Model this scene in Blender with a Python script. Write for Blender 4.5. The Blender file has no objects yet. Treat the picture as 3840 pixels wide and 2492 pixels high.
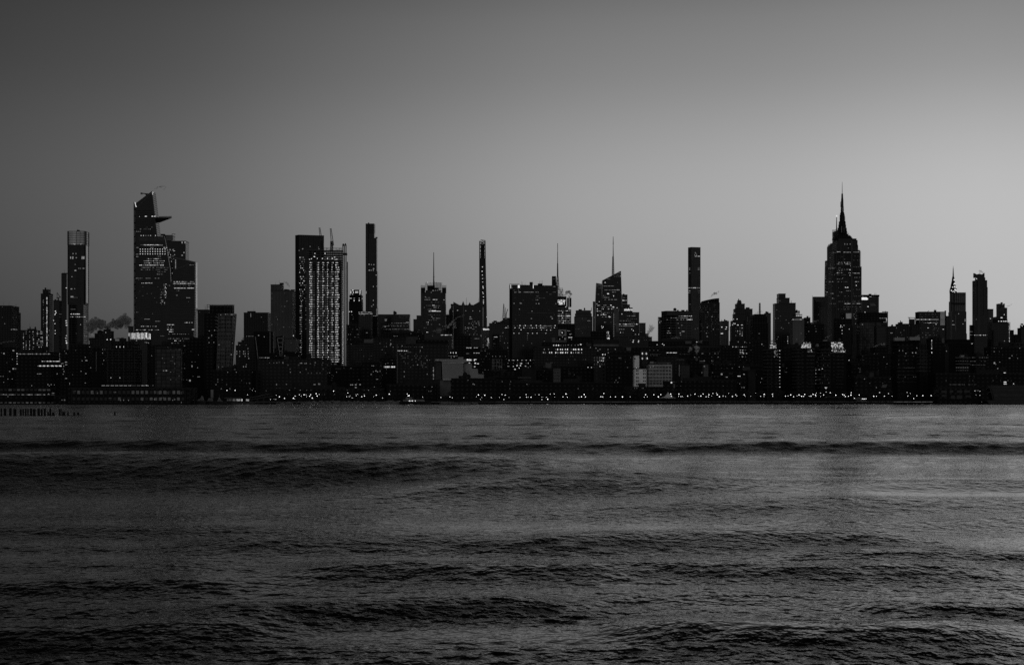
import bpy, math, random
import numpy as np
from mathutils import Vector, noise as mnoise
random.seed(7)
sc = bpy.context.scene
COL = sc.collection
R = math.radians

# ---------------------------------------------------------------- camera
F, CX, HY, CZ = 5333.333, 1920.0, 1488.0, 6.0     # focal length in photo pixels, centre column, horizon row, eye height (m)
cam = bpy.data.objects.new('camera', bpy.data.cameras.new('camera')); COL.objects.link(cam)
cam.location = (0, 0, CZ); cam.rotation_euler = (math.pi / 2, 0, 0)
cam.data.lens = 50; cam.data.sensor_width = 36; cam.data.shift_y = (HY - 1246) / 3840
cam.data.clip_start = 0.5; cam.data.clip_end = 60000
sc.camera = cam

# ---------------------------------------------------------------- sky and sun (before sunrise, the glow lies behind the right of the city)
w = bpy.data.worlds.new('World'); sc.world = w; w.use_nodes = True
nt = w.node_tree; N = nt.nodes; L = nt.links
def nmath(op, a=None, b=None, c=None, tree=None):
    t = tree or nt
    n = t.nodes.new('ShaderNodeMath'); n.operation = op
    for i, v in enumerate((a, b, c)):
        if v is None: continue
        if isinstance(v, (int, float)): n.inputs[i].default_value = v
        else: t.links.new(v, n.inputs[i])
    return n.outputs[0]
def ramp(val, stops, tree=None, interp='B_SPLINE'):
    t = tree or nt
    r = t.nodes.new('ShaderNodeValToRGB'); r.color_ramp.interpolation = interp
    el = r.color_ramp.elements
    while len(el) < len(stops): el.new(0.5)
    for e, (p, v) in zip(el, stops):
        e.position = p; e.color = (v, v, v, 1)
    t.links.new(val, r.inputs[0]); return r.outputs[0]
sky = N.new('ShaderNodeTexSky'); sky.sky_type = 'NISHITA'; sky.sun_disc = False
sky.sun_elevation = R(0.5); sky.sun_rotation = R(40)
bw = N.new('ShaderNodeRGBToBW'); L.new(sky.outputs[0], bw.inputs[0])
tc = N.new('ShaderNodeTexCoord'); sx = N.new('ShaderNodeSeparateXYZ'); L.new(tc.outputs['Generated'], sx.inputs[0])
az = nmath('ARCTAN2', sx.outputs[0], sx.outputs[1])           # 0 ahead, + to the right
azn = nmath('MULTIPLY_ADD', az, 1 / (2 * math.pi), 0.5)
eln = nmath('MULTIPLY_ADD', nmath('ARCSINE', sx.outputs[2]), 1 / math.pi, 0.5)
def a_(t): return math.atan(t) / (2 * math.pi) + 0.5
def e_(t): return math.atan(t) / math.pi + 0.5
GA = ramp(azn, [(0, .10), (.25, .12), (a_(-.45), .30), (a_(-.36), .325), (a_(-.18), .54), (a_(0), .86), (a_(.18), .94), (a_(.36), .90), (a_(.9), .5), (1, .10)], interp='CARDINAL')
GE = ramp(eln, [(0, .9), (.5, .44), (e_(.05), .45), (e_(.09), .49), (e_(.155), .58), (e_(.215), .485), (e_(.279), .365), (e_(.42), .13), (e_(.8), .045), (e_(1.5), .03), (1, .03)], interp='CARDINAL')
lum = nmath('MULTIPLY', nmath('MULTIPLY', bw.outputs[0], GA), nmath('MULTIPLY', GE, 3.0))
# glow added to the sky behind the camera to brighten the river fronts
lum = nmath('ADD', lum, nmath('MULTIPLY', nmath('MAXIMUM', nmath('MULTIPLY', sx.outputs[1], -1.0), 0.0), 2.1))
bg = N['Background']; L.new(lum, bg.inputs[0]); bg.inputs[1].default_value = 0.15

sun = bpy.data.objects.new('sun', bpy.data.lights.new('sun', 'SUN')); COL.objects.link(sun)
sun.data.energy = 0.02; sun.data.angle = R(12); sun.data.color = (1, 1, 1)
sun.rotation_euler = Vector((-math.sin(R(40)), -math.cos(R(40)), -math.sin(R(1.5)))).to_track_quat('-Z', 'Y').to_euler()

sc.view_settings.view_transform = 'Standard'; sc.view_settings.look = 'None'
sc.view_settings.exposure = 0; sc.view_settings.gamma = 1
sc.cycles.max_bounces = 6; sc.cycles.volume_bounces = 2
sc.cycles.use_denoising = False; sc.cycles.sample_clamp_indirect = 0.30

# ---------------------------------------------------------------- helpers
def X(px, Y): return (px - CX) / F * Y
def Z(py, Y): return CZ + (HY - py) / F * Y
GZ = 2.0                                            # street level above the river

def pr(m, **k):
    b = m.node_tree.nodes['Principled BSDF']
    for a, v in k.items():
        b.inputs[a.replace('_', ' ')].default_value = v
    return b
def mat(name, g, rough=.7, metal=0, noise_amt=.25, scale=.15):
    m = bpy.data.materials.new(name); m.use_nodes = True
    b = pr(m, Roughness=rough, Metallic=metal)
    if not metal: b.inputs['Specular IOR Level'].default_value = .25
    t = m.node_tree
    n = t.nodes.new('ShaderNodeTexNoise'); n.inputs['Scale'].default_value = scale; n.inputs['Detail'].default_value = 4
    c = t.nodes.new('ShaderNodeTexCoord'); t.links.new(c.outputs['Object'], n.inputs['Vector'])
    mr = t.nodes.new('ShaderNodeMapRange'); mr.inputs[1].default_value = .3; mr.inputs[2].default_value = .7
    mr.inputs[3].default_value = g * (1 - noise_amt); mr.inputs[4].default_value = g * (1 + noise_amt)
    t.links.new(n.outputs[0], mr.inputs[0]); t.links.new(mr.outputs[0], b.inputs['Base Color'])
    return m
def facade(name, bay, floor, gap, wall, glass, wrough=.7, grough=.12, tint=.6):
    """window bays laid out in metres on the facade's own UVs: glass panes in a wall or mullion grid"""
    m = bpy.data.materials.new(name); m.use_nodes = True
    t = m.node_tree; b = t.nodes['Principled BSDF']
    uv = t.nodes.new('ShaderNodeTexCoord')
    br = t.nodes.new('ShaderNodeTexBrick'); br.offset = 0; br.squash = 1
    br.inputs['Scale'].default_value = 1; br.inputs['Brick Width'].default_value = bay; br.inputs['Row Height'].default_value = floor
    br.inputs['Mortar Size'].default_value = gap; br.inputs['Mortar Smooth'].default_value = 0
    br.inputs['Color1'].default_value = (glass, glass, glass, 1)
    g2 = glass * (1 + tint * 3); br.inputs['Color2'].default_value = (g2, g2, g2, 1)
    br.inputs['Mortar'].default_value = (wall, wall, wall, 1)
    t.links.new(uv.outputs['UV'], br.inputs['Vector'])
    n = t.nodes.new('ShaderNodeTexNoise'); n.inputs['Scale'].default_value = .05; n.inputs['Detail'].default_value = 5
    t.links.new(uv.outputs['Object'], n.inputs['Vector'])
    mx = t.nodes.new('ShaderNodeMix'); mx.data_type = 'RGBA'; mx.blend_type = 'MULTIPLY'; mx.inputs[0].default_value = .6
    t.links.new(br.outputs['Color'], mx.inputs[6]); t.links.new(n.outputs[0], mx.inputs[7])
    t.links.new(mx.outputs[2], b.inputs['Base Color'])
    mr = t.nodes.new('ShaderNodeMapRange'); mr.inputs[3].default_value = grough; mr.inputs[4].default_value = wrough
    t.links.new(br.outputs['Fac'], mr.inputs[0]); t.links.new(mr.outputs[0], b.inputs['Roughness']); b.inputs['Specular IOR Level'].default_value = .22
    return m
def glow(name, s):
    m = bpy.data.materials.new(name); m.use_nodes = True
    b = pr(m, Roughness=.4, Emission_Strength=1.0); b.inputs['Base Color'].default_value = (.05, .05, .05, 1)
    t = m.node_tree
    n = t.nodes.new('ShaderNodeTexNoise'); n.inputs['Scale'].default_value = .9; n.inputs['Detail'].default_value = 2
    g = t.nodes.new('ShaderNodeNewGeometry'); t.links.new(g.outputs['Position'], n.inputs['Vector'])
    mr = t.nodes.new('ShaderNodeMapRange'); mr.inputs[1].default_value = .35; mr.inputs[2].default_value = .65
    mr.inputs[3].default_value = s * .55; mr.inputs[4].default_value = s * 1.45
    t.links.new(n.outputs[0], mr.inputs[0]); t.links.new(mr.outputs[0], b.inputs['Emission Strength'])
    b.inputs['Emission Color'].default_value = (1, 1, 1, 1)
    m.cycles.emission_sampling = 'NONE'
    return m

M = dict(
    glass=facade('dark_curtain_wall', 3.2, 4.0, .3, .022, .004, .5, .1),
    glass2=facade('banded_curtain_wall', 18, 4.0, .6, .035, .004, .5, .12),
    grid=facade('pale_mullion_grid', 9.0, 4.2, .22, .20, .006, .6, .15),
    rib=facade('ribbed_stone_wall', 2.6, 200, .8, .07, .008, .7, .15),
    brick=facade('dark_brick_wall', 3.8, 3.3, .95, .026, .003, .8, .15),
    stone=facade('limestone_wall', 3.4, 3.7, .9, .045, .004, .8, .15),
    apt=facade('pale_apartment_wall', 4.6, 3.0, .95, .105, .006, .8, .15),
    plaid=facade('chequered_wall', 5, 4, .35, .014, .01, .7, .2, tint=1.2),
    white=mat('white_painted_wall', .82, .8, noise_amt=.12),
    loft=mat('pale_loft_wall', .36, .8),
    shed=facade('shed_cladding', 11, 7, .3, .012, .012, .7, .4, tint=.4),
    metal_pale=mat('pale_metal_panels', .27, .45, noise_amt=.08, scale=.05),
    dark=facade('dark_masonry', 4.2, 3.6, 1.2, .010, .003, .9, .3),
    roof=mat('roof_membrane', .02, .9),
    steel=mat('dark_steel', .015, .55),
    trim=mat('pale_trim', .30, .6),
    trim2=mat('grey_trim', .10, .6),
    gloss=mat('polished_glass_fin', .30, .08, metal=1, noise_amt=.1),
    mirror=mat('reflective_crown_glass', .30, .3, metal=1, noise_amt=.1),
    win=mat('dark_window_glass', .008, .08),
    timber=mat('rotten_timber', .012, .95),
    conc=mat('weathered_concrete', .05, .9, scale=.4),
    quay=mat('pale_quay_edge', .16, .9, scale=.4),
    leaf=mat('dark_evergreen_leaves', .035, .9, scale=.6),
    bark=mat('tree_bark', .03, .9),
    canvas=mat('white_canvas', .55, .8, noise_amt=.08),
    rock=mat('snowy_rubble', .14, .95, noise_amt=.8, scale=.5),
    ground=mat('asphalt_ground', .02, .9, scale=.02),
    hull=mat('dark_hull_paint', .015, .35),
    cabin=mat('white_cabin_paint', .13, .5),
)
SIGN = glow('sign_light', .95)
GL = [glow('window_light_faint', .018), glow('window_light_dim', .07), glow('window_light_mid', .21), glow('window_light_bright', .75), glow('lamp_light', 2.2)]

class MB:
    """collects boxes, prisms and bars and links them as one mesh object"""
    def __init__(s): s.v = []; s.f = []
    def add(s, vs, fs):
        o = len(s.v); s.v += [tuple(p) for p in vs]; s.f += [tuple(i + o for i in f) for f in fs]; return s
    def box(s, x0, x1, y0, y1, z0, z1, bottom=True):
        fs = [(0, 1, 5, 4), (1, 2, 6, 5), (2, 3, 7, 6), (3, 0, 4, 7), (4, 5, 6, 7)]
        if bottom: fs.append((3, 2, 1, 0))
        return s.add([(x0, y0, z0), (x1, y0, z0), (x1, y1, z0), (x0, y1, z0), (x0, y0, z1), (x1, y0, z1), (x1, y1, z1), (x0, y1, z1)], fs)
    def prism(s, fp, z0, z1, top=None, bottom=True):
        n = len(fp); top = top or fp
        z1 = z1 if isinstance(z1, (list, tuple)) else [z1] * n
        vs = [(x, y, z0) for x, y in fp] + [(x, y, z) for (x, y), z in zip(top, z1)]
        fs = [(i, (i + 1) % n, (i + 1) % n + n, i + n) for i in range(n)] + [tuple(range(n, 2 * n))]
        if bottom: fs.append(tuple(range(n - 1, -1, -1)))
        return s.add(vs, fs)
    def extr(s, poly, y0, y1):
        """front outline (x, z), clockwise or not, given thickness y0..y1"""
        a = sum(poly[i][0] * poly[(i + 1) % len(poly)][1] - poly[(i + 1) % len(poly)][0] * poly[i][1] for i in range(len(poly)))
        if a < 0: poly = poly[::-1]
        n = len(poly)
        vs = [(x, y0, z) for x, z in poly] + [(x, y1, z) for x, z in poly]
        fs = [tuple(range(n)), tuple(range(2 * n - 1, n - 1, -1))] + [((i + 1) % n, i, i + n, (i + 1) % n + n) for i in range(n)]
        return s.add(vs, fs)
    def cyl(s, cx, cy, r0, z0, r1, z1, n=12):
        fp = [(cx + r0 * math.cos(2 * math.pi * i / n), cy + r0 * math.sin(2 * math.pi * i / n)) for i in range(n)]
        tp = [(cx + r1 * math.cos(2 * math.pi * i / n), cy + r1 * math.sin(2 * math.pi * i / n)) for i in range(n)]
        return s.prism(fp, z0, z1, tp)
    def frus(s, cx, cy, w0, d0, z0, w1, d1, z1):
        return s.prism([(cx - w0, cy - d0), (cx + w0, cy - d0), (cx + w0, cy + d0), (cx - w0, cy + d0)], z0, z1,
                       [(cx - w1, cy - d1), (cx + w1, cy - d1), (cx + w1, cy + d1), (cx - w1, cy + d1)])
    def bar(s, p, q, r=.3):
        p, q = Vector(p), Vector(q); d = (q - p)
        if d.length < 1e-6: return s
        d.normalize(); u = d.cross(Vector((0, 1, 0)));
        if u.length < .1: u = d.cross(Vector((1, 0, 0)))
        u.normalize(); v = d.cross(u); u *= r; v *= r
        vs = [p + u + v, p - u + v, p - u - v, p + u - v, q + u + v, q - u + v, q - u - v, q + u - v]
        return s.add(vs, [(0, 1, 5, 4), (1, 2, 6, 5), (2, 3, 7, 6), (3, 0, 4, 7), (4, 5, 6, 7), (3, 2, 1, 0)])
    def mast(s, cx, cy, w0, z0, w1, z1, n=8, r=.3):
        """lattice mast: four legs, rings and one diagonal per panel"""
        for i in range(n):
            a, b = i / n, (i + 1) / n
            wa, wb = w0 + (w1 - w0) * a, w0 + (w1 - w0) * b; za, zb = z0 + (z1 - z0) * a, z0 + (z1 - z0) * b
            A = [(cx - wa, cy - wa, za), (cx + wa, cy - wa, za), (cx + wa, cy + wa, za), (cx - wa, cy + wa, za)]
            B_ = [(cx - wb, cy - wb, zb), (cx + wb, cy - wb, zb), (cx + wb, cy + wb, zb), (cx - wb, cy + wb, zb)]
            for k in range(4):
                s.bar(A[k], B_[k], r); s.bar(B_[k], B_[(k + 1) % 4], r * .8); s.bar(A[k], B_[(k + 1) % 4], r * .7)
        return s
    def build(s, name, m, parent=None):
        me = bpy.data.meshes.new(name)
        ox = parent.location.copy() if parent and not isinstance(parent, tuple) else Vector((0, 0, 0))
        if parent and parent.parent: ox = parent.location + parent.parent.location
        me.from_pydata([(x - ox.x, y - ox.y, z - ox.z) for x, y, z in s.v], [], s.f); me.update()
        uv = me.uv_layers.new(name='UVMap')
        co = np.array(s.v)
        for p in me.polygons:
            nx, ny, nz = p.normal
            for li in p.loop_indices:
                x, y, z = co[me.loops[li].vertex_index]
                if abs(nz) > .7: uv.data[li].uv = (x, y)
                else:
                    h = math.hypot(nx, ny) or 1; uv.data[li].uv = (x * -ny / h + y * nx / h, z)
        me.materials.append(m)
        o = bpy.data.objects.new(name, me); COL.objects.link(o)
        if parent: o.parent = parent
        return o

def tag(o, label, cat, group=None, kind=None):
    o['label'] = label; o['category'] = cat
    if group: o['group'] = group
    if kind: o['kind'] = kind
    return o
def root(name, label, cat, loc, group=None):
    o = bpy.data.objects.new(name, None); COL.objects.link(o); o.location = loc; o.empty_display_size = 1
    return tag(o, label, cat, group)
def struct(name, mb, m):
    o = mb.build(name, m); o['kind'] = 'structure'; return o

_pane = {}
def pane(level, name='window'):
    k = (level, name)
    if k not in _pane:
        mb = MB().box(-.5, .5, -.5, .5, -.5, .5)
        me = bpy.data.meshes.new(name); me.from_pydata(mb.v, [], mb.f); me.materials.append(GL[level] if isinstance(level, int) else M[level]); _pane[k] = me
    return _pane[k]

class B:
    """one building: an Empty at its base, a facade mesh, a roof mesh and its windows"""
    def __init__(s, name, label, cat, Y, m, tiers=None, D=None, lit=(), group=None, corner=None, parapet=True, clutter=2, seed=None, base=GZ):
        s.Y = Y; s.m = m; s.segs = []; s.fl = 3.9; s.panes = []; s.parts = []; s.base = base
        s.rng = random.Random(label if seed is None else seed)
        px = (tiers[-1][0] + tiers[-1][1]) / 2 if tiers else group
        s.root = root(name, label, cat, (X(px if tiers else 1920, Y), Y, base), group if isinstance(group, str) else None)
        s.fac = MB(); s.roof = MB(); s.ant = []
        s.rects = []
        if tiers: s.tiers(tiers, D, corner, parapet, clutter)
        for l in lit: s.lit(*l)
    def tiers(s, tiers, D=None, corner=None, parapet=True, clutter=2):
        n = len(tiers)
        for i, (x0, x1, yt) in enumerate(tiers):
            Y = s.Y + 1.2 * (n - 1 - i)
            z0 = s.base - .3 if i == n - 1 else Z(tiers[i + 1][2], Y)
            s.block(x0, x1, Z(yt, Y), z0, Y, D, corner if (corner and x0 < corner < x1) else None, parapet, clutter if i in (0, n - 1) else 0)
    def block(s, x0, x1, z1, z0, Y, D=None, corner=None, parapet=True, clutter=0):
        """x0..x1 = silhouette in photo pixels including the flank that perspective shows"""
        wpx = x1 - x0; off = max(abs(x0 - CX), abs(x1 - CX))
        if D is None: D = min(34., .9 * wpx / F * Y)
        if x1 < CX: D = min(D, .3 * wpx * Y / max(1, CX - x1))
        elif x0 > CX: D = min(D, .3 * wpx * Y / max(1, x0 - CX))
        D = max(D, 5.)
        if corner:
            a = min(30, max(3, (corner - x0) / F * Y * .25)); b = min(30, max(3, (x1 - corner) / F * Y * .25))
            if corner - x0 < x1 - corner: a = max(a, (corner - x0) / F * Y * 1.6)
            else: b = max(b, (x1 - corner) / F * Y * 1.6)
            P0, P1, P2 = (X(x0, Y + a), Y + a), (X(corner, Y), Y), (X(x1, Y + b), Y + b)
            P3 = (P0[0] + P2[0] - P1[0], P0[1] + P2[1] - P1[1])
            k = F / 1.0
            # keep the far corner inside the silhouette
            lo, hi = (x0 - CX) / F * P3[1], (x1 - CX) / F * P3[1]
            P3 = (min(max(P3[0], lo + .5), hi - .5), P3[1])
            fp = [P0, P1, P2, P3]
            s.segs += [(x0, P0, corner, P1, z0, z1), (corner, P1, x1, P2, z0, z1)]
        else:
            xa, xb = X(x0, Y), X(x1, Y)
            if x1 < CX: xb = X(x1, Y + D); pb = xb / Y * F + CX; s.segs += [(x0, (xa, Y), pb, (xb, Y), z0, z1), (pb, (xb, Y), x1, (xb, Y + D), z0, z1)]
            elif x0 > CX: xa = X(x0, Y + D); pa = xa / Y * F + CX; s.segs += [(pa, (xa, Y), x1, (xb, Y), z0, z1), (x0, (xa, Y + D), pa, (xa, Y), z0, z1)]
            else: s.segs += [(x0, (xa, Y), x1, (xb, Y), z0, z1)]
            fp = [(xa, Y), (xb, Y), (xb, Y + D), (xa, Y + D)]
        s.fac.prism(fp, z0, z1 - (.9 if parapet else 0), bottom=False)
        if parapet:
            cx = sum(p[0] for p in fp) / 4; cy = sum(p[1] for p in fp) / 4
            big = [(x + (.25 if x > cx else -.25), y + (.25 if y > cy else -.25)) for x, y in fp]
            s.roof.prism(big, z1 - .9, z1)
        xs = [p[0] for p in fp]; ys = [p[1] for p in fp]
        s.top = (min(xs), max(xs), min(ys), max(ys), z1)
        for _ in range(clutter):
            wx = max(xs) - min(xs); cx = min(xs) + wx * s.rng.uniform(.2, .8)
            ww = wx * s.rng.uniform(.05, .16); h = s.rng.uniform(1.2, 3.6); dy = (max(ys) - min(ys)); cy = min(ys) + dy * s.rng.uniform(.35, .65)
            q = s.rng.random()
            if q < .3 and wx > 14:
                r_ = min(2.6, wx * .05); s.roof.cyl(cx, cy, r_, z1 + 1.2, r_, z1 + 4.4, 10); s.roof.cyl(cx, cy, r_ * 1.05, z1 + 4.4, .1, z1 + 5.8, 10)
                for ax, ay in ((-1, -1), (1, -1), (1, 1), (-1, 1)): s.roof.bar((cx + ax * r_ * .6, cy + ay * r_ * .6, z1 - .1), (cx + ax * r_ * .6, cy + ay * r_ * .6, z1 + 1.3), .15)
            elif q < .7: s.roof.box(cx - ww, cx + ww, cy - dy * .12, cy + dy * .12, z1 - .05, z1 + h)
            else: s.ant.append((cx, cy, z1, s.rng.uniform(4, 9)))
    def poly(s, pts, Y=None, D=10, m=None, name=None, seg=True):
        """front outline in photo pixels, extruded; scaled so that the flank stays inside the outline"""
        Y = Y or s.Y
        xs = [p[0] for p in pts]; x0, x1 = min(xs), max(xs); ext = 0; q = pts
        if x1 < CX:
            D = min(D, .3 * (x1 - x0) * Y / (CX - x1)); xb = (x1 - CX) * (Y + D) / Y + CX; k = (xb - x0) / (x1 - x0); q = [(x0 + (x - x0) * k, y) for x, y in pts]
        elif x0 > CX:
            D = min(D, .3 * (x1 - x0) * Y / (x0 - CX)); xa = (x0 - CX) * (Y + D) / Y + CX; k = (x1 - xa) / (x1 - x0); q = [(x1 - (x1 - x) * k, y) for x, y in pts]
        P = [(X(x, Y), max(s.base - .3, Z(y, Y))) for x, y in q]
        if name:
            mb = MB().extr(P, Y, Y + D); mb.build(name, m or s.m, s.root)
        else: s.fac.extr(P, Y, Y + D)
        if seg:
            qx = [p[0] for p in q]; qz = [p[1] for p in P]
            s.segs.append((min(qx), (X(min(qx), Y), Y), max(qx), (X(max(qx), Y), Y), min(qz), max(qz)))
        return s
    def hit(s, px, py):
        best = None; k = (px - CX) / F
        for x0, A, x1, B_, z0, z1 in s.segs:
            if not (x0 - .5 <= px <= x1 + .5): continue
            dx, dy = B_[0] - A[0], B_[1] - A[1]; den = dx - k * dy
            if abs(den) < 1e-9: continue
            t = (k * A[1] - A[0]) / den; t = min(max(t, .02), .98)
            y = A[1] + dy * t; z = Z(py, y)
            if z0 <= z <= z1 and (best is None or y < best[1]):
                best = (A[0] + dx * t, y, z, math.atan2(dy, dx), math.hypot(dx, dy))
        return best
    def pane(s, px, py, w=2.6, h=2.4, lv=2, mesh='window', proud=.08, th=.3):
        hh = s.hit(px, py)
        if not hh: return
        x, y, z, a, Lseg = hh
        w *= .84; h *= .78
        W = w / F * y / max(.3, abs(math.cos(a)));  H = h / F * y
        if s.m is not None and W > Lseg * .9: W = Lseg * .9
        key = (round(x, 1), round(z, 1))
        s.panes.append((W * H, x + math.sin(a) * 0 , y - proud, z, a, W, H, lv, mesh, th))
    def lit(s, x0, y0, x1, y1, n, w=2.4, h=2.2, lv=(1, 2, 2, 3), gx=4.0, gy=None):
        """n lit windows scattered on the window grid inside a rectangle of the photo"""
        gy = gy or max(4.0, s.fl / s.Y * F); used = set(); t = 0
        while len(used) < n and t < n * 6:
            t += 1
            i = s.rng.randint(0, max(0, int((x1 - x0) / gx))); j = s.rng.randint(0, max(0, int((y1 - y0) / gy)))
            if (i, j) in used: continue
            used.add((i, j))
            s.pane(x0 + i * gx, y0 + j * gy, w * s.rng.uniform(.8, 1.25), h, s.rng.choice(lv))
        return s
    def row(s, x0, x1, y, step=4, w=2.6, h=2.2, lv=(2, 3), p=1.0, mesh='window'):
        x = x0
        while x <= x1:
            if s.rng.random() < p: s.pane(x, y, w, h, s.rng.choice(lv), mesh)
            x += step
        return s
    def col(s, x, y0, y1, step=8.6, w=2.6, h=2.6, lv=(2, 3), p=.9, mesh='window'):
        y = y0
        while y <= y1:
            if s.rng.random() < p: s.pane(x + s.rng.uniform(-.4, .4), y, w, h, s.rng.choice(lv), mesh)
            y += step
        return s
    def dots(s, pts, w=3, h=3, lv=3, mesh='window'):
        for p in pts: s.pane(p[0], p[1], p[2] if len(p) > 2 else w, p[3] if len(p) > 3 else h, lv, mesh)
        return s
    def bands(s, x0, x1, y0, y1, step, m='trim2', th=1.0, name='floor_bands', proud=.5):
        mb = MB(); y = y0
        while y <= y1:
            h = s.hit((x0 + x1) / 2, y)
            if h:
                z = h[2]; Yf = h[1]
                mb.box(X(x0, Yf), X(x1, Yf), Yf - proud, Yf + .2, z - th / F * Yf / 2, z + th / F * Yf / 2)
            y += step
        if mb.v: mb.build(name, M[m], s.root)
        return s
    def fins(s, x0, x1, y0, y1, step, m='trim2', th=1.0, name='vertical_fins', proud=.35):
        mb = MB(); x = x0
        while x <= x1:
            h = s.hit(x, (y0 + y1) / 2)
            if h:
                Yf = h[1]; t = th / F * Yf / 2
                mb.box(X(x, Yf) - t, X(x, Yf) + t, Yf - proud, Yf + .2, Z(y1, Yf), Z(y0, Yf))
            x += step
        if mb.v: mb.build(name, M[m], s.root)
        return s
    def rbox(s, x0, x1, yt, yb, dy=8, D=8, m='roof', name='roof_plant'):
        Y = s.Y + dy
        if name is None:
            s.roof.box(X(x0, Y), X(x1, Y), Y, Y + D, Z(yb, Y), Z(yt, Y)); return s
        MB().box(X(x0, Y), X(x1, Y), Y, Y + D, Z(yb, Y) - .5, Z(yt, Y)).build(name, M[m], s.root); return s
    def part(s, name, mb, m): return mb.build(name, M[m] if isinstance(m, str) else m, s.root)
    def whip(s, px, yt, yb, r=.3, dy=10, name='antenna'):
        Y = s.Y + dy; MB().cyl(X(px, Y), Y, r, Z(yb, Y) - .5, r * .5, Z(yt, Y), 6).build(name, M['steel'], s.root); return s
    def tank(s, px, yt, yb, wpx=8, dy=8):
        Y = s.Y + dy; x = X(px, Y); r = wpx / F * Y / 2; z0, z1 = Z(yb, Y), Z(yt, Y); h = z1 - z0
        mb = MB()
        for a in (-.6, .6):
            for b in (-.6, .6): mb.bar((x + r * a, Y + r * b, z0 - .5), (x + r * a, Y + r * b, z0 + h * .35), .15)
        mb.cyl(x, Y, r, z0 + h * .3, r, z0 + h * .75, 10); mb.cyl(x, Y, r * 1.06, z0 + h * .75, .05, z1, 10)
        mb.build('water_tank', M['timber'], s.root); return s
    def text(s, txt, x0, x1, yt, yb, m, dy=-1.2, shear=0, name='sign', bold=.0, extrude=.15):
        Y = s.Y + dy
        cu = bpy.data.curves.new(name, 'FONT'); cu.body = txt; cu.align_x = 'LEFT'; cu.shear = shear; cu.extrude = extrude; cu.offset = bold
        cu.materials.append(m if not isinstance(m, str) else M[m])
        tmp = bpy.data.objects.new(name, cu); COL.objects.link(tmp); bpy.context.view_layer.update()
        me = bpy.data.meshes.new_from_object(tmp.evaluated_get(bpy.context.evaluated_depsgraph_get())); me.name = name
        bpy.data.objects.remove(tmp); o = bpy.data.objects.new(name, me); COL.objects.link(o)
        bb = [Vector(v.co) for v in me.vertices]; bx0 = min(b.x for b in bb); bx1 = max(b.x for b in bb); by0 = min(b.y for b in bb); by1 = max(b.y for b in bb)
        sx_ = (X(x1, Y) - X(x0, Y)) / (bx1 - bx0); sz_ = (Z(yt, Y) - Z(yb, Y)) / (by1 - by0)
        o.parent = s.root; o.rotation_euler = (math.pi / 2, 0, 0); o.scale = (sx_, sz_, 1)
        o.location = Vector((X(x0, Y) - bx0 * sx_, Y, Z(yb, Y) - by0 * sz_)) - s.root.location
        return o
    def done(s):
        if s.fac.v: s.fac.build('facade', s.m, s.root)
        if s.roof.v: s.roof.build('roof', M['roof'], s.root)
        for x, y, z, h in s.ant: MB().cyl(x, y, .16, z - .2, .08, z + h, 5).build('antenna', M['steel'], s.root)
        s.panes.sort(key=lambda p: -p[0])
        by = {}
        for p in s.panes: by.setdefault(p[8], []).append(p)
        for nm, ps in by.items():
            rest = {}
            for i, (ar, x, y, z, a, W, H, lv, _, th) in enumerate(ps):
                if i < 100:
                    o = bpy.data.objects.new(nm, pane(lv, nm)); COL.objects.link(o); o.parent = s.root
                    o.location = Vector((x, y, z)) - s.root.location; o.rotation_euler = (0, 0, a); o.scale = (W, th, H)
                else:
                    mb, mats = rest.setdefault('r', (MB(), []))
                    c, sn = math.cos(a) * W / 2, math.sin(a) * W / 2
                    mb.bar((x - c, y - sn, z), (x + c, y + sn, z), .1) if False else mb.add(
                        [(x - c, y - sn - th / 2, z - H / 2), (x + c, y + sn - th / 2, z - H / 2), (x + c, y + sn + th / 2, z - H / 2), (x - c, y - sn + th / 2, z - H / 2),
                         (x - c, y - sn - th / 2, z + H / 2), (x + c, y + sn - th / 2, z + H / 2), (x + c, y + sn + th / 2, z + H / 2), (x - c, y - sn + th / 2, z + H / 2)],
                        [(0, 1, 5, 4), (1, 2, 6, 5), (2, 3, 7, 6), (3, 0, 4, 7), (4, 5, 6, 7), (3, 2, 1, 0)])
                    mats += [lv] * 6
            if rest:
                mb, mats = rest['r']; lvs = sorted(set(map(str, mats)))
                o = mb.build('further_' + nm + 's', GL[2] if isinstance(mats[0], int) else M[mats[0]], s.root); o['kind'] = 'stuff'
                o.data.materials.clear(); idx = {}
                for lv in dict.fromkeys(mats): idx[lv] = len(idx); o.data.materials.append(GL[lv] if isinstance(lv, int) else M[lv])
                for p, lv in zip(o.data.polygons, mats): p.material_index = idx[lv]
        return s

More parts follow.
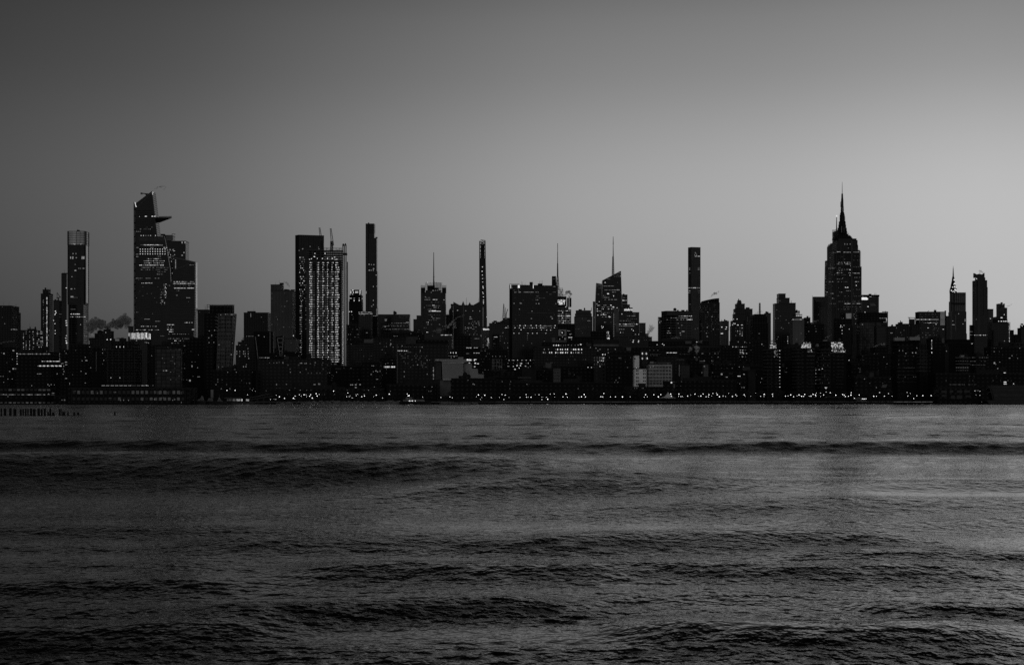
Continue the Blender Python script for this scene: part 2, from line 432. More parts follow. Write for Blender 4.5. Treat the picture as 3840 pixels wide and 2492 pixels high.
# ================================================================ river, land and quay
def smooth(t): t = np.clip(t, 0, 1); return t * t * (3 - 2 * t)
def river():
    ys = np.concatenate([np.linspace(8, 24, 40, endpoint=False), np.geomspace(24, 1234, 1700)])
    uc = np.concatenate([np.linspace(-1.3, -.46, 30, endpoint=False), np.linspace(-.46, .46, 640), np.linspace(.46, 1.3, 31)[1:]])
    Yg, U = np.meshgrid(ys, uc, indexing='ij'); Xg = U * (Yg + 25)
    rng = np.random.default_rng(5)
    h = np.zeros_like(Xg); dy = np.gradient(ys)[:, None]; dx = np.maximum(.00145 * (Yg + 25), dy)
    hs = np.zeros_like(Xg); FAR = smooth((Yg - 60) / 160)   # the near bank is sheltered: shorter, lower chop there
    for k in range(78):
        lam = .24 * (1.066 ** k)
        th = rng.normal(.08, .20 if lam > 9 else .62); kk = 2 * math.pi / lam
        fade = smooth((lam / dx - 3.0) / 3)
        if fade.max() <= 0: continue
        s_ = rng.uniform(.6, 1.4) * (.044 if lam < .7 else .020 * (1 + 1.3 * FAR) if lam < 1.6 else .0085 * (1 + 2.2 * FAR) if lam < 3 else .0042 * (1 + 3 * FAR) if lam < 9 else .0032 * (1 + 1.6 * FAR))
        warp = 1.3 * np.sin(Xg / (lam * 3.7) + k) * np.sin(Yg / (lam * 5.1) + 2 * k) + .8 * np.sin(Yg / (lam * 2.9) + 2 * k)
        wv = fade * s_ * lam / (2 * math.pi) * np.sin(kk * (Xg * math.sin(th) + Yg * math.cos(th)) + warp + rng.uniform(0, 6.3))
        if lam < 9: hs += wv
        else: h += wv
    chop = np.full_like(Xg, .52) + .3 * smooth((Yg - 60) / 200)
    calm = np.zeros_like(Xg)
    PX = Xg / Yg * F + CX; PY = HY + CZ * F / Yg
    # ferry wakes and wind lanes: (distance in m, half width, x range in m, slant, wake height, chop)
    for y0, sg, xa, xb, sl, A, c in [
        (155, 4.6, -150, 150, -.07, .135, .8), (92, 8, -60, 8, .04, .26, .55), (82, 5, -8, 40, .06, .10, .30), (121, 15, -95, 95, -.05, 0, -.30), (142, 5, -95, 95, -.05, 0, -.12),
        (54.5, 2.6, -13, 2, -.03, .075, .4), (55.5, 3.2, 1.5, 17, -.05, .10, .5), (51.5, 1.7, 10, 22, .03, .05, .35), (46, 2.0, -7, 4, .05, .06, .38), (47.3, 1.8, 4, 16, -.05, .055, .35),
        (38.3, 1.5, -9, 1.5, .10, .065, .5), (39.5, 1.2, 10, 16, -.06, .04, .4), (34.6, 2.0, 3, 12.5, -.06, .06, .5), (33.8, 2.0, -15, -6, .02, .06, .5), (44, 1.6, -17, -9, .03, .04, .3), (62, 2.4, -26, -10, -.03, .05, .3), (42, 1.6, -3, 9, .03, .02, .25), (36, 1.5, 5, 12, .03, 0, -.25),
        (74, 3.5, 4, 40, .04, .05, .30), (66, 3, 12, 30, -.03, .04, .3), (66, 3, -24, -4, .02, .02, .2), (60, 2.6, 4, 24, .02, 0, -.2), (84, 6, 16, 60, -.04, 0, -.36), (225, 26, -260, 260, -.05, .04, .35), (330, 45, -300, 300, .04, 0, .30), (182, 8, -120, 120, -.04, 0, -.25), (430, 25, -250, 250, 0, 0, -.25), (600, 45, -400, 400, 0, .05, .5), (480, 22, -300, 300, .01, 0, -.45), (800, 50, -500, 500, .02, 0, -.45), (960, 40, -500, 500, .0, .04, .4), (270, 12, -200, 200, .03, 0, -.3)]:
        wob = sg * (.5 * np.sin(Xg / (y0 * .14) + y0) + .25 * np.sin(Xg / (y0 * .05) + 2 * y0))
        d = (Yg - y0 - sl * (Xg - (xa + xb) / 2) - wob * .6) / (sg * (1.0 if y0 < 70 else 1.15))
        ex = smooth((Xg - xa) / (.35 * (xb - xa)) + .5) * smooth((xb - Xg) / (.35 * (xb - xa)) + .5)
        h += A * (5.6 if y0 < 70 else 8.0) * np.exp(-(d - .9) ** 2) * ex
        if A > 0: calm = np.maximum(calm, np.exp(-(d / 1.3) ** 2) * ex * (1 if y0 < 70 else .45))
        chop += c * (1.2 if c > 0 else 1.25) * np.exp(-d ** 2) * ex
    n = np.zeros_like(Xg)
    for k in range(14):
        lx, ly = rng.uniform(8, 60), rng.uniform(3, 14); s_ = np.minimum(1, Yg / 60) + .15
        n += np.sin(Xg / (lx * s_) + rng.uniform(0, 6) + np.sin(Yg / (ly * 3 * s_))) * np.sin(np.log(Yg) * rng.uniform(14, 60) + rng.uniform(0, 6) + .6 * np.sin(Xg / (lx * 1.7 * s_)))
    chop += .07 * n * (1 + .6 * (n > 0))
    h += hs * np.clip(chop, .2, 1.3) * 1.4 * (1 - .6 * calm)
    nr, nc = Xg.shape
    me = bpy.data.meshes.new('river')
    co = np.stack([Xg, Yg, h], -1).reshape(-1, 3)
    i = np.arange(nr * nc).reshape(nr, nc)
    q = np.stack([i[:-1, :-1], i[:-1, 1:], i[1:, 1:], i[1:, :-1]], -1).reshape(-1, 4)
    me.vertices.add(len(co)); me.vertices.foreach_set('co', co.ravel())
    me.loops.add(q.size); me.loops.foreach_set('vertex_index', q.ravel())
    me.polygons.add(len(q)); me.polygons.foreach_set('loop_start', np.arange(0, q.size, 4)); me.polygons.foreach_set('loop_total', np.full(len(q), 4))
    me.update(); me.validate()
    me.polygons.foreach_set('use_smooth', np.ones(len(q), bool))
    at = me.attributes.new('chop', 'FLOAT', 'POINT'); at.data.foreach_set('value', np.clip(chop, .26, 2.2).ravel().astype(np.float32))
    m = bpy.data.materials.new('river_water'); m.use_nodes = True
    b = pr(m, Roughness=.07, IOR=1.33); b.inputs['Base Color'].default_value = (.004, .004, .004, 1)
    t = m.node_tree
    tcd = t.nodes.new('ShaderNodeTexCoord'); a = t.nodes.new('ShaderNodeAttribute'); a.attribute_name = 'chop'
    rr = t.nodes.new('ShaderNodeMapRange'); rr.inputs[1].default_value = .3; rr.inputs[2].default_value = 1.7; rr.inputs[3].default_value = .03; rr.inputs[4].default_value = .22
    t.links.new(a.outputs['Fac'], rr.inputs[0]); t.links.new(rr.outputs[0], b.inputs['Roughness']); b.inputs['Specular IOR Level'].default_value = .42
    prev = None
    for scale, rot, sxx, det, dist, seed in [(1.3, .3, 1.1, 2, .15, 3), (4.2, -.3, .9, 2, .07, 9)]:
        mp = t.nodes.new('ShaderNodeMapping'); mp.inputs['Rotation'].default_value = (0, 0, rot); mp.inputs['Scale'].default_value = (sxx, .85, 1); mp.inputs['Location'].default_value = (seed * 13, seed * 7, seed)
        t.links.new(tcd.outputs['Object'], mp.inputs[0])
        no = t.nodes.new('ShaderNodeTexNoise'); no.inputs['Scale'].default_value = scale; no.inputs['Detail'].default_value = det; no.inputs['Roughness'].default_value = .55
        t.links.new(mp.outputs[0], no.inputs['Vector'])
        bu = t.nodes.new('ShaderNodeBump'); bu.inputs['Strength'].default_value = 1
        t.links.new(nmath('MULTIPLY', a.outputs['Fac'], dist * 1.25, tree=t), bu.inputs['Distance'])
        t.links.new(no.outputs[0], bu.inputs['Height'])
        if prev: t.links.new(prev, bu.inputs['Normal'])
        prev = bu.outputs[0]
    t.links.new(prev, b.inputs['Normal'])
    me.materials.append(m)
    o = bpy.data.objects.new('river', me); COL.objects.link(o); o['kind'] = 'structure'
    s2 = MB().add([(-15000, -4000, -1.2), (15000, -4000, -1.2), (15000, 1300, -1.2), (-15000, 1300, -1.2)], [(0, 1, 2, 3)])
    struct('river_sheet', s2, m)
river()
YS = 1220.0
struct('ground', MB().add([(-16000, YS + 1, GZ), (16000, YS + 1, GZ), (16000, 16000, GZ), (-16000, 16000, GZ)], [(0, 1, 2, 3)]), M['ground'])
r = root('seawall', 'long dark seawall along the far bank with a pale coping on its right half', 'seawall', (0, YS, 0))
MB().box(-1500, 1500, YS - 1.2, YS + 2, -3, GZ - .25).build('wall', M['dark'], r)
MB().box(X(2500, YS), X(3350, YS), YS - 1.5, YS + 1.4, GZ - .25, GZ + .12).build('coping', M['quay'], r)
MB().box(X(3120, YS), 1500, YS - 1.5, YS + 1.4, GZ - .25, GZ + .05).build('coping', M['conc'], r) if False else None
fp_ = MB()
for k in range(420):
    x = X(1500 + k * 5.7 + random.uniform(-1.5, 1.5), YS); fp_.cyl(x, YS - 1.7, random.uniform(.14, .3), -2, .22, random.uniform(.6, 2.6), 6)
fp_.build('fender_piles', M['timber'], r)
rl = MB()
for k in range(130):
    x = X(1800 + k * 14, YS); rl.bar((x, YS + .6, GZ), (x, YS + .6, GZ + 1.1), .05)
rl.bar((X(1800, YS), YS + .6, GZ + 1.1), (X(1800 + 129 * 14, YS), YS + .6, GZ + 1.1), .06)
tag(rl.build('railing', M['conc']), 'thin promenade railing along the top of the seawall', 'railing')

# ---------------------------------------------------------------- rotten pilings, left foreground
Yp = 32000 / (1556 - HY)
pil = [(2, 8, 1530), (14, 24, 1531), (34, 44, 1530), (50, 62, 1532), (74, 82, 1533), (84, 90, 1532), (93, 100, 1532), (102, 108, 1533), (112, 121, 1531), (123, 134, 1533), (140, 150, 1532), (152, 160, 1533), (164, 172, 1531), (177, 184, 1544), (185, 193, 1531), (195, 205, 1545), (220, 226, 1532), (227, 231, 1533), (233, 245, 1544), (252, 258, 1545), (275, 282, 1545), (289, 297, 1545), (427, 434, 1544)]
ordn = 'first second third fourth fifth sixth seventh eighth ninth tenth eleventh twelfth thirteenth fourteenth fifteenth sixteenth seventeenth eighteenth nineteenth twentieth'.split()
for i, (a, b_, yt) in enumerate(pil):
    Y = Yp + random.uniform(-8, 10); x0, x1 = X(a, Y), X(b_, Y); cx = (x0 + x1) / 2; rr = (x1 - x0) / 2; zt = Z(yt, Y)
    mb = MB(); n = 9
    rings = [(-1.5, 1), (-.2, 1.06), (zt * .4, .93), (zt * .8, 1.0), (zt, .86)]
    for (z0, s0), (z1, s1) in zip(rings, rings[1:]):
        fp = [(cx + rr * s0 * math.cos(6.283 * k / n), Y + min(rr, .5) * s0 * math.sin(6.283 * k / n)) for k in range(n)]
        tp = [(cx + rr * s1 * math.cos(6.283 * k / n), Y + min(rr, .5) * s1 * math.sin(6.283 * k / n)) for k in range(n)]
        mb.prism(fp, z0, [z1 + (random.uniform(-.12, .15) if z1 == zt else 0) for _ in range(n)], tp, bottom=False)
    if i < 20: lab = 'black rotten timber piling in the water, %s of the row counted from the left edge' % ordn[i]
    else: lab = ['short black stump of piling, left of the last close pair', 'short black stump ending the row of pilings', 'lone short black stump standing far right of the piling row'][i - 20]
    tag(mb.build('piling', M['timber']), lab, 'piling', 'rotten pilings in the river')

# ---------------------------------------------------------------- lamps on the promenade
def L_(off, s): return [(off + a * .246, 1180 + b * .246) for a, b in s]
pts = L_(960, [(307,1222),(357,1247),(222,1287),(275,1285),(303,1287),(433,1272),(570,1268),(588,1284),(595,1236),(662,1217),(690,1236),(732,1217),(762,1217),(833,1215),(817,1238),(770,1247),(932,1235),(964,1210),(857,1266),(918,1200),(1183,1160),(1400,1190),(1436,1232),(1420,1245),(1381,1246),(1543,1208),(1528,1230),(1612,1247),(1653,1235),(1465,1266),(1795,1245),(1930,1266),(1833,1222)]) \
 + L_(1440, [(80,1206),(588,1252),(868,1258),(1005,1250),(1043,1262),(1217,1262),(1440,1219),(1408,1246),(1490,1258),(1470,1285),(1536,1223),(1635,1258),(1760,1257),(1799,1211),(1847,1222),(1905,1257),(1827,1289)]) \
 + L_(1920, [(123,1256),(215,1213),(221,1253),(246,1253),(290,1253),(353,1216),(411,1216),(456,1253),(523,1253),(582,1206),(645,1204),(648,1251),(776,1249),(845,1251),(823,1204),(1020,1250),(1101,1212),(1120,1248),(1058,1247),(1400,1196),(1383,1248),(1355,1246),(1501,1249),(1578,1247),(1683,1248),(1802,1248),(456,1290),(544,1283)]) \
 + L_(2400, [(64,1250),(113,1248),(280,1247),(478,1236),(590,1239),(625,1243),(651,1243),(725,1236),(771,1216),(890,1237),(928,1236),(1008,1247),(1044,1248),(1092,1235),(1111,1196),(1170,1194),(1211,1247),(1267,1234),(1303,1242),(1352,1194),(1409,1243),(1476,1235),(1600,1238),(1688,1235),(1763,1190),(1890,1243),(1838,1238)]) \
 + L_(2870, [(111,1238),(305,1237),(346,1234),(484,1233),(431,1246),(553,1238),(583,1240),(667,1238),(696,1238),(842,1191),(778,1191),(845,1242),(770,1236),(990,1185),(1178,1213),(1220,1242),(1267,1238),(1309,1185),(1359,1268),(1653,1239),(1694,1238),(1815,1238),(1932,1239),(1879,1198),(1742,1183)]) \
 + L_(3350, [(221,1237),(258,1196),(210,1182),(357,1231),(310,1273),(708,1210),(1171,1208)]) + L_(480, [(1823,1217),(1895,1151),(1940,1164),(915,1162)])
pairs = L_(2400, [(148,1216),(379,1214),(530,1205),(900,1205),(1114,1216),(1523,1216),(1956,1209)]) + L_(2870, [(450,1219),(664,1210),(826,1219),(1138,1222),(1368,1221)]) + L_(480, [(1571,1150)]) + L_(3350, [(513,1230)])
marks = [(700, 'beside the moored yachts on the left'), (960, 'left of the rubble bank'), (1150, 'above the left end of the rubble bank'), (1450, 'along the rubble bank'), (1640, 'by the moored ferry'), (1830, 'below the stepped pale museum'), (2090, 'below the slab tower with the big lit numeral'), (2370, 'left of the white block'), (2475, 'below the white block'), (2560, 'beside the white peaked tent'), (2860, 'between the tent and the first glass riverside block'), (3060, 'below the first two glass riverside blocks'), (3200, 'below the third glass riverside block'), (3310, 'beside the small white kiosk'), (3500, 'right of the white kiosk'), (3900, 'in front of the right hand pier shed')]
def where(px):
    for m_, t_ in marks[::1]:
        pass
    best = [t_ for m_, t_ in marks if m_ >= px]
    return best[0]
def mesh_of(mb, name, m):
    o = mb.build(name, m); me = o.data; bpy.data.objects.remove(o); return me
post_me = mesh_of(MB().cyl(0, 0, .12, 0, .07, 1, 8), 'post', M['steel'])
def ico(r, sub=2):
    import bmesh
    bm = bmesh.new(); bmesh.ops.create_icosphere(bm, subdivisions=sub, radius=r); me = bpy.data.meshes.new('globe'); bm.to_mesh(me); bm.free()
    for p in me.polygons: p.use_smooth = True
    return me
globe_me = ico(.36); globe_me.materials.append(GL[4])
globe_s = ico(.26); globe_s.materials.append(GL[4])
arm_me = mesh_of(MB().bar((-3.3, 0, -.15), (3.3, 0, -.15), .09), 'arm', M['steel'])
def lamp(px, py, heads=1):
    z = Z(py, 1235); hgt = max(1.6, z - GZ); Y = 1226 + random.uniform(0, 14) + (20 if py < 1477 else 0); z = Z(py, Y); hgt = z - GZ; x = X(px, Y)
    hi = py < 1481
    kind = 'tall twin-headed lamp post' if heads == 2 else ('tall lit lamp post' if hi else ('low lit lamp' if py > 1490 else 'lit round globe lamp'))
    r = root('street_lamp', '%s on the promenade %s' % (kind, where(px)), 'street lamp', (x, Y, GZ), '%ss %s' % (kind, where(px)))
    def ch(name, me, loc, sc_=(1, 1, 1)):
        o = bpy.data.objects.new(name, me); COL.objects.link(o); o.parent = r; o.location = loc; o.scale = sc_
    ch('post', post_me, (0, 0, 0), (1, 1, hgt))
    if heads == 2:
        ch('arm', arm_me, (0, 0, hgt)); ch('globe', globe_me, (-3.6, 0, hgt), (1, .9, .85)); ch('globe', globe_me, (3.6, 0, hgt), (1, .9, .85))
    else: ch('globe', globe_me if random.random() < .6 else globe_s, (0, 0, hgt), (random.choice((.55, .7, .85, 1.0)),) * 3)
for p in pts: lamp(*p)
for p in pairs: lamp(p[0], p[1], 2)

# ---------------------------------------------------------------- trees on the bank: tapered trunk, limbs, crown of leaf clumps
def tree_meshes(seed, H):
    rg = random.Random(seed)
    tr = MB(); tr.cyl(0, 0, .28, -.2, .16, H * .45, 8)
    cl = []
    for k in range(9):
        a = rg.uniform(0, 6.283); z0 = H * rg.uniform(.25, .45); rr = H * rg.uniform(.14, .34); z1 = H * rg.uniform(.5, .92)
        tr.bar((0, 0, z0), (rr * math.cos(a), rr * math.sin(a), z1), .07); cl.append((rr * math.cos(a), rr * math.sin(a), z1, H * rg.uniform(.10, .19)))
    lf = MB()
    for cx, cy, cz, cr in cl:
        for _ in range(95):
            v = Vector((rg.gauss(0, 1), rg.gauss(0, 1), rg.gauss(0, .8))); v = v.normalized() * cr * rg.uniform(.5, 1.15) if v.length > 0 else v
            c = Vector((cx, cy, cz)) + v; s_ = rg.uniform(.12, .32)
            u = Vector((rg.gauss(0, 1), rg.gauss(0, 1), rg.gauss(0, 1))).normalized(); w_ = u.cross(Vector((rg.gauss(0, 1), rg.gauss(0, 1), rg.gauss(0, 1)))).normalized()
            lf.add([c + u * s_, c + w_ * s_ * .6, c - u * s_, c - w_ * s_ * .6], [(0, 1, 2, 3)])
    return mesh_of(tr, 'trunk', M['bark']), mesh_of(lf, 'crown', M['leaf'])
TV = [tree_meshes(k, h) for k, h in enumerate((9, 11, 13, 10))]
TREES = [(x, random.choice((0, 1, 3))) for x in list(range(985, 1150, 28)) + list(range(1215, 1480, 33)) + list(range(1690, 2330, 37)) + list(range(2560, 3420, 34))] + [(2352, 2), (2372, 2), (2398, 1), (2422, 1), (2445, 3)]
for px, v in TREES:
    px += random.uniform(-9, 9); Y = random.uniform(1262, 1278)
    nm = where(px)
    r = root('tree', 'dark %s tree on the promenade %s' % (('small', 'rounded', 'tall broad', 'bushy')[v], nm), 'tree', (X(px, Y), Y, GZ), '%s trees %s' % (('small', 'rounded', 'tall broad', 'bushy')[v], nm))
    r.rotation_euler = (0, 0, random.uniform(0, 6)); s_ = random.uniform(.8, 1.1); r.scale = (s_, s_, s_)
    for n_, me in zip(('trunk', 'crown'), TV[v]):
        o = bpy.data.objects.new(n_, me); COL.objects.link(o); o.parent = r

# ---------------------------------------------------------------- rubble bank
def lump(mb, cx, cy, cz, rx, ry, rz, rg, n=7):
    rows = 4; vs = [(cx, cy, cz + rz)]
    for i in range(1, rows):
        ph = math.pi / 2 * i / (rows - 1)
        for k in range(n):
            a = 6.283 * k / n + i * .4; q = rg.uniform(.75, 1.2)
            vs.append((cx + rx * q * math.sin(ph) * math.cos(a), cy + ry * q * math.sin(ph) * math.sin(a), cz + rz * math.cos(ph) * q))
    fs = [(0, 1 + k, 1 + (k + 1) % n) for k in range(n)]
    for i in range(rows - 2):
        for k in range(n):
            a = 1 + i * n + k; b_ = 1 + i * n + (k + 1) % n; fs.append((a, a + n, b_ + n, b_))
    mb.add(vs, fs)
rg = random.Random(3); mb = MB()
for k in range(520):
    px = rg.choice([rg.uniform(1150, 1480), rg.uniform(1040, 1480), rg.uniform(1440, 1505)]); Y = rg.uniform(1204, 1217)
    s_ = rg.uniform(.5, 1.5); lump(mb, X(px, Y), Y, -.4 + (Y - 1204) * .19 * rg.uniform(.3, 1.1), s_ * 1.3, s_, s_ * .9, rg)
o = mb.build('rubble_bank', M['rock']); tag(o, 'pale lumpy rubble bank at the foot of the seawall', 'rubble', kind='stuff')
mb = MB()
for k in range(110):
    px = rg.uniform(1652, 1790); Y = rg.uniform(1210, 1217); s_ = rg.uniform(.4, 1.0); lump(mb, X(px, Y), Y, -.3 + (Y - 1208) * .14, s_ * 1.6, s_, s_ * .6, rg)
o = mb.build('rubble_bank', M['rock']); tag(o, 'low grey rubble strip below the pale museum', 'rubble', kind='stuff')

# ---------------------------------------------------------------- white peaked tent
Y = 1236; cx = X(2505, Y); r = root('tent', 'white peaked canvas tent on the promenade between the lamps', 'tent', (cx, Y, GZ))
prof = [(0, 1469), (1.8, 1471.5), (6, 1478), (13, 1485.5), (27, 1492)]; n = 16; vs = []; fs = []
for i, (rp, py) in enumerate(prof):
    for k in range(n):
        a = 6.283 * k / n; rr = max(.15, rp / F * Y) * (1 + (.12 if i == 4 and k % 4 == 0 else 0)); sag = .35 if (i == 4 and k % 4 == 2) else 0
        vs.append((cx + rr * math.cos(a), Y + rr * math.sin(a), Z(py, Y) + sag))
for i in range(4):
    for k in range(n): fs.append((i * n + k, i * n + (k + 1) % n, (i + 1) * n + (k + 1) % n, (i + 1) * n + k))
MB().add(vs, fs).build('canopy', M['canvas'], r)
for a in (0, 1, 2, 3):
    p_ = (cx + 6.6 * math.cos(a * 1.5708), Y + 6.6 * math.sin(a * 1.5708)); MB().cyl(p_[0], p_[1], .1, GZ, .1, Z(1492, Y), 6).build('pole', M['steel'], r)
MB().cyl(cx, Y, .15, GZ, .12, Z(1468, Y), 8).build('pole', M['steel'], r)

# ---------------------------------------------------------------- kiosk, awnings
r = root('kiosk', 'small pale arched kiosk with a row of bulbs on the waterfront', 'kiosk', (X(3229, 1228), 1228, GZ)); Y = 1228
mb = MB().extr([(X(a, Y), Z(b_, Y)) for a, b_ in [(3213, 1502), (3213, 1494), (3217, 1489), (3224, 1489), (3229, 1493), (3248, 1494), (3248, 1502)]], Y, Y + 5); mb.build('walls', M['trim2'], r)
MB().box(X(3216, Y), X(3226, Y), Y - .12, Y + .1, Z(1500, Y), Z(1495, Y)).build('opening', M['win'], r)
MB().box(X(3211, Y), X(3249, Y), Y - 1, Y + 5, Z(1503.5, Y), Z(1502, Y)).build('deck', M['trim2'], r)
for px in (3233, 3238, 3242, 3247):
    o = bpy.data.objects.new('bulb', globe_s); COL.objects.link(o); o.parent = r; o.location = Vector((X(px, Y), Y - .5, Z(1494.5, Y))) - r.location
for i, (a, b_, lab) in enumerate([(3097, 3122, 'low dark vaulted awning left of the kiosk, leftmost of three'), (3124, 3144, 'low dark vaulted awning left of the kiosk, middle of three'), (3146, 3168, 'low dark vaulted awning left of the kiosk, rightmost of three')]):
    Y = 1230; r = root('awning', lab, 'awning', (X((a + b_) / 2, Y), Y, GZ), 'vaulted awnings on the promenade')
    arc = [(X(a + (b_ - a) * t, Y), Z(1490 - 4.2 * math.sin(math.pi * t), Y)) for t in [k / 8 for k in range(9)]]
    MB().extr(arc + [(x, z - .18) for x, z in arc[::-1]], Y, Y + 4).build('canopy', M['trim2'], r)
    for px in (a + 1.5, b_ - 1.5): MB().cyl(X(px, Y), Y + .5, .08, GZ, .08, Z(1489.6, Y), 6).build('post', M['steel'], r)

# ---------------------------------------------------------------- boats
def boat(label, name, cat, Y, hull, z_deck, cabins, mastl=(), lights=(), group='boats moored at the quay'):
    x0, x1 = hull; r = root(name, label, cat, (X((x0 + x1) / 2, Y), Y, 0), group)
    xa, xb = X(x0, Y), X(x1, Y); Wd = min(5, (xb - xa) * .16); n = 12; vs = []; fs = []
    zd = Z(z_deck, Y)
    for i in range(n + 1):
        t = i / n; x = xa + (xb - xa) * t; wv = Wd * (1 - max(0, (t - .6) / .4) ** 2.2) * (.85 + .15 * min(1, t / .1)); sheer = .35 * max(0, (t - .5) * 2) ** 2
        wv = max(wv, .08)
        vs += [(x, Y - wv * .7, -.4), (x, Y - wv, zd + sheer), (x, Y + wv, zd + sheer), (x, Y + wv * .7, -.4)]
    for i in range(n):
        a = i * 4
        for k in range(4): fs.append((a + k, a + (k + 1) % 4, a + 4 + (k + 1) % 4, a + 4 + k)[::-1])
    fs += [(0, 1, 2, 3), (n * 4 + 3, n * 4 + 2, n * 4 + 1, n * 4)]
    MB().add(vs, fs).build('hull', M['hull'], r)
    for poly in cabins:
        c = MB().extr([(X(a, Y), Z(b_, Y)) for a, b_ in poly], Y - Wd * .5, Y + Wd * .5).build('cabin', M['cabin'], r)
        xs = [p[0] for p in poly]; ya = max(p[1] for p in poly); yb = min(p[1] for p in poly)
        m_ = MB(); a = min(xs) + (max(xs) - min(xs)) * .22; b_ = max(xs) - (max(xs) - min(xs)) * .22
        m_.box(X(a, Y), X(b_, Y), Y - Wd * .5 - .05, Y - Wd * .5 + .05, Z(ya - 2.2, Y), Z(ya - 3.8, Y)); m_.build('cabin_window', M['win'], c)
    for px, yt in mastl: MB().cyl(X(px, Y), Y, .09, zd, .05, Z(yt, Y), 6).build('mast', M['trim2'], r)
    for px, py in lights:
        o = bpy.data.objects.new('deck_light', globe_s); COL.objects.link(o); o.parent = r; o.location = Vector((X(px, Y), Y - Wd * .5 - .6, Z(py, Y))) - r.location
boat('dark hulled motor yacht with a tall triangular white wheelhouse and two masts', 'yacht', 'boat', 1165, (700, 771), 1502, [[(741, 1502), (745, 1496), (752, 1494), (757, 1483), (762, 1489), (765, 1502)]], [(723, 1464), (738, 1464)])
boat('dark hulled yacht with low flat cabin and one thin mast, middle of three', 'yacht', 'boat', 1172, (773, 812), 1503, [[(777, 1503), (783, 1492), (797, 1492), (799, 1503)]], [(791, 1468)])
boat('dark hulled yacht with a raked white bow cabin, right of the three yachts', 'yacht', 'boat', 1160, (812, 852), 1504, [[(815, 1504), (822, 1489), (830, 1500), (836, 1504)]], [(824, 1473)])
boat('dark passenger ferry with a lit upper deck moored beneath the dark riverside block', 'ferry', 'ferry', 1192, (1498, 1618), 1505, [[(1512, 1505), (1512, 1497), (1590, 1497), (1594, 1505)], [(1522, 1497), (1524, 1488), (1545, 1488), (1547, 1497)]], [(1550, 1478)], [(1536, 1502), (1542, 1502), (1548, 1502), (1558, 1502), (1528, 1476), (1531, 1483), (1534, 1483), (1536, 1482)])
# floating dock pavilion with lit awning
Y = 1168; r = root('dock_pavilion', 'low floating dock pavilion with faintly lit windows right of the yachts', 'pavilion', (X(890, Y), Y, 0))
MB().box(X(842, Y), X(952, Y), Y, Y + 8, -.3, Z(1506, Y)).build('float', M['hull'], r)
MB().box(X(846, Y), X(926, Y), Y + 1, Y + 7, Z(1506, Y), Z(1493, Y)).build('walls', M['dark'], r)
MB().box(X(842, Y), X(902, Y), Y - .5, Y + 7.5, Z(1493, Y), Z(1490.5, Y)).build('roof', M['trim2'], r)
for a, b_, lv in [(872, 882, 1), (886, 901, 2), (905, 908, 3), (922, 933, 2), (850, 856, 0), (858, 868, 0)]:
    o = bpy.data.objects.new('window', pane(lv)); COL.objects.link(o); o.parent = r; o.location = Vector((X((a + b_) / 2, Y), Y + .92, Z(1499, Y))) - r.location; o.scale = ((b_ - a) / F * Y, .2, 1.6)
# bare branched structure right of the pavilion
Y = 1210; r = root('gangway', 'sloping steel gangway with a pale handrail left of the rubble bank', 'gangway', (X(985, Y), Y, GZ))
mb = MB(); mb.bar((X(938, Y), Y, Z(1490, Y)), (X(1010, Y), Y, Z(1476, Y)), .18); mb.build('handrail', M['trim2'], r)
mb = MB(); mb.bar((X(938, Y), Y, Z(1498, Y)), (X(1024, Y), Y, Z(1484, Y)), .3)
for k in range(9): x = 940 + k * 9; mb.bar((X(x, Y), Y, Z(1498 - k * 1.6, Y)), (X(x, Y), Y, Z(1489.5 - k * 1.7, Y)), .08)
for k in range(4): x = 945 + k * 22; mb.bar((X(x, Y), Y, -.5), (X(x, Y), Y, Z(1497 - k * 4, Y)), .25)
mb.build('truss', M['conc'], r)

# ================================================================ the city
def T(name, label, cat, Y, m, tiers, lit=(), **k): return B(name, label, cat, Y, M[m], tiers, lit=lit, **k)
OT, OF = 'office_tower', 'office tower'
AT, AC = 'apartment_tower', 'apartment tower'
LB, LC = 'low_building', 'building'

# ---- far left
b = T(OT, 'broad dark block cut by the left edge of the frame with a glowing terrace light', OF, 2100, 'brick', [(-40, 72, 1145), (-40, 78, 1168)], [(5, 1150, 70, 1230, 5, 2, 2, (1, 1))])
b.dots([(43, 1235, 5, 2.5), (50, 1234, 4, 3), (55, 1234.5, 5, 3), (62, 1235, 4, 2), (18, 1213)], lv=2); b.whip(60, 1139, 1145); b.done()
b = T('apartment_block', 'low slab of flats with regular columns of small lit windows on the far left', 'apartment block', 2000, 'brick', [(103, 118, 1232), (76, 162, 1237)])
for x in (88, 98, 111, 123.5, 126, 140, 146, 154, 159): b.col(x, 1243, 1310, 7.2, 2.2, 2.4, (2, 3, 2), .72)
b.done()
b = T(AT, 'slim stepped tower with one bright column of lights, left of the rounded-lobe tower', AC, 2300, 'brick', [(160, 190, 1085), (153, 199, 1100)])
b.col(176, 1116, 1322, 5.6, 3.2, 3.4, (3, 3, 2), .97); b.col(163, 1125, 1230, 9, 2.2, 2.4, (2, 1), .8); b.lit(158, 1130, 196, 1300, 10, lv=(1, 2)); b.whip(168, 1082, 1086); b.whip(188, 1079, 1086); b.done()
b = T(OT, 'unfinished dark tower with a small crane on top, behind the slim stepped tower', OF, 2450, 'glass', [(200, 231, 1126)])
b.dots([(208, 1166, 4, 4), (210, 1172, 4, 4), (207, 1177, 3, 4), (206, 1213), (207, 1239), (207, 1250), (201, 1201), (206, 1180, 3, 3)], lv=3)
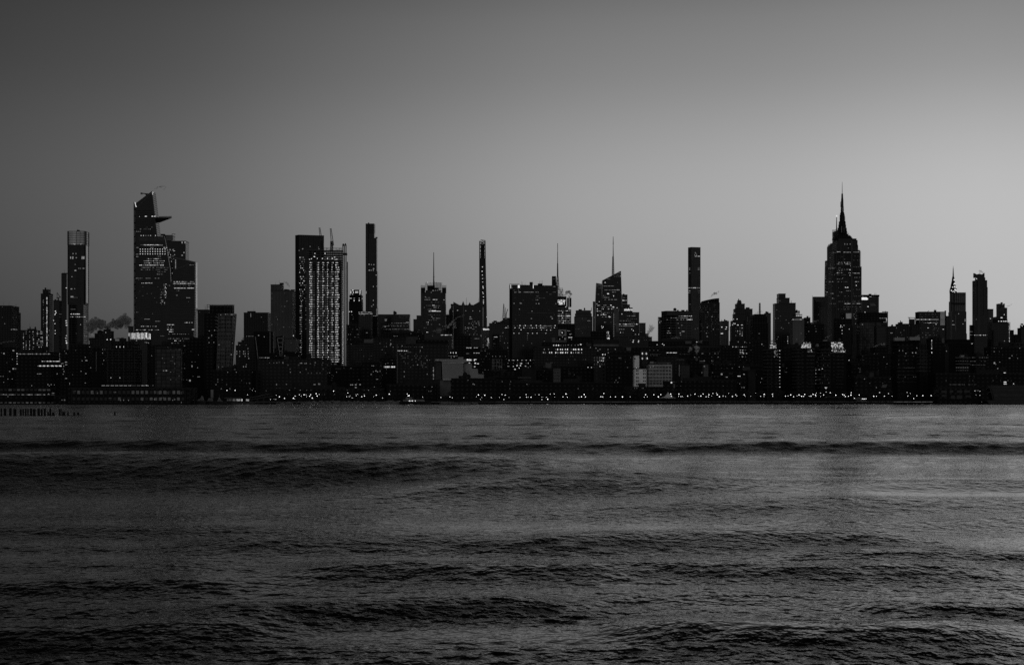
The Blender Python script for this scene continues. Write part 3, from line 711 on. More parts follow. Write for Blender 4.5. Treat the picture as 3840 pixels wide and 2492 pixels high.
mb = MB(); Yc = 2460; mb.bar((X(219, Yc), Yc, Z(1127, Yc)), (X(219, Yc), Yc, Z(1115, Yc)), .8); mb.bar((X(212, Yc), Yc, Z(1118, Yc)), (X(228, Yc), Yc, Z(1113, Yc)), .6); mb.bar((X(214, Yc), Yc, Z(1097, Yc)), (X(227, Yc), Yc, Z(1115, Yc)), .4); mb.bar((X(214, Yc), Yc, Z(1097, Yc)), (X(214, Yc), Yc, Z(1118, Yc)), .35)
o = mb.build('tower_crane', M['steel']); tag(o, 'small luffing crane on the unfinished dark tower at far left', 'crane'); b.done()
b = T(OT, 'slender dark shaft close behind the left side of the rounded tower', OF, 2650, 'glass', [(230, 258, 1025)])
b.dots([(249, 1079, 5, 3), (248, 1202, 6, 3), (249, 1210, 6, 3), (250, 1219, 7, 3), (248, 1277, 4, 4), (250, 1285, 5, 6, ), (247, 1267, 4, 3), (249, 1258, 3, 3)], lv=3); b.rbox(232, 256, 1023, 1025, 4, 4, name=None); b.done()

# rounded cluster tower (four soft lobes), glazed open crown
Y = 2500; b = T('residential_tower', 'tall tower of rounded lobes with a pale gridded glass crown, second tallest on the left', 'residential tower', Y, 'glass2', [(256, 332, 1140)], D=30, parapet=False, clutter=0)
fp = []; cy = Y + 18; cx = X(294, cy); hw = (X(331, cy) - X(257, cy)) / 2
for k in range(64):
    a = 6.283 * k / 64; lob = abs(math.cos(2 * (a + math.pi / 4))) ** .55
    fp.append((cx + hw * (.82 + .18 * lob) * (abs(math.cos(a)) ** .5) * (1 if math.cos(a) > 0 else -1), cy + hw * .85 * (.82 + .18 * lob) * (abs(math.sin(a)) ** .5) * (1 if math.sin(a) > 0 else -1)))
b.part('shaft', MB().prism(fp, Z(1140, Y), Z(916, Y)), M['glass2'])
cr = [(cx + (x - cx) * .985, cy + (y - cy) * .985) for x, y in fp]
b.part('crown_glass', MB().prism(cr, Z(916, Y), Z(866, Y)), 'mirror')
mb = MB()
for k in range(0, 64, 2): mb.bar((fp[k][0], fp[k][1], Z(916, Y)), (fp[k][0], fp[k][1], Z(865, Y)), .22)
for py in (865.5, 874, 882, 890, 899, 908, 916):
    for k in range(64): mb.bar((*fp[k], Z(py, Y)), (*fp[(k + 1) % 64], Z(py, Y)), .28)
b.part('crown_frame', mb, 'steel')
xs = X(327, Y); mb = MB(); mb.box(X(324.5, Y + 6), X(327, Y + 6), Y + 3, Y + 9, Z(1135, Y), Z(920, Y)); b.part('glass_fin', mb, 'gloss')
b.whip(292, 858, 866, .4); b.rbox(288, 296, 862, 866, 20, 6)
b.segs.insert(0, (257, (X(257, Y + 2), Y + 2), 331, (X(331, Y + 2), Y + 2), Z(1140, Y), Z(866, Y))); 
b.row(265, 282, 915.5, 4, 2.4, 2, (3, 2), .8); b.row(298, 308, 915.5, 4, 2.4, 2, (3, 2), .8)
b.dots([(274, 951, 3, 5), (285, 951, 2.5, 6), (265, 966, 4, 10), (273, 966, 5, 12), (286, 966, 5, 4), (308, 966, 4, 14), (314, 966, 6, 13), (283, 1014, 8, 5), (296, 1006), (302, 1006), (313, 1006, 8, 2), (270, 1037, 5, 3), (268, 1083, 8, 4), (280, 1082, 3, 3), (270, 1112, 12, 5), (282, 991)], lv=2)
b.row(266, 300, 1177, 3.2, 2.8, 3, (3, 3, 2), .95); b.row(265, 320, 1187.5, 3.6, 2.4, 2.4, (2, 3), .9); b.row(266, 282, 1159, 4, lv=(1, 2)); b.row(266, 290, 1115, 4, lv=(1,))
b.lit(262, 1200, 328, 1460, 14, lv=(1, 2, 3)); b.col(325, 1190, 1300, 14, 2, 3, (2, 1), .8); b.done()

# small group right of it
b = T('apartment_block', 'dark block with a pointed gable roof behind the left hand smoke plume', 'apartment block', 2050, 'brick', [(355, 394, 1249), (333, 432, 1266)], clutter=0)
b.poly([(365, 1249.5), (365, 1241), (376, 1236.5), (388, 1241), (388, 1249.5)], Y=2053, D=8, name='gable_roof', m=M['dark'], seg=False); b.dots([(333, 1280), (333, 1287)], lv=2); b.done()
b = T('apartment_block', 'square dark block with two bright terrace lights, right of the pointed gable', 'apartment block', 2000, 'brick', [(388, 415, 1234), (388, 427, 1240)])
b.dots([(397, 1246, 2, 2), (403, 1241, 2, 2), (402, 1273, 4, 3.5), (415, 1272, 4, 4)], lv=3); b.done()
Y = 2040; r = root('satellite_dish', 'white satellite dish on the roof below the left smoke plume', 'satellite dish', (X(346, Y), Y, Z(1268, Y)))
vs = []; fs = []; n = 16
for i in range(5):
    for k in range(n):
        rr = 2.9 * i / 4; a = 6.283 * k / n; vs.append((X(346, Y) + rr * math.cos(a) * .9, Y - .9 + .12 * rr * rr * .9, Z(1258, Y) + rr * math.sin(a)))
for i in range(4):
    for k in range(n): fs.append((i * n + k, i * n + (k + 1) % n, (i + 1) * n + (k + 1) % n, (i + 1) * n + k))
MB().add(vs, fs).build('reflector', M['white'], r); MB().cyl(X(346, Y), Y + .4, .3, Z(1268, Y), .2, Z(1258, Y), 6).build('stand', M['steel'], r)
b = T(OT, 'office block wrapped in a faint pale grid with tall blank attic, below two smoke plumes', OF, 1500, 'dark', [(425, 525, 1278), (400, 532, 1309)], D=26)
b.fins(403, 530, 1310, 1436, 20.5, 'trim2', .55); b.bands(402, 530, 1311, 1436, 9.8, 'trim2', .5); b.fins(428, 522, 1280, 1308, 13, 'trim2', .5)
b.dots([(437, 1300, 1.6, 6), (450, 1300, 1.6, 6), (464, 1300, 1.6, 6), (416, 1416, 2, 4), (450, 1416, 2, 4)], lv=3)
mb = MB(); Yc = 1508; mb.bar((X(449, Yc), Yc, Z(1279, Yc)), (X(452, Yc), Yc, Z(1270, Yc)), .5); mb.bar((X(437, Yc), Yc, Z(1268.5, Yc)), (X(463, Yc), Yc, Z(1268, Yc)), .45); mb.bar((X(455, Yc), Yc, Z(1265.5, Yc)), (X(466, Yc), Yc, Z(1265, Yc)), .2)
b.part('window_cleaning_crane', mb, 'steel'); b.done()
b = T(LB, 'dark block with one thin pale vertical strip, left of the gridded office block', LC, 1560, 'dark', [(345, 403, 1300)], [(385, 1310, 402, 1400, 9, 2.5, 3, (1, 2, 2))], D=18)
b.fins(361, 362, 1318, 1390, 5, 'trim', 1.1); b.done()
b = T(OT, 'squat tower wearing a brightly lit crown of vertical fins, left of the tallest tapered tower', OF, 2000, 'glass', [(481, 500, 1222), (481, 567, 1246)], D=22, clutter=0)
for i in range(22): b.pane(484 + i * 3.8, 1258 + (b.rng.uniform(-3, 1)), 1.9, 25, b.rng.choice((3, 3, 2)), 'light_fin', .3)
b.row(484, 564, 1268, 1.95, 1.2, 9, (3, 2), .9, 'light_fin'); b.dots([(487, 1276), (512, 1275), (512, 1278, 4, 2), (551, 1284, 3, 4), (557, 1285, 3, 4), (545, 1283, 4, 2)], lv=2); b.done()

# ---- tallest tapered tower with the triangular deck
Y = 2500; b = B(OT, 'tallest tapered glass tower with slanted top and a triangular sky deck jutting right', OF, Y, M['glass2'], group=None)
b.root.location = (X(560, Y), Y, GZ)
b.poly([(509, 762), (577, 716), (583, 760), (589, 807), (598, 880), (612, 985), (640, 1290), (640, 1460), (509, 1460)], D=26)
b.poly([(501, 757.5), (509, 762), (509, 1460), (501, 1460)], Y=Y + 3, D=6, m=facade('sky_glow_panels', 30, 12, 1.1, .012, .07, .6, .35), name='side_facade')  # sky glow reflected on this side is put in as paler panels
Yd = Y + 8; b.part('sky_deck', MB().prism(
    [(X(572, Yd), Yd - 3), (X(594, Yd), Yd), (X(596, Yd), Yd + 4), (X(594, Yd), Yd + 10), (X(572, Yd), Yd + 12)], Z(832, Yd), [Z(815.5, Yd)] * 5,
    [(X(572, Yd), Yd - 5), (X(642, Yd), Yd + 2), (X(643, Yd), Yd + 4), (X(642, Yd), Yd + 6), (X(572, Yd), Yd + 16)]), 'dark')
mb = MB(); mb.extr([(X(594, Yd), Z(816, Yd)), (X(642, Yd), Z(815.5, Yd)), (X(643.4, Yd), Z(809.5, Yd)), (X(594, Yd), Z(810.5, Yd))], Yd + 2, Yd + 2.3); b.part('glass_parapet', mb, 'metal_pale')
mb = MB(); mb.bar((X(509.5, Y), Y - .3, Z(784, Y)), (X(570, Y), Y - .3, Z(722, Y)), .35); b.part('roof_edge', mb, 'trim2')
mb = MB(); mb.bar((X(547, Y), Y + 5, Z(737, Y)), (X(547, Y), Y + 5, Z(725, Y)), .9); mb.bar((X(525, Y), Y + 5, Z(723, Y)), (X(557, Y), Y + 5, Z(726, Y)), .7); mb.bar((X(525, Y), Y + 5, Z(723.5, Y)), (X(531, Y), Y + 5, Z(724, Y)), 1.3); mb.bar((X(540, Y), Y + 5, Z(725, Y)), (X(547, Y), Y + 5, Z(732, Y)), .4)
b.part('window_cleaning_crane', mb, 'steel')
b.part('beacon', MB().bar((X(505, Y), Y + 2, Z(758, Y)), (X(511, Y), Y - .6, Z(776, Y)), .55), GL[3])
b.dots([(573, 721.5, 7, 2.6), (572.5, 728, 3, 4)], lv=3)
b.dots([(547, 811, 8, 3.2), (571, 811, 7, 3), (579, 811, 3, 4), (583, 811, 2, 4), (523, 812, 2, 2)], lv=3); b.row(524, 576, 859, 4, lv=(1, 2), p=.5); b.row(512, 526, 868, 3.5, lv=(1, 2)); b.row(544, 572, 852, 4, lv=(0, 1), p=.6); b.row(520, 590, 883, 9, 3, 2.6, (3, 2), .8)
b.bands(510, 575, 790, 880, 8.4, 'roof', 1.6)
# lower block in front
Yb = Y - 14; b.Y = Yb
b.poly([(521, 886), (617, 886), (622, 905), (640, 1010), (655, 1290), (655, 1460), (521, 1460)], Y=Yb, D=4)
b.fins(522, 616, 888, 903, 2.6, 'trim2', .9)
for i in range(3): 
    for j in range(11): b.pane(526 + j * 9.3, 934 + i * 9, 3.4, 3.0, 3)
b.row(526, 612, 936, 4.6, 2, 1.6, (0, 1)); b.row(540, 610, 918, 3, 3, 1.8, (3, 3, 2)); b.row(528, 540, 918, 3.4, lv=(1,)); b.row(540, 610, 921, 3, lv=(1, 0)); b.row(565, 576, 928, 3, lv=(2,)); b.row(613, 625, 928, 3, lv=(2, 3)); b.row(512, 518, 928, 3, lv=(2,)); b.row(512, 518, 953, 3, lv=(2,)); b.row(512, 518, 962, 3, lv=(2,))
for y, xa, xb, p, lv in [(970, 552, 606, .8, (1, 2, 3)), (978, 540, 618, .85, (2, 3, 2)), (986, 541, 615, .85, (2, 2, 3)), (994, 523, 614, .95, (2, 3, 3)), (1003, 530, 632, .7, (1, 2, 2)), (1011, 530, 630, .4, (1, 2)), (1019, 590, 620, .6, (1, 2)), (1028, 590, 632, .5, (1, 2)), (1043, 509, 600, .45, (1, 2)), (1061, 532, 570, .8, (2, 2, 3)), (1070, 610, 645, .5, (1, 2)), (961, 590, 604, .8, (2, 1))]: b.row(xa, xb, y, 2.9, 2.5, 2.1, lv, p)
b.lit(602, 1065, 625, 1140, 46, 2.0, 2.4, (1, 2, 2, 3), 3, 5); b.lit(512, 1050, 600, 1220, 16, lv=(0, 1, 1)); b.row(512, 600, 1236.5, 2.8, 2.4, 2, (2, 3, 1), .6); b.row(525, 595, 1223, 3, lv=(1, 2, 3), p=.45); b.row(543, 562, 1196, 3, lv=(2,)); b.row(560, 620, 1204, 4, lv=(1, 2), p=.5); b.row(505, 520, 1170, 4, lv=(1,))
b.done()
b = T(OT, 'dark tower with louvred upper step, behind and right of the tallest tapered tower', OF, 2850, 'glass', [(612, 657, 881), (618, 709, 903)], D=30, clutter=0)
b.rbox(600, 617, 877, 882, 6, 6, 'roof', 'cooling_unit'); b.part('louvre_panel', MB().box(X(623, 2850), X(648, 2850), 2851 - .4, 2851.6, Z(901, 2850), Z(883, 2850)), 'trim2'); b.rbox(645, 646, 877, 882, 4, 1, name=None); b.rbox(655, 656, 877, 882, 4, 1, name=None); b.rbox(644, 657, 876.5, 878, 4, 1, name=None)
b.dots([(683, 909, 5, 8), (694, 909, 5, 9), (638, 936, 5, 5), (630, 948, 4, 5), (649, 937), (690, 947, 5, 5), (683, 957, 6, 5), (638, 964, 8, 2), (629, 937), (631, 963)], lv=2); b.lit(628, 935, 655, 1040, 34, 2, 2.2, (1, 2, 3), 3, 5); b.done()
Y = 2320; b = B(OT, 'tapered glass tower with a sloping roof and one brilliant edge, right of the tallest tower', OF, Y, M['glass2']); b.root.location = (X(680, Y), Y, GZ)
b.poly([(657, 968), (741, 982), (741, 1170), (733, 1290), (733, 1460), (570, 1460), (598, 1290), (624, 1120), (652, 1040)], D=20)
b.part('roof_edge', MB().bar((X(652, Y), Y - .4, Z(965, Y)), (X(733, Y), Y - .4, Z(983, Y)), .7), 'trim2'); b.part('roof_edge', MB().bar((X(655, Y), Y - .3, Z(1012, Y)), (X(718, Y), Y - .3, Z(986, Y)), .3), 'trim2')
b.part('sky_glint_edge', MB().box(X(735.5, Y), X(740, Y), Y - 1.2, Y + .5, Z(1155, Y), Z(985, Y)), 'gloss').data.materials[0] = GL[2]  # glowing strip stands in for the sky's glint on the glass edge
b.part('lit_stair', MB().box(X(735.5, Y), X(740.5, Y), Y - .8, Y + .4, Z(1240, Y), Z(1170, Y)), GL[1])
b.dots([(658.5, 975 + i * 5, 3.6, 4) for i in range(7)], lv=2); b.row(712, 728, 993, 4, lv=(2,), p=.8)
for y, xa, xb, p, lv in [(1056, 650, 735, .7, (1, 2, 2, 3)), (1063, 650, 732, .95, (2, 3, 3)), (1071, 652, 732, .35, (1, 2)), (1080, 655, 733, .95, (2, 3, 3)), (1089, 655, 672, .5, (1, 2)), (1107, 662, 668, .9, (2,)), (1116, 700, 712, .9, (2,)), (1131, 704, 708, .9, (1,)), (1209, 693, 728, .6, (2, 3)), (1217, 628, 652, .95, (2, 2, 3)), (1226, 628, 650, .7, (1, 2)), (1235, 628, 650, .9, (2, 3)), (1235, 718, 728, .9, (3,)), (1243, 632, 650, .9, (2, 3)), (1252, 630, 720, .3, (1, 2)), (1259, 600, 616, .9, (1,)), (1269, 625, 720, .4, (1, 2)), (1277, 655, 690, .6, (1, 3)), (1286, 625, 672, .9, (1, 2)), (1294, 655, 690, .6, (1, 2))]: b.row(xa, xb, y, 3, 2.6, 2.2, lv, p)
b.done()
b = T(OT, 'dark flat-topped block right of the brilliant edged tower', OF, 2250, 'brick', [(741, 790, 1160)], [(745, 1170, 775, 1260, 4, 2, 2, (0, 1))]); b.done()
# leaning gridded tower
Y = 1520; b = B(AT, 'tower narrowing downwards with a framed roof terrace and pale gridded right side', AC, Y, M['dark']); b.root.location = (X(830, Y), Y, GZ)
b.poly([(766, 1174), (820, 1174), (818, 1290), (808, 1460), (766, 1460)], D=20)
b.poly([(820.3, 1174), (888, 1174), (878, 1290), (862, 1460), (808.4, 1460), (818.3, 1290)], D=18, m=facade('slatted_grid', 6, 4.2, .5, .004, .05, .6, .3), name='side_facade')
b.part('grid', (lambda mb: [mb.bar((X(820 + k * 11, Y), Y - .3, Z(1176, Y)), (X(812 + k * 8.6, Y), Y - .3, Z(1400, Y)), .25) for k in range(7)] and [mb.bar((X(820, Y), Y - .3, Z(y, Y)), (X(886 - (y - 1174) * .11, Y), Y - .3, Z(y, Y)), .2) for y in range(1184, 1390, 13)] and mb)(MB()), 'trim2')
b.rbox(787, 872, 1144, 1174, 8, 8, 'dark')
mb = MB()
for x in [776, 786, 797, 842, 852, 862, 870, 877]: mb.bar((X(x, Y), Y + 1, Z(1174, Y)), (X(x, Y), Y + 1, Z(1141, Y)), .22)
for y in (1142, 1150, 1161): mb.bar((X(776, Y), Y + 1, Z(y, Y)), (X(800 if y > 1142 else 877, Y), Y + 1, Z(y, Y)), .2); mb.bar((X(842, Y), Y + 1, Z(y, Y)), (X(877, Y), Y + 1, Z(y, Y)), .2)
b.part('terrace_frame', mb, 'steel')
b.dots([(838, 1147, 2, 2), (845, 1144, 3, 3), (828, 1180, 2, 3), (846, 1178, 4, 3), (853, 1178, 3, 4), (867, 1179, 3, 5), (873, 1179, 3, 4), (785, 1240), (806, 1238), (783, 1266), (794, 1257), (784, 1284), (802, 1283), (820, 1292, 3, 3), (824, 1292), (867, 1328, 4, 5), (872, 1287, 3, 3)], lv=2); b.dots([(820, 1376, 5, 6), (834, 1376, 7, 6), (848, 1376, 3, 5)], lv=1); b.done()
b = T('apartment_block', 'stepped dark block with a cluster of tall lit windows, left of the dark flat slab', 'apartment block', 1750, 'brick', [(905, 915, 1274), (892, 925, 1281), (884, 985, 1294)], D=20)
for x in (888, 899, 913, 919, 931): b.col(x, 1317, 1338, 9, 2.2, 5, (2, 2, 1), .9)
b.dots([(899, 1293, 2, 3), (923, 1294, 2, 3), (930, 1306, 2, 4), (913, 1374, 3, 6), (922, 1374, 4, 3), (933, 1343, 4, 4), (924, 1366)], lv=2); b.done()
b = T(OT, 'plain dark slab with one thin lit roof sign light, left of the pale apartment slab', OF, 2350, 'brick', [(914, 1018, 1171)], [(925, 1260, 970, 1264, 9, 2, 2, (1, 2)), (960, 1180, 1010, 1400, 9, 2, 2, (1, 2, 2))]); b.dots([(940.5, 1181, 1.6, 17)], lv=2); b.done()
# leaning river towers with pale edges
for lab, poly, lines in [('low leaning block outlined by two thin pale edges, left of two', [(950, 1243), (1029, 1243), (1029, 1460), (970, 1460)], [((958, 1262), (968, 1345)), ((1013, 1244), (1013, 1322)), ((1027, 1244), (1027, 1322))]), ('low leaning block with a pale ladder-like frame narrowing downwards, right of two', [(1034, 1262), (1068, 1258), (1062, 1460), (1052, 1460)], [((1040, 1268), (1051, 1336)), ((1063, 1258), (1057, 1334)), ((1040, 1268), (1063, 1268)), ((1043, 1284), (1061, 1284)), ((1046, 1300), (1060, 1300)), ((1048, 1316), (1059, 1316))])]:
    Y = 1620; b = B(AT, lab, AC, Y, M['dark']); b.root.location = (X(poly[0][0], Y), Y, GZ); b.poly(poly, D=14)
    mb = MB()
    for p, q in lines: mb.bar((X(p[0], Y), Y - .3, Z(p[1], Y)), (X(q[0], Y), Y - .3, Z(q[1], Y)), .28)
    b.part('edge_trim', mb, 'trim')
    if 'left of' in lab:
        b.dots([(970, 1257, 4, 4), (991, 1262)], lv=2); b.dots([(1028, 1330, 15, 10)], lv=1); b.row(975, 1012, 1340.5, 5, 2.4, 2.4, (2, 3, 2), .9)
    b.done()
b = T('apartment_block', 'broad pale apartment slab full of small dark windows with a boxy attic at left', 'apartment block', 2150, 'apt', [(1015, 1064, 1066), (1015, 1108, 1088)], [(1020, 1100, 1100, 1300, 22, 2, 2, (1, 1, 2))], D=30)
b.dots([(1049, 1057, 5, 3), (1054, 1058, 4, 3), (1100, 1258, 5, 4), (1087, 1276, 3, 3), (1020, 1320, 3, 3)], lv=3); b.rbox(1049, 1062, 1060, 1066, 6, 6); b.rbox(1090, 1104, 1085, 1088, 6, 6); b.rbox(1072, 1084, 1084.5, 1088, 6, 6); b.done()
b = T('apartment_block', 'pale lower wing with dark windows at the foot of the pale apartment slab', 'apartment block', 2100, 'apt', [(1030, 1121, 1268)], [(1040, 1275, 1115, 1330, 5, 2, 2, (1,))], clutter=0); b.done()
# tall flat slab with construction tower in front
b = T(OT, 'tall flat-topped dark slab behind the construction tower with a lighter left flank', OF, 2700, 'glass', [(1107, 1215, 880)], corner=1120, D=30, clutter=0)
b.lit(1124, 965, 1143, 1130, 60, 2.3, 2.6, (1, 2, 3), 3.6, 8); b.lit(1126, 1130, 1132, 1330, 42, 2.2, 2.4, (2, 3, 2), 4.5, 8.6); b.col(1147, 1000, 1240, 8.6, 1.8, 2.2, (1, 2), .5); b.dots([(1163, 924), (1136, 932), (1134, 934, 4, 2), (1122, 939), (1194, 927), (1196, 933), (1210, 905), (1137, 965, 5, 3), (1141, 973, 5, 2)], lv=2); b.fins(1121, 1214, 883, 930, 9, 'roof', 1.4); b.done()
for lab, pts_, mastx in [('luffing crane leaning on the roof of the flat dark slab, left of two', [(1198, 853), (1203, 880), (1210, 935)], (1209, 935, 905)), ('upright luffing crane on the construction tower, right of two', [(1240, 856), (1243, 878), (1247, 920)], (1244, 945, 905))]:
    Yc = 2440 if 'upright' in lab else 2440; r = root('tower_crane', lab, 'crane', (X(mastx[0], Yc), Yc, Z(mastx[1], Yc)), 'cranes on the construction tower')
    P = [(X(x, Yc), Yc, Z(y, Yc)) for x, y in pts_]
    jib = MB(); 
    for k in range(12):
        t0, t1 = k / 12, (k + 1) / 12; a = Vector(P[0]).lerp(Vector(P[2]), t0); c = Vector(P[0]).lerp(Vector(P[2]), t1); wv = .9 + t0 * 1.2
        jib.bar(a + Vector((-wv, 0, 0)), c + Vector((-wv, 0, 0)), .45); jib.bar(a + Vector((wv, 0, 0)), c + Vector((wv, 0, 0)), .45); jib.bar(a + Vector((-wv, 0, 0)), c + Vector((wv, 0, 0)), .18)
    jib.build('jib', M['steel'], r); m2 = MB().mast(X(mastx[0], Yc), Yc, 1.8, Z(mastx[1], Yc), 1.8, Z(mastx[2], Yc), 5, .5); m2.build('mast', M['steel'], r)
    MB().box(X(mastx[0] - 3, Yc), X(mastx[0] + 5, Yc), Yc - 1.5, Yc + 1.5, Z(918, Yc), Z(911, Yc)).build('cab', M['steel'], r)
Y = 2400; b = T('construction_tower', 'unfinished tower ablaze with columns of work lamps on every floor', 'construction tower', Y, 'dark', [(1163, 1283, 1010)], D=26, parapet=False, clutter=0)
b.segs = []
# floor slabs standing proud of a recessed core, visible gaps between them
b.fac = MB(); x0, x1 = X(1150, Y + 3), X(1283, Y); Dp = 26
b.fac.box(X(1166, Y), X(1276, Y), Y + 5, Y + Dp - 2, GZ, Z(975, Y))
sl = MB(); y = 938
ys_ = []
while y < 1400: sl.box(x0, x1, Y, Y + Dp, Z(y + 1.3, Y), Z(y, Y)); ys_.append(y); y += 8.62
b.part('floor_slabs', sl, facade('raw_concrete_slab', 12, 4, .02, .05, .05))
cl_ = MB()
for k in range(9):
    x = X(1156 + k * 15.4, Y)
    for yy in (Y + 1, Y + Dp - 1.5): cl_.box(x - .5, x + .5, yy, yy + .9, GZ, Z(940, Y))
b.part('columns', cl_, 'conc')
b.part('glass_skin', MB().box(X(1149.5, Y), X(1163, Y), Y - .2, Y + .3, GZ, Z(1013, Y)), M['grid'])
b.part('netting', MB().box(X(1160, Y), X(1281, Y), Y - .5, Y - .1, Z(985, Y), Z(977, Y)), 'conc')
fr = MB()
for x in (1214, 1224, 1238, 1260, 1272, 1281): fr.bar((X(x, Y), Y + 2, Z(938, Y)), (X(x, Y), Y + 2, Z(929, Y)), .25)
fr.bar((X(1214, Y), Y + 2, Z(929, Y)), (X(1281, Y), Y + 2, Z(929.5, Y)), .25); fr.bar((X(1214, Y), Y + 2, Z(934, Y)), (X(1281, Y), Y + 2, Z(934, Y)), .18); fr.bar((X(1262, Y), Y + 2, Z(938, Y)), (X(1280, Y), Y + 2, Z(930, Y)), .2); fr.bar((X(1224, Y), Y + 2, Z(930, Y)), (X(1238, Y), Y + 2, Z(938, Y)), .2)
for k in range(26): x = 1214 + b.rng.uniform(0, 66); fr.bar((X(x, Y), Y + 1, Z(978, Y)), (X(x + b.rng.uniform(-3, 3), Y), Y + 1, Z(940 + b.rng.uniform(0, 12), Y)), .14)
b.part('guard_rail', fr, 'steel')
b.segs.append((1150, (X(1150, Y), Y), 1283, (X(1283, Y), Y), GZ, Z(930, Y)))
for (xc, dbl) in ((1165.5, 3), (1193, 2), (1211.5, 1.4), (1229, 1.4), (1246.5, 1.6), (1264, 3.4)):
    for j, y in enumerate(ys_):
        if y < 980 or y > 1358 or (y > 1342 and xc < 1200) : continue
        for q in range(int(dbl + b.rng.random())): b.pane(xc + (q - (dbl - 1) / 2) * 3.6 + b.rng.uniform(-.7, .7), y + 3.6 + b.rng.uniform(-.4, .4), b.rng.uniform(2.2, 3.4), b.rng.uniform(2.8, 4.0), b.rng.choice((3, 3, 2)), 'work_lamp', .4)
for y in ys_[9:]:
    for xa in (1172, 1198, 1217, 1235, 1252): 
        b.pane(xa + 5, y + 4.2, 10, 3.6, 1 if y > 1290 else (0 if b.rng.random() < .6 else 1), 'lit_ceiling', .05)
b.dots([(1181, 950, 4, 3), (1219, 950, 4, 4), (1161, 972, 4, 3), (1168, 970, 4, 3), (1179, 962, 6, 4), (1190, 969), (1209, 969, 3.4, 4), (1228, 969, 4, 4), (1246, 969, 4, 4), (1255, 964, 4, 4), (1257, 973, 4, 3), (1263, 972, 4, 3)], lv=3, mesh='work_lamp')
b.done()
# hoist tower beside it
Y = 2395; r = root('construction_hoist', 'glazed scaffold hoist rising beside the lamp-lit construction tower', 'hoist', (X(1291, Y), Y, GZ))
mb = MB()
for x in (1284.5, 1290.5, 1297):
    for yy in (Y, Y + 7): mb.bar((X(x, Y), yy, GZ), (X(x, Y), yy, Z(916, Y)), .32)
y = 918
while y < 1380:
    mb.bar((X(1284, Y), Y, Z(y, Y)), (X(1297.5, Y), Y, Z(y, Y)), .2); mb.bar((X(1297, Y), Y, Z(y, Y)), (X(1297, Y), Y + 7, Z(y, Y)), .2); y += 4.3
mb.box(X(1286, Y), X(1301, Y), Y - .5, Y + 6, Z(956, Y), Z(948, Y)); mb.box(X(1285, Y), X(1289, Y), Y, Y + 4, Z(921, Y), Z(913, Y)); mb.box(X(1293, Y), X(1297, Y), Y, Y + 4, Z(920, Y), Z(912, Y))
mb.build('frame', M['steel'], r); MB().box(X(1281.2, Y), X(1283, Y), Y - .8, Y - .3, Z(1330, Y), Z(1010, Y)).build('edge_strip', M['trim'], r)
MB().bar((X(1302, Y), Y + 3, GZ), (X(1302, Y), Y + 3, Z(981, Y)), .8).build('service_mast', M['steel'], r)
for k in range(46):
    o = bpy.data.objects.new('work_lamp', pane(2 if k < 20 else 3, 'work_lamp')); COL.objects.link(o); o.parent = r; o.location = Vector((X(1285.5 + (k % 3) * .3, Y), Y - .6, Z(1018 + k * 7.6, Y))) - r.location; o.scale = (1.1, .3, 1.0)
for k in range(26):
    o = bpy.data.objects.new('work_lamp', pane(1, 'work_lamp')); COL.objects.link(o); o.parent = r; o.location = Vector((X(1292.5, Y), Y - .6, Z(1016 + k * 8.6, Y))) - r.location; o.scale = (1.8, .3, .7)

b = T(OT, 'dark tower with a squared crown lit by tall slots, right of the construction tower', OF, 2650, 'rib', [(1315, 1356, 1086), (1310, 1361, 1106), (1308, 1362, 1130)], D=24, clutter=0, parapet=False); b.m = M['dark']
b.dots([(1316, 1095, 2.4, 12), (1325, 1096, 2.4, 8), (1333, 1095, 1.6, 9), (1338, 1095, 2.6, 9), (1342, 1095, 1.6, 9), (1350, 1096, 2.6, 11), (1323, 1088, 6, 4), (1351, 1089, 5, 3.4), (1328, 1126, 3, 6), (1347, 1126, 3, 6), (1328, 1118, 3, 2), (1347, 1118, 3, 2), (1313, 1118, 3, 4), (1358, 1119, 3, 4), (1318, 1118, 2, 3), (1322, 1103, 4, 2), (1349, 1103, 4, 2), (1318, 1168, 4, 4), (1310, 1168)], lv=3); b.lit(1312, 1180, 1358, 1300, 12, 2, 2, (1, 2)); b.done()
b = T('residential_tower', 'tallest needle-like slab with a lower right shoulder and steam wisps on its roof', 'residential tower', 4300, 'grid', [(1371, 1407, 838), (1371, 1416, 892), (1371, 1418, 1016)], D=30, clutter=0, parapet=False); b.m = M['glass']; b.fl = 4.5
b.rbox(1380, 1384, 834.5, 838, 6, 6); b.rbox(1408, 1415, 888.5, 892, 8, 8); b.whip(1411, 887, 892, .3)
b.dots([(1384, 991, 5, 4), (1393, 992, 3, 3), (1402, 992, 5, 3), (1401, 1007, 6, 4), (1385, 1013, 6, 4), (1392, 1013, 3, 4), (1400, 1013, 4, 4), (1411, 1031, 6, 3), (1400, 1074, 3, 5), (1414, 1073, 3, 3), (1373, 1096, 3, 12), (1400, 1126, 3, 5), (1400, 1142, 3, 5), (1394, 1148, 4, 3), (1415, 1142, 3, 4)], lv=2)
b.fins(1382, 1406, 840, 875, 3.4, 'roof', 1.6); b.part('recess', MB().box(X(1380.5, 4300), X(1382, 4300), 4299.4, 4300.3, Z(1160, 4300), Z(845, 4300)), 'dark'); b.done()
b = T(OT, 'curved glass block with two bright roof light lines, in front of the needle-like slab', OF, 2300, 'grid', [(1345, 1397, 1166)], D=20, clutter=0); b.m = M['glass']
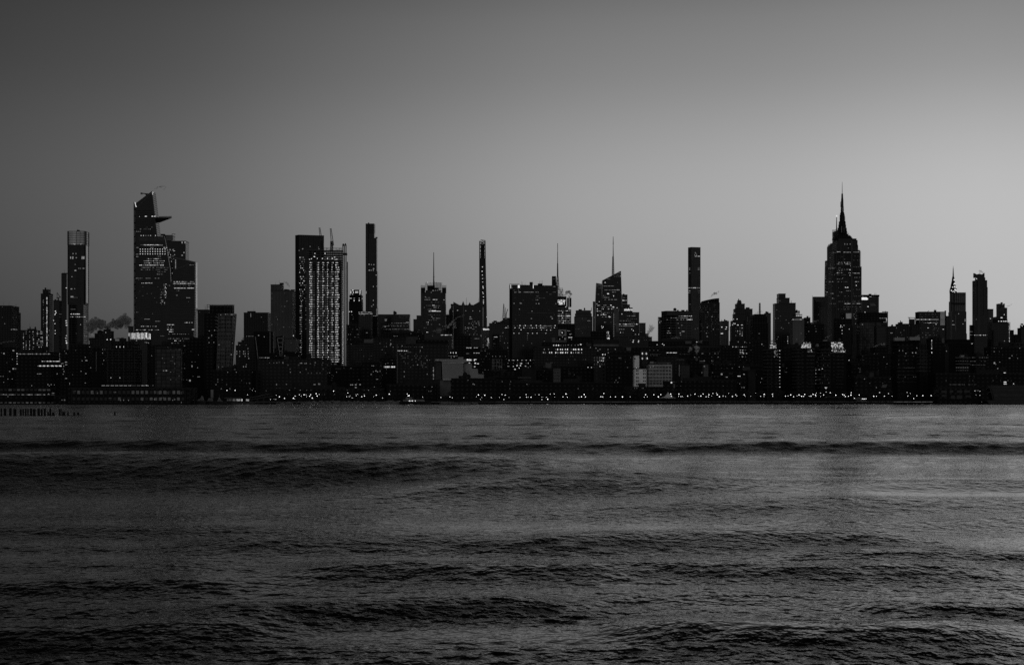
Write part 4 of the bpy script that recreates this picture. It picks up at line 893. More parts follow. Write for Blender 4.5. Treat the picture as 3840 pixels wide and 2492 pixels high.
b.row(1346, 1395, 1170.5, 2.5, 2.6, 1.6, (2, 3, 2), .95); b.row(1346, 1395, 1176, 2.7, 2.6, 1.8, (3, 2), .95); b.row(1350, 1372, 1181, 4, lv=(1, 2), p=.7); b.col(1398.5, 1190, 1245, 2.7, 1.6, 1.8, (2, 1), .8); b.row(1374, 1378, 1247, 3, lv=(2,)); b.done()
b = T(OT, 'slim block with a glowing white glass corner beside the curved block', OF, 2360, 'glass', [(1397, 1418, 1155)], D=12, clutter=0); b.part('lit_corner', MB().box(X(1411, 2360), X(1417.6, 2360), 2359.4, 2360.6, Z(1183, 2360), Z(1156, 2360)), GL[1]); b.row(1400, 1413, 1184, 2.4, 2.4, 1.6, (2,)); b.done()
b = T(OT, 'wide dark mid-rise with faint banded windows and a pale roof box, below the curved block', OF, 1800, 'glass2', [(1300, 1436, 1290)], [(1320, 1300, 1430, 1380, 9, 2, 2, (1, 2))], D=26, clutter=0)
b.m = M['brick']; b.bands(1322, 1434, 1296, 1392, 8.6, 'conc', 3.4, 'spandrels'); b.rbox(1365, 1403, 1272, 1287, 6, 10, 'trim2'); b.rbox(1345, 1432, 1285, 1290, 4, 14, 'roof'); b.dots([(1384, 1279.5, 4, 4)], lv=3); b.done()
b = T(OT, 'broad low dark tower with a dark lettered pale sign panel at its upper right', OF, 2500, 'glass', [(1416, 1539, 1178)], D=26, clutter=1)
Yb = 2500; b.part('sign_panel', MB().box(X(1496, Yb), X(1537, Yb), Yb - .8, Yb - .2, Z(1192, Yb), Z(1181, Yb)), 'trim2'); b.text('Allianz', 1500, 1524, 1182.6, 1189.6, 'dark', name='sign_lettering')
mb = MB(); cx, cz = X(1530.5, Yb), Z(1186.4, Yb)
for k in range(20):
    a, c = 6.283 * k / 20, 6.283 * (k + 1) / 20; mb.bar((cx + 1.7 * math.cos(a), Yb - 1, cz + 1.7 * math.sin(a)), (cx + 1.7 * math.cos(c), Yb - 1, cz + 1.7 * math.sin(c)), .14)
for dx, h in ((-.6, .6), (0, 1), (.6, .6)): mb.bar((cx + dx, Yb - 1, cz - .9), (cx + dx, Yb - 1, cz + h), .14)
b.part('sign_emblem', mb, 'dark'); b.rbox(1475, 1482, 1166, 1178, 8, 4, 'steel', 'antenna'); b.whip(1478.5, 1161, 1166)
b.dots([(1447, 1197, 9, 2), (1447, 1201, 9, 2), (1528, 1208, 12, 2.4), (1444, 1224, 7, 4), (1462, 1249, 3, 3), (1470, 1249, 3, 3), (1447, 1263, 4, 2)], lv=2); b.row(1470, 1530, 1211, 3, 2, 1.8, (1, 2), .8); b.row(1442, 1530, 1222, 3.4, 2.2, 1.8, (1, 2), .7); b.row(1440, 1535, 1234, 3, 2, 1.6, (1, 2, 2), .85); b.row(1450, 1535, 1217, 4, 2, 1.6, (0, 1), .5); b.done()
# ---- centre-left
b = T(OT, 'dark stepped block with a rounded shoulder tucked left of the masted tower', OF, 2850, 'glass2', [(1562, 1585, 1182), (1550, 1585, 1196)], D=20, clutter=0); b.lit(1555, 1200, 1576, 1290, 6, 6, 2, (0, 0, 1)); b.done()
Y = 2600; b = T(OT, 'tower with open screen walls rising past its roof and a tall thin mast', OF, Y, 'glass2', [(1596, 1656, 1088), (1578, 1673, 1096)], D=24, clutter=0, parapet=False)
sc_ = MB()
def screen(mb, x0, x1, yt, yb, Yc, nx, ny, r=.2, up=3):
    for i in range(nx + 1):
        x = x0 + (x1 - x0) * i / nx; mb.bar((X(x, Yc), Yc, Z(yb, Yc)), (X(x, Yc), Yc, Z(yt - (random.uniform(0, up)), Yc)), r)
    for j in range(ny + 1):
        y = yt + (yb - yt) * j / ny; mb.bar((X(x0, Yc), Yc, Z(y, Yc)), (X(x1, Yc), Yc, Z(y, Yc)), r * .8)
screen(sc_, 1578.5, 1594, 1071, 1100, Y - .4, 6, 8); screen(sc_, 1657, 1673, 1071, 1100, Y - .4, 6, 8); screen(sc_, 1595, 1657, 1062, 1088, Y + 10, 13, 4, .22, 6); screen(sc_, 1630, 1657, 1061, 1090, Y + 16, 8, 3, .22, 6)
b.part('screen_walls', sc_, 'steel'); b.rbox(1602, 1630, 1070, 1090, 6, 10, 'dark'); b.rbox(1630, 1645, 1078, 1090, 8, 6, 'dark'); b.rbox(1578.5, 1593, 1078, 1097, 2, 8, 'dark'); b.rbox(1658, 1672.5, 1078, 1097, 2, 8, 'dark')
b.whip(1602, 1059, 1070, .25); mb = MB(); mb.cyl(X(1625.5, Y), Y + 8, 1.5, Z(1075, Y), 1.0, Z(1036, Y), 8); mb.cyl(X(1625.5, Y), Y + 8, 1.0, Z(1036, Y), .5, Z(944, Y), 8); mb.bar((X(1622.5, Y), Y + 8, Z(1036, Y)), (X(1629, Y), Y + 8, Z(1036, Y)), .3)
b.part('mast', mb, 'trim2'); 
Ym = Y; b.part('beacon', MB().box(X(1601.5, Y), X(1603.5, Y), Y + 5, Y + 6, Z(1059, Y), Z(1057, Y)), GL[3])
b.dots([(1595, 1113, 3, 3), (1622, 1089), (1626, 1089), (1634, 1088), (1617, 1096, 3, 2), (1641, 1088), (1591, 1152, 2, 3), (1665, 1124, 6, 3), (1620, 1187)], lv=2)
for y, xa, xb, p, lv in [(1115.5, 1598, 1612, .7, (1,)), (1123, 1581, 1614, .95, (1, 2)), (1123, 1623, 1642, .95, (2, 3)), (1144.5, 1623, 1630, 1, (3,)), (1146, 1632, 1650, .8, (2, 1)), (1145, 1597, 1614, .5, (1,)), (1152.5, 1624, 1645, .8, (2,)), (1160, 1602, 1616, .8, (1, 2)), (1166.5, 1610, 1652, 1, (3, 3, 2)), (1164.5, 1620, 1636, 1, (3,)), (1193, 1622, 1650, .8, (2, 1)), (1208, 1600, 1612, .9, (2, 3)), (1216, 1600, 1660, .3, (1, 2)), (1245, 1600, 1608, 1, (2, 3)), (1228, 1590, 1600, .6, (1,)), (1133, 1581, 1668, .2, (0, 1)), (1180, 1581, 1668, .25, (0, 1)), (1200, 1600, 1664, .3, (1,)), (1223, 1660, 1672, .8, (2, 1))]: b.row(xa, xb, y, 2.8, 2.6, 2.4, lv, p)
b.bands(1580, 1592, 1105, 1290, 9, 'conc', 3, 'spandrels'); b.done()
b = T(OT, 'small dark block with two antennas squeezed right of the masted tower', OF, 2900, 'glass', [(1673, 1684, 1179)], D=14, clutter=0); b.whip(1676, 1170, 1179, .3); b.whip(1680, 1172, 1179, .3); b.done()
Y = 3000; b = B(OT, 'dark broad tower with a jagged crown of small spires and a rounded left shoulder', OF, Y, M['glass']); b.root.location = (X(1745, Y), Y, GZ)
b.poly([(1683, 1165), (1686, 1158), (1690, 1155), (1692, 1146), (1697, 1140), (1700, 1140), (1700, 1460), (1683, 1460)], D=14, name='shoulder')
b.poly([(1700, 1131), (1723, 1143), (1731, 1143.5), (1737, 1128), (1743, 1143), (1756, 1143), (1762, 1132), (1767, 1142), (1776, 1143), (1797, 1131), (1812, 1150), (1812, 1460), (1700, 1460)], D=24)
b.part('shoulder_dome', MB().cyl(X(1696, Y), Y + 8, 4.2, Z(1145, Y), 3.4, Z(1138.5, Y), 14), 'dark'); b.whip(1749, 1115, 1143, .4); b.whip(1795, 1118, 1133, .3); b.part('rib', MB().box(X(1737, Y), X(1739.4, Y), Y - .6, Y + .2, Z(1250, Y), Z(1134, Y)), 'trim2')
b.dots([(1716, 1163, 5, 4), (1699, 1167), (1747, 1165), (1773, 1165), (1799, 1166), (1765, 1195, 12, 2), (1764, 1188, 6, 3), (1710, 1228, 2, 2)], lv=2)
b.lit(1745, 1205, 1800, 1260, 24, 3, 2, (1, 2, 2)); b.row(1752, 1795, 1212, 3.2, lv=(1, 2), p=.5); b.row(1752, 1780, 1228, 3.2, lv=(2,), p=.6); b.row(1778, 1798, 1269, 3.5, lv=(2, 1), p=.7); b.done()
Y = 4300; b = B('residential_tower', 'extremely slender dark tower with open cross-braced top and lights down its centre', 'residential tower', Y, M['glass']); b.root.location = (X(1812, Y), Y, GZ); b.fl = 4.5
b.poly([(1797, 967), (1821.5, 967), (1826.5, 1200), (1827, 1460), (1797, 1460)], D=16)
mb = MB(); mb.box(X(1797, Y), X(1800, Y), Y, Y + 16, Z(967, Y), Z(903, Y)); mb.prism([(X(1818.5, Y), Y), (X(1821.5, Y), Y), (X(1821.5, Y), Y + 16), (X(1818.5, Y), Y + 16)], Z(967, Y), Z(903, Y), [(X(1817.5, Y), Y), (X(1820.5, Y), Y), (X(1820.5, Y), Y + 16), (X(1817.5, Y), Y + 16)])
yy = 904
while yy < 966:
    mb.box(X(1799, Y), X(1819, Y), Y, Y + 1.2, Z(yy + 1.2, Y), Z(yy, Y)); mb.bar((X(1800, Y), Y + .6, Z(yy, Y)), (X(1818.5, Y), Y + .6, Z(yy + 14, Y)), .7); mb.bar((X(1818.5, Y), Y + .6, Z(yy, Y)), (X(1800, Y), Y + .6, Z(yy + 14, Y)), .7); yy += 14.5 if yy < 940 else 8
mb.box(X(1804, Y), X(1815, Y), Y + 6, Y + 7, Z(967, Y), Z(915, Y))
for x in (1803, 1806, 1809, 1812, 1816): mb.bar((X(x, Y), Y + 3, Z(967, Y)), (X(x, Y), Y + 3, Z(906, Y)), .8)
b.part('braced_top', mb, 'steel'); mb = MB().bar((X(1802, Y), Y + 5, Z(899, Y)), (X(1820, Y), Y + 5, Z(901, Y)), .9); mb.bar((X(1810, Y), Y + 5, Z(904, Y)), (X(1810, Y), Y + 5, Z(899, Y)), .6); b.part('roof_crane', mb, 'steel')
b.dots([(1809, 1000.5, 4, 3), (1808, 1017, 4, 3.4), (1809, 1031, 3, 3), (1810, 1044, 5, 2), (1810, 1057, 4, 2), (1811, 1074, 3.6, 3.6), (1812, 1080, 3.8, 3.6), (1810, 1095, 3, 2.4), (1812, 1100, 4, 3), (1813, 1113, 3, 3.4), (1813, 1125, 3, 2.4), (1813, 1131, 3.4, 3.4), (1813, 1137, 3, 3), (1807, 1188, 5, 2.4), (1825, 1188, 1.6, 3)], lv=3)
b.row(1805, 1818, 1044, 3, 2, 1.6, (1,)); b.dots([(1810, 966), (1816, 966, 4, 3), (1810, 950, 3, 5)], lv=1); b.fins(1802, 1820, 968, 998, 3, 'roof', 1.2); b.done()
b = T(OT, 'squarish tower with pale gridded top panel and bright bank lettering', OF, 2700, 'grid', [(1803, 1851, 1225)], D=18, clutter=1)
Yb = 2700; b.part('panel', MB().box(X(1804, Yb), X(1849, Yb), Yb - .5, Yb, Z(1256, Yb), Z(1228, Yb)), facade('panel_grid', 2.6, 2.4, .25, .10, .04)); b.text('BARCLAYS', 1820, 1853, 1231.5, 1237.5, SIGN, name='sign_lettering', bold=.01)
b.part('sign_emblem', MB().extr([(X(x, Yb), Z(y, Yb)) for x, y in [(1811.5, 1232), (1813.5, 1231), (1815, 1232), (1816.5, 1231), (1818.5, 1232), (1818.5, 1235), (1815, 1238.5), (1811.5, 1235)]], Yb - 1.3, Yb - 1), GL[3])
b.dots([(1802.5, 1258, 2, 8), (1833, 1252, 6, 3)], lv=2)
for k in range(13): b.row(1828, 1834, 1268 + k * 3.8, 2.6, 2.6, 2.4, (2, 3, 1), .8)
b.lit(1812, 1262, 1828, 1310, 12, 2.4, 2, (1, 2)); b.done()
b = T(OT, 'dark ragged-topped block with rooftop rigging, left of the slab with the lit numeral', OF, 2450, 'glass', [(1845, 1892, 1206), (1834, 1914, 1211)], [(1860, 1260, 1905, 1300, 14, 2, 2, (1, 1, 2))], D=20, clutter=3)
b.bands(1855, 1905, 1270, 1330, 6, 'conc', 1.5); b.row(1895, 1910, 1228, 4, lv=(2, 3), p=.9); b.row(1850, 1865, 1262, 2.6, lv=(2, 3)); b.dots([(1886, 1247), (1857, 1210), (1904, 1303, 3, 3), (1904, 1316, 3, 3), (1905, 1222, 5, 2)], lv=2); b.done()
b = T(OT, 'dark shaft carrying one brilliant vertical light bar, right of the bank tower', OF, 2300, 'dark', [(1846, 1872, 1252)], D=10, clutter=0); b.dots([(1854, 1308, 4.6, 26)], lv=3, mesh='light_bar'); b.row(1852, 1866, 1263, 2.5, 2.5, 2, (2, 3)); b.lit(1848, 1270, 1856, 1350, 6, lv=(1,)); b.done()
b = T(OT, 'half-built block with a lattice hoist and crane masts, behind the slab with the lit numeral', OF, 2600, 'glass', [(1885, 1922, 1191)], D=16, clutter=0); b.dots([(1897, 1194, 10, 2)], lv=1); b.done()
Y = 2590; r = root('tower_crane', 'lattice hoist mast and two short crane jibs left of the slab with the lit numeral', 'crane', (X(1890, Y), Y, Z(1191, Y)))
MB().mast(X(1889, Y), Y, 2.2, Z(1191, Y), .3, Z(1139, Y), 7, .32).build('mast', M['steel'], r); mb = MB(); mb.bar((X(1896, Y), Y, Z(1191, Y)), (X(1896, Y), Y, Z(1153, Y)), .4); mb.bar((X(1897, Y), Y, Z(1182, Y)), (X(1904, Y), Y, Z(1158, Y)), .6); mb.bar((X(1898, Y), Y, Z(1191, Y)), (X(1898, Y), Y, Z(1176, Y)), .7); mb.build('jib', M['steel'], r)
# slab with numeral
Y = 2300; b = T(OT, 'massive black slab with a big lit numeral one at its upper left corner', OF, Y, 'glass', [(1910, 2092, 1067)], corner=1921, D=34, clutter=0)
Yn = Y - .2
b.Y = Y; b.text('1', 1942, 1949, 1068.5, 1079.5, GL[3], dy=.0, name='lit_numeral', bold=.06); b.part('lit_numeral', MB().box(X(1998.8, Y), X(2000.8, Y), Y + .2, Y + 1.2, Z(1081, Y), Z(1067.5, Y)), GL[3]); b.part('lit_numeral', MB().box(X(1914.3, Y), X(1916, Y), Y + 1, Y + 3, Z(1080.5, Y), Z(1067, Y)), GL[3])
b.rbox(1986, 1998, 1057, 1067, 10, 8); b.rbox(2017, 2034, 1062.5, 1067, 10, 8)
for x, y in ((1955, 1054), (1960, 1056), (1969, 1060), (2023, 1053), (2029, 1052), (2034, 1050)): b.whip(x, y, 1067, .22)
mb = MB()
for k in range(9): mb.bar((X(1910 + k * 4.6, Y), Y + 3, Z(1067, Y)), (X(1910 + k * 4.6, Y), Y + 3, Z(1063.5, Y)), .15)
mb.bar((X(1910, Y), Y + 3, Z(1063.7, Y)), (X(1948, Y), Y + 3, Z(1063, Y)), .25); b.part('roof_rail', mb, 'steel')
b.row(1963, 2001, 1095, 2.3, 2.0, 2.4, (1, 2, 2), .95); b.row(1930, 1937, 1095, 2.4, lv=(1, 2)); b.row(1945, 1954, 1095, 2.4, lv=(1, 2)); b.row(2008, 2020, 1095, 2.6, lv=(1, 2), p=.7); b.row(2074, 2084, 1095, 3, lv=(1,)); b.row(2050, 2053, 1095, 3, lv=(1,)); b.row(2062, 2068, 1103, 4, lv=(2, 1)); b.row(1978, 2000, 1103, 6, 1.8, 1.8, (1, 2), .8)
b.row(2008, 2022, 1103, 3, 1.6, 1.6, (1, 0), .7); b.row(2009, 2044, 1117, 2.6, 1.8, 1.8, (0, 1), .9); b.dots([(1951, 1137, 3, 4), (1955, 1137, 3, 3), (2011, 1138, 4, 2.4), (2021, 1138, 4, 4), (2084, 1138, 4, 2), (1948, 1159), (1995, 1166), (1993, 1194, 5, 2), (2071, 1194, 5, 4), (2067, 1187, 8, 1.6), (1928, 1137), (2043, 1072, 2, 2), (1928, 1088, 2, 2), (1945, 1088, 2, 2), (1920, 1079.5, 1.6, 2)], lv=2)
b.row(1978, 2088, 1172.5, 4, 1.6, 1.6, (0,), .8); b.row(2074, 2084, 1074, 2.6, 2, 2.2, (1, 2)); b.row(2012, 2018, 1110, 3, lv=(1,)); b.row(2009, 2018, 1124, 3, lv=(1, 2))
b.row(1925, 2084, 1221, 2.6, 2.3, 3.0, (0, 1, 0, 1, 2), .55); b.row(2015, 2072, 1222, 2.4, 2.1, 2.6, (1, 2, 1), .85); b.dots([(x, 1220, 3.4, 3.6) for x in (1950, 1970, 1992, 2011, 2027, 2082)], lv=3)
b.row(1925, 2086, 1229, 2.6, 2.2, 2.6, (0, 1, 1, 2), .6); b.dots([(x, 1228.5, 3, 3) for x in (1931, 1947.5, 1964, 1996, 2012, 2028, 2036, 2079)], lv=3); b.row(1923, 2070, 1236, 7, 2, 1.8, (0, 1), .5); b.dots([(1927, 1249), (1946, 1249), (1980, 1249), (1997, 1249), (2014, 1249), (2047, 1249), (1954, 1236, 3, 3), (2030, 1236), (2050, 1237), (2065, 1237)], w=2.6, h=2.6, lv=3)
b.row(1925, 2070, 1249, 5, 2, 1.6, (0,), .6); b.lit(1930, 1080, 2080, 1215, 26, 2, 1.8, (0, 0, 1)); b.dots([(1978, 1258), (1978, 1266), (1978, 1273, 2, 3), (1994, 1287), (1962, 1295)], lv=1); b.bands(1922, 2091, 1089, 1090, 5, 'conc', 1.2); b.done()
b = T('chimney_tower', 'black tapered shaft standing above the right end of the massive slab', 'tower', 2800, 'dark', [(2068, 2090, 1130)], clutter=0, parapet=False); b.poly([(2068, 1130), (2069.5, 1035), (2085, 1035), (2088, 1130)], D=12, Y=2801); b.part('louvre', MB().box(X(2072, 2800), X(2081, 2800), 2800.4, 2801.4, Z(1046, 2800), Z(1044, 2800)), 'trim'); b.done()
# tower with mast and lettered cube
Y = 2800; b = T(OT, 'tower with glowing two-letter fashion sign cube, lattice frame and very tall mast', OF, Y, 'grid', [(2086, 2124, 1111), (2084, 2128, 1150), (2086, 2142, 1160)], D=14, clutter=0, parapet=False)
b.m = M['grid']; mb = MB().mast(X(2092, Y), Y + 14, 3.2, Z(1085, Y), 1.4, Z(1035, Y), 9, .4); mb.cyl(X(2092, Y), Y + 14, 1.5, Z(1035, Y), 1.1, Z(985, Y), 8); mb.cyl(X(2092, Y), Y + 14, .8, Z(985, Y), .6, Z(945, Y), 8)
for k in range(9): z = Z(945 - k * 3.8, Y); mb.bar((X(2092, Y), Y + 14, z), (X(2092, Y), Y + 14, z + 2.4), .35 if k % 2 else .6)
mb.cyl(X(2092, Y), Y + 14, .3, Z(912.5, Y), .1, Z(909, Y), 6)
for y, wv in ((1010, 2.6), (985, 2), (1028, 1.8), (1050, 2.4), (945, 1.2)): mb.bar((X(2092 - wv, Y), Y + 14, Z(y, Y)), (X(2092 + wv, Y), Y + 14, Z(y, Y)), .35)
b.part('mast', mb, 'steel')
mb = MB(); screen(mb, 2093, 2111, 1085, 1111, Y + 4, 4, 3, .35, 0); screen(mb, 2096, 2110, 1080, 1085, Y + 6, 2, 1, .3, 0)
for a, c in (((2093, 1111), (2111, 1085)), ((2099, 1085), (2111, 1108)), ((2093, 1098), (2102, 1111))): mb.bar((X(a[0], Y), Y + 4, Z(a[1], Y)), (X(c[0], Y), Y + 4, Z(c[1], Y)), .4)
mb.bar((X(2096, Y), Y + 4, Z(1106, Y)), (X(2118, Y), Y + 4, Z(1106.5, Y)), .4); b.part('roof_frame', mb, 'steel')
mb = MB(); screen(mb, 2127, 2142, 1116.5, 1150, Y + 3, 5, 8, .4, 0); b.part('side_frame', mb, 'steel'); b.rbox(2128, 2132, 1117, 1160, 4, 5, 'dark', 'stair_core'); b.rbox(2136, 2141.5, 1117, 1150, 5, 4, 'dark', 'stair_core')
b.part('sign_cube', MB().box(X(2086, Y), X(2122, Y), Y - 2, Y - .1, Z(1149, Y), Z(1113, Y)), 'dark')
b.text('H&M', 2089.5, 2119.5, 1122.5, 1142.5, SIGN, dy=-2.6, shear=.42, name='sign_lettering', bold=.0)
b.segs = [(2086, (X(2089, Y), Y), 2142, (X(2142, Y), Y), GZ, Z(1150, Y))]
for k, y in enumerate((1165, 1178, 1184, 1190.5, 1197.5, 1204, 1211)): b.row(2091, 2140, y, 2.9, 2.9, 2.8, (1, 1, 2) if y != 1184 else (2, 3), .92)
b.dots([(2105, 1165, 3, 2), (2127, 1165, 6, 2), (2109, 1191, 3, 3), (2113, 1204, 3.4, 3.4), (2119, 1203, 3.4, 3), (2100, 1204, 3, 3), (2112, 1210, 3, 3), (2106, 1216, 2.4, 2.4), (2110, 1171), (2121, 1150, 3, 3)], lv=3); b.fins(2102, 2117, 1155, 1213, 14.5, 'dark', 2.4); b.done()
b = T(LB, 'dark low block beneath the two-letter sign tower holding a square clock panel', LC, 2050, 'dark', [(2092, 2156, 1213)], D=20, clutter=0)
Yb = 2050; b.part('clock_panel', MB().box(X(2094, Yb), X(2124, Yb), Yb - 1, Yb - .2, Z(1259, Yb), Z(1235, Yb)), 'metal_pale')
b.part('clock_dial', MB().add([(X(2109, Yb) + 3.2 * math.cos(6.283 * k / 28), Yb - 1.15, Z(1247, Yb) + 3.2 * math.sin(6.283 * k / 28)) for k in range(28)] + [(X(2109, Yb) + 3.2 * math.cos(6.283 * k / 28), Yb - .9, Z(1247, Yb) + 3.2 * math.sin(6.283 * k / 28)) for k in range(28)], [tuple(range(28))] + [(k, (k + 1) % 28, (k + 1) % 28 + 28, k + 28) for k in range(28)]), 'dark')
b.part('clock_hands', MB().bar((X(2109.5, Yb), Yb - 1.3, Z(1247, Yb)), (X(2104, Yb), Yb - 1.3, Z(1245.8, Yb)), .22).bar((X(2109.5, Yb), Yb - 1.3, Z(1245.5, Yb)), (X(2108.6, Yb), Yb - 1.3, Z(1249.5, Yb)), .22), GL[3])
b.row(2126, 2140, 1240, 3, 2.6, 2, (2, 1), .8); b.dots([(2138, 1253, 5, 3.4), (2143, 1251, 2, 2), (2109, 1263), (2099, 1271, 2.6, 4), (2119, 1270, 2.6, 10), (2145, 1264), (2143, 1272)], lv=2); b.row(2132, 2144, 1264.5, 2.8, 2.8, 2.4, (3,), 1); b.whip(2120, 1238, 1213, .3) if False else None; b.done()
b = T(OT, 'dark stone tower with sloping top corners, between the two-letter sign tower and spired tower', OF, 2650, 'rib', [(2159, 2216, 1163), (2156, 2219, 1175), (2153, 2222, 1186)], D=20, clutter=2)
b.fins(2163, 2200, 1188, 1204, 3.2, 'trim2', 1.2, 'pale_ribs'); b.fins(2163, 2200, 1222, 1235, 3.2, 'trim2', 1.0, 'pale_ribs'); b.lit(2160, 1186, 2216, 1290, 16, 2, 2.4, (0, 1, 1)); b.whip(2218, 1152, 1166, .6); b.row(2204, 2213, 1202, 3.5, 3, 2, (2,)); b.done()  # ribs are plain grey trim, paler than the wall
# spired tower
Y = 2800; b = B(OT, 'faceted glass tower with slanting top and a long thin spire, right of centre', OF, Y, M['glass2']); b.root.location = (X(2285, Y), Y, GZ)
b.poly([(2257, 1051), (2328.5, 1014.5), (2331, 1090), (2334, 1230), (2336, 1460), (2250, 1460), (2255, 1120)], D=20)
b.poly([(2235, 1060.5), (2257, 1064), (2257, 1460), (2229, 1460), (2231, 1140)], Y=Y - 6, D=14, name='left_wing')
mb = MB().mast(X(2300, Y), Y + 8, 2.0, Z(1032, Y), .9, Z(960, Y), 10, .45); mb.cyl(X(2300.5, Y), Y + 8, .9, Z(960, Y), .55, Z(915, Y), 8); mb.cyl(X(2300.5, Y), Y + 8, .8, Z(915, Y), .4, Z(885, Y), 6); b.part('spire', mb, 'steel')
b.part('roof_edge', MB().bar((X(2258, Y), Y - .3, Z(1052, Y)), (X(2328, Y), Y - .3, Z(1016, Y)), .3), 'trim2')
b.dots([(2327, 1014.5, 2, 2), (2327, 1035, 2, 2), (2269, 1059, 3, 4), (2280, 1101, 8, 4), (2301, 1109, 3, 5), (2247, 1131, 2.4, 2.4), (2291, 1144, 6, 3.4), (2300, 1151, 7, 4), (2263, 1178, 4, 4), (2284, 1187, 3, 6), (2314, 1154), (2240, 1158), (2240, 1166), (2242, 1181, 3, 4), (2262, 1225), (2258, 1229), (2256, 1223)], lv=3)
for y, xa, xb, p, lv in [(1023, 2318, 2328, .9, (1,)), (1029.5, 2312, 2328, .9, (1, 0)), (1036, 2304, 2326, .9, (1, 0)), (1046, 2276, 2290, .9, (1,)), (1066.5, 2237, 2256, .9, (1, 0)), (1073, 2237, 2256, .9, (1, 0)), (1080, 2238, 2256, .5, (1, 0)), (1059, 2316, 2324, .6, (1,)), (1072, 2262, 2303, .85, (1, 2)), (1087, 2266, 2324, .9, (1, 2, 2)), (1086, 2314, 2323, 1, (2,)), (1095, 2297, 2330, .4, (1, 2)), (1103, 2243, 2248, .8, (1,)), (1108, 2261, 2272, .9, (2, 1)), (1115, 2261, 2286, .9, (2, 2, 1)), (1123, 2263, 2318, .45, (1, 2)), (1129, 2290, 2325, .3, (1, 2)), (1144, 2241, 2250, 1, (2, 3)), (1146, 2241, 2249, .8, (2,)), (1144, 2264, 2275, .8, (2,)), (1151, 2257, 2300, .7, (1, 2)), (1158, 2257, 2300, .5, (2, 3)), (1166, 2240, 2262, .6, (2,)), (1172, 2257, 2300, .7, (2, 1)), (1180, 2254, 2276, .9, (2, 2, 3)), (1188, 2256, 2292, .8, (2, 1, 3)), (1208, 2252, 2296, .4, (2, 1)), (1139, 2237, 2240, 1, (2,))]: b.row(xa, xb, y, 2.8, 2.4, 2.3, lv, p)
b.done()
b = T(OT, 'thin dark slab edge showing left of the spired glass tower', OF, 2950, 'glass', [(2223, 2236, 1130)], D=8, clutter=1); b.dots([(2231, 1153), (2229, 1190, 5, 2)], lv=1); b.done()
b = T(OT, 'dark narrow tower directly right of the spired glass tower', OF, 3050, 'glass', [(2331, 2353, 1104), (2331, 2362, 1141)], D=14, clutter=1); b.row(2336, 2350, 1126, 3, 2.6, 6, (2, 2, 3), .9); b.dots([(2339, 1116, 3, 4), (2343, 1116, 2, 4)], lv=1); b.row(2338, 2350, 1139, 4, lv=(1, 0)); b.done()
b = T(OT, 'stepped dark office block with glowing lowercase cloud-company lettering on its attic', OF, 2500, 'glass2', [(2318, 2372, 1153), (2300, 2397, 1170)], corner=None, D=22, clutter=1)
b.text('salesforce', 2341, 2372, 1155.5, 1164.5, SIGN, name='sign_lettering', bold=.01)
b.part('flank_panel', MB().extr([(X(x, 2500), Z(y, 2500)) for x, y in [(2301, 1156), (2320, 1154), (2321, 1245), (2311, 1245)]], 2498.4, 2499.8), 'trim2')
for y, xa, xb, p, lv in [(1177, 2376, 2384, .9, (1,)), (1184, 2352, 2382, .7, (1, 2)), (1195, 2352, 2392, .5, (1,)), (1202, 2325, 2375, .5, (2, 1)), (1215, 2305, 2393, .75, (1, 2, 2, 3)), (1222, 2322, 2380, .8, (2, 2, 1)), (1234, 2312, 2342, .95, (2, 2, 1)), (1209, 2355, 2380, .3, (1,)), (1246, 2325, 2345, .4, (2, 1))]: b.row(xa, xb, y, 2.9, 2.5, 2.2, lv, p)
b.dots([(2332, 1177), (2348, 1215, 4, 4), (2388, 1215, 4, 3), (2369, 1234), (2375, 1239), (2327, 1246, 3, 3)], lv=3); b.done()
b = T(OT, 'short ribbed dark block between the lettered office block and the steam plume', OF, 3100, 'rib', [(2396, 2421, 1210)], D=14, clutter=0); b.fins(2399, 2419, 1212, 1245, 3.2, 'trim2', 1); b.dots([(2404, 1245)], lv=2); b.done()
b = T(OT, 'narrow dark block standing just left of the wide white-gridded block', OF, 3000, 'brick', [(2467, 2484, 1188)], D=10, clutter=0); b.dots([(2470, 1194, 3, 3), (2474, 1209, 2, 8), (2479, 1204, 1.6, 5), (2470, 1200)], lv=2); b.done()
b = T(OT, 'wide pale-gridded office block with blank attic at the left foot of the slender square tower', OF, 2300, 'grid', [(2480, 2597, 1165)], corner=2500, D=26, clutter=1, parapet=True)
b.m = M['grid']; b.part('attic', MB().box(X(2501, 2300), X(2596, 2300), 2299.5, 2300, Z(1182, 2300), Z(1168, 2300)), 'conc')
b.row(2546, 2596, 1184.5, 2.8, 2.6, 1.8, (2, 3, 2), .95); b.row(2512, 2596, 1191.5, 3, 2.4, 2, (1, 1, 2), .6); b.row(2556, 2582, 1191.5, 2.6, lv=(2,), p=.9); b.row(2575, 2596, 1198, 2.5, 2.5, 2.6, (3, 2), .95); b.row(2502, 2590, 1198, 3.6, lv=(1, 2), p=.35)
b.dots([(2507, 1241, 7, 2.2), (2504, 1248, 6, 3), (2512, 1248, 6, 3), (2562, 1242, 12, 3), (2551, 1248, 4, 4), (2510, 1229), (2546, 1229), (2557, 1219, 4, 2), (2543, 1212, 2, 3), (2552, 1255)], lv=2)
for x0_ in (2540, 2556, 2562, 2574): b.rbox(x0_, x0_ + 5, 1161.5, 1165, 8, 5)
b.done()
Y = 4400; b = T('residential_tower', 'very slender square tower with an even grid of windows and one lit band midway', 'residential tower', Y, 'grid', [(2580, 2627, 926)], corner=2592, D=24, clutter=0, parapet=True)
b.m = facade('square_window_grid', 4.9, 4.75, .7, .09, .010, .7, .1); b.fl = 4.75
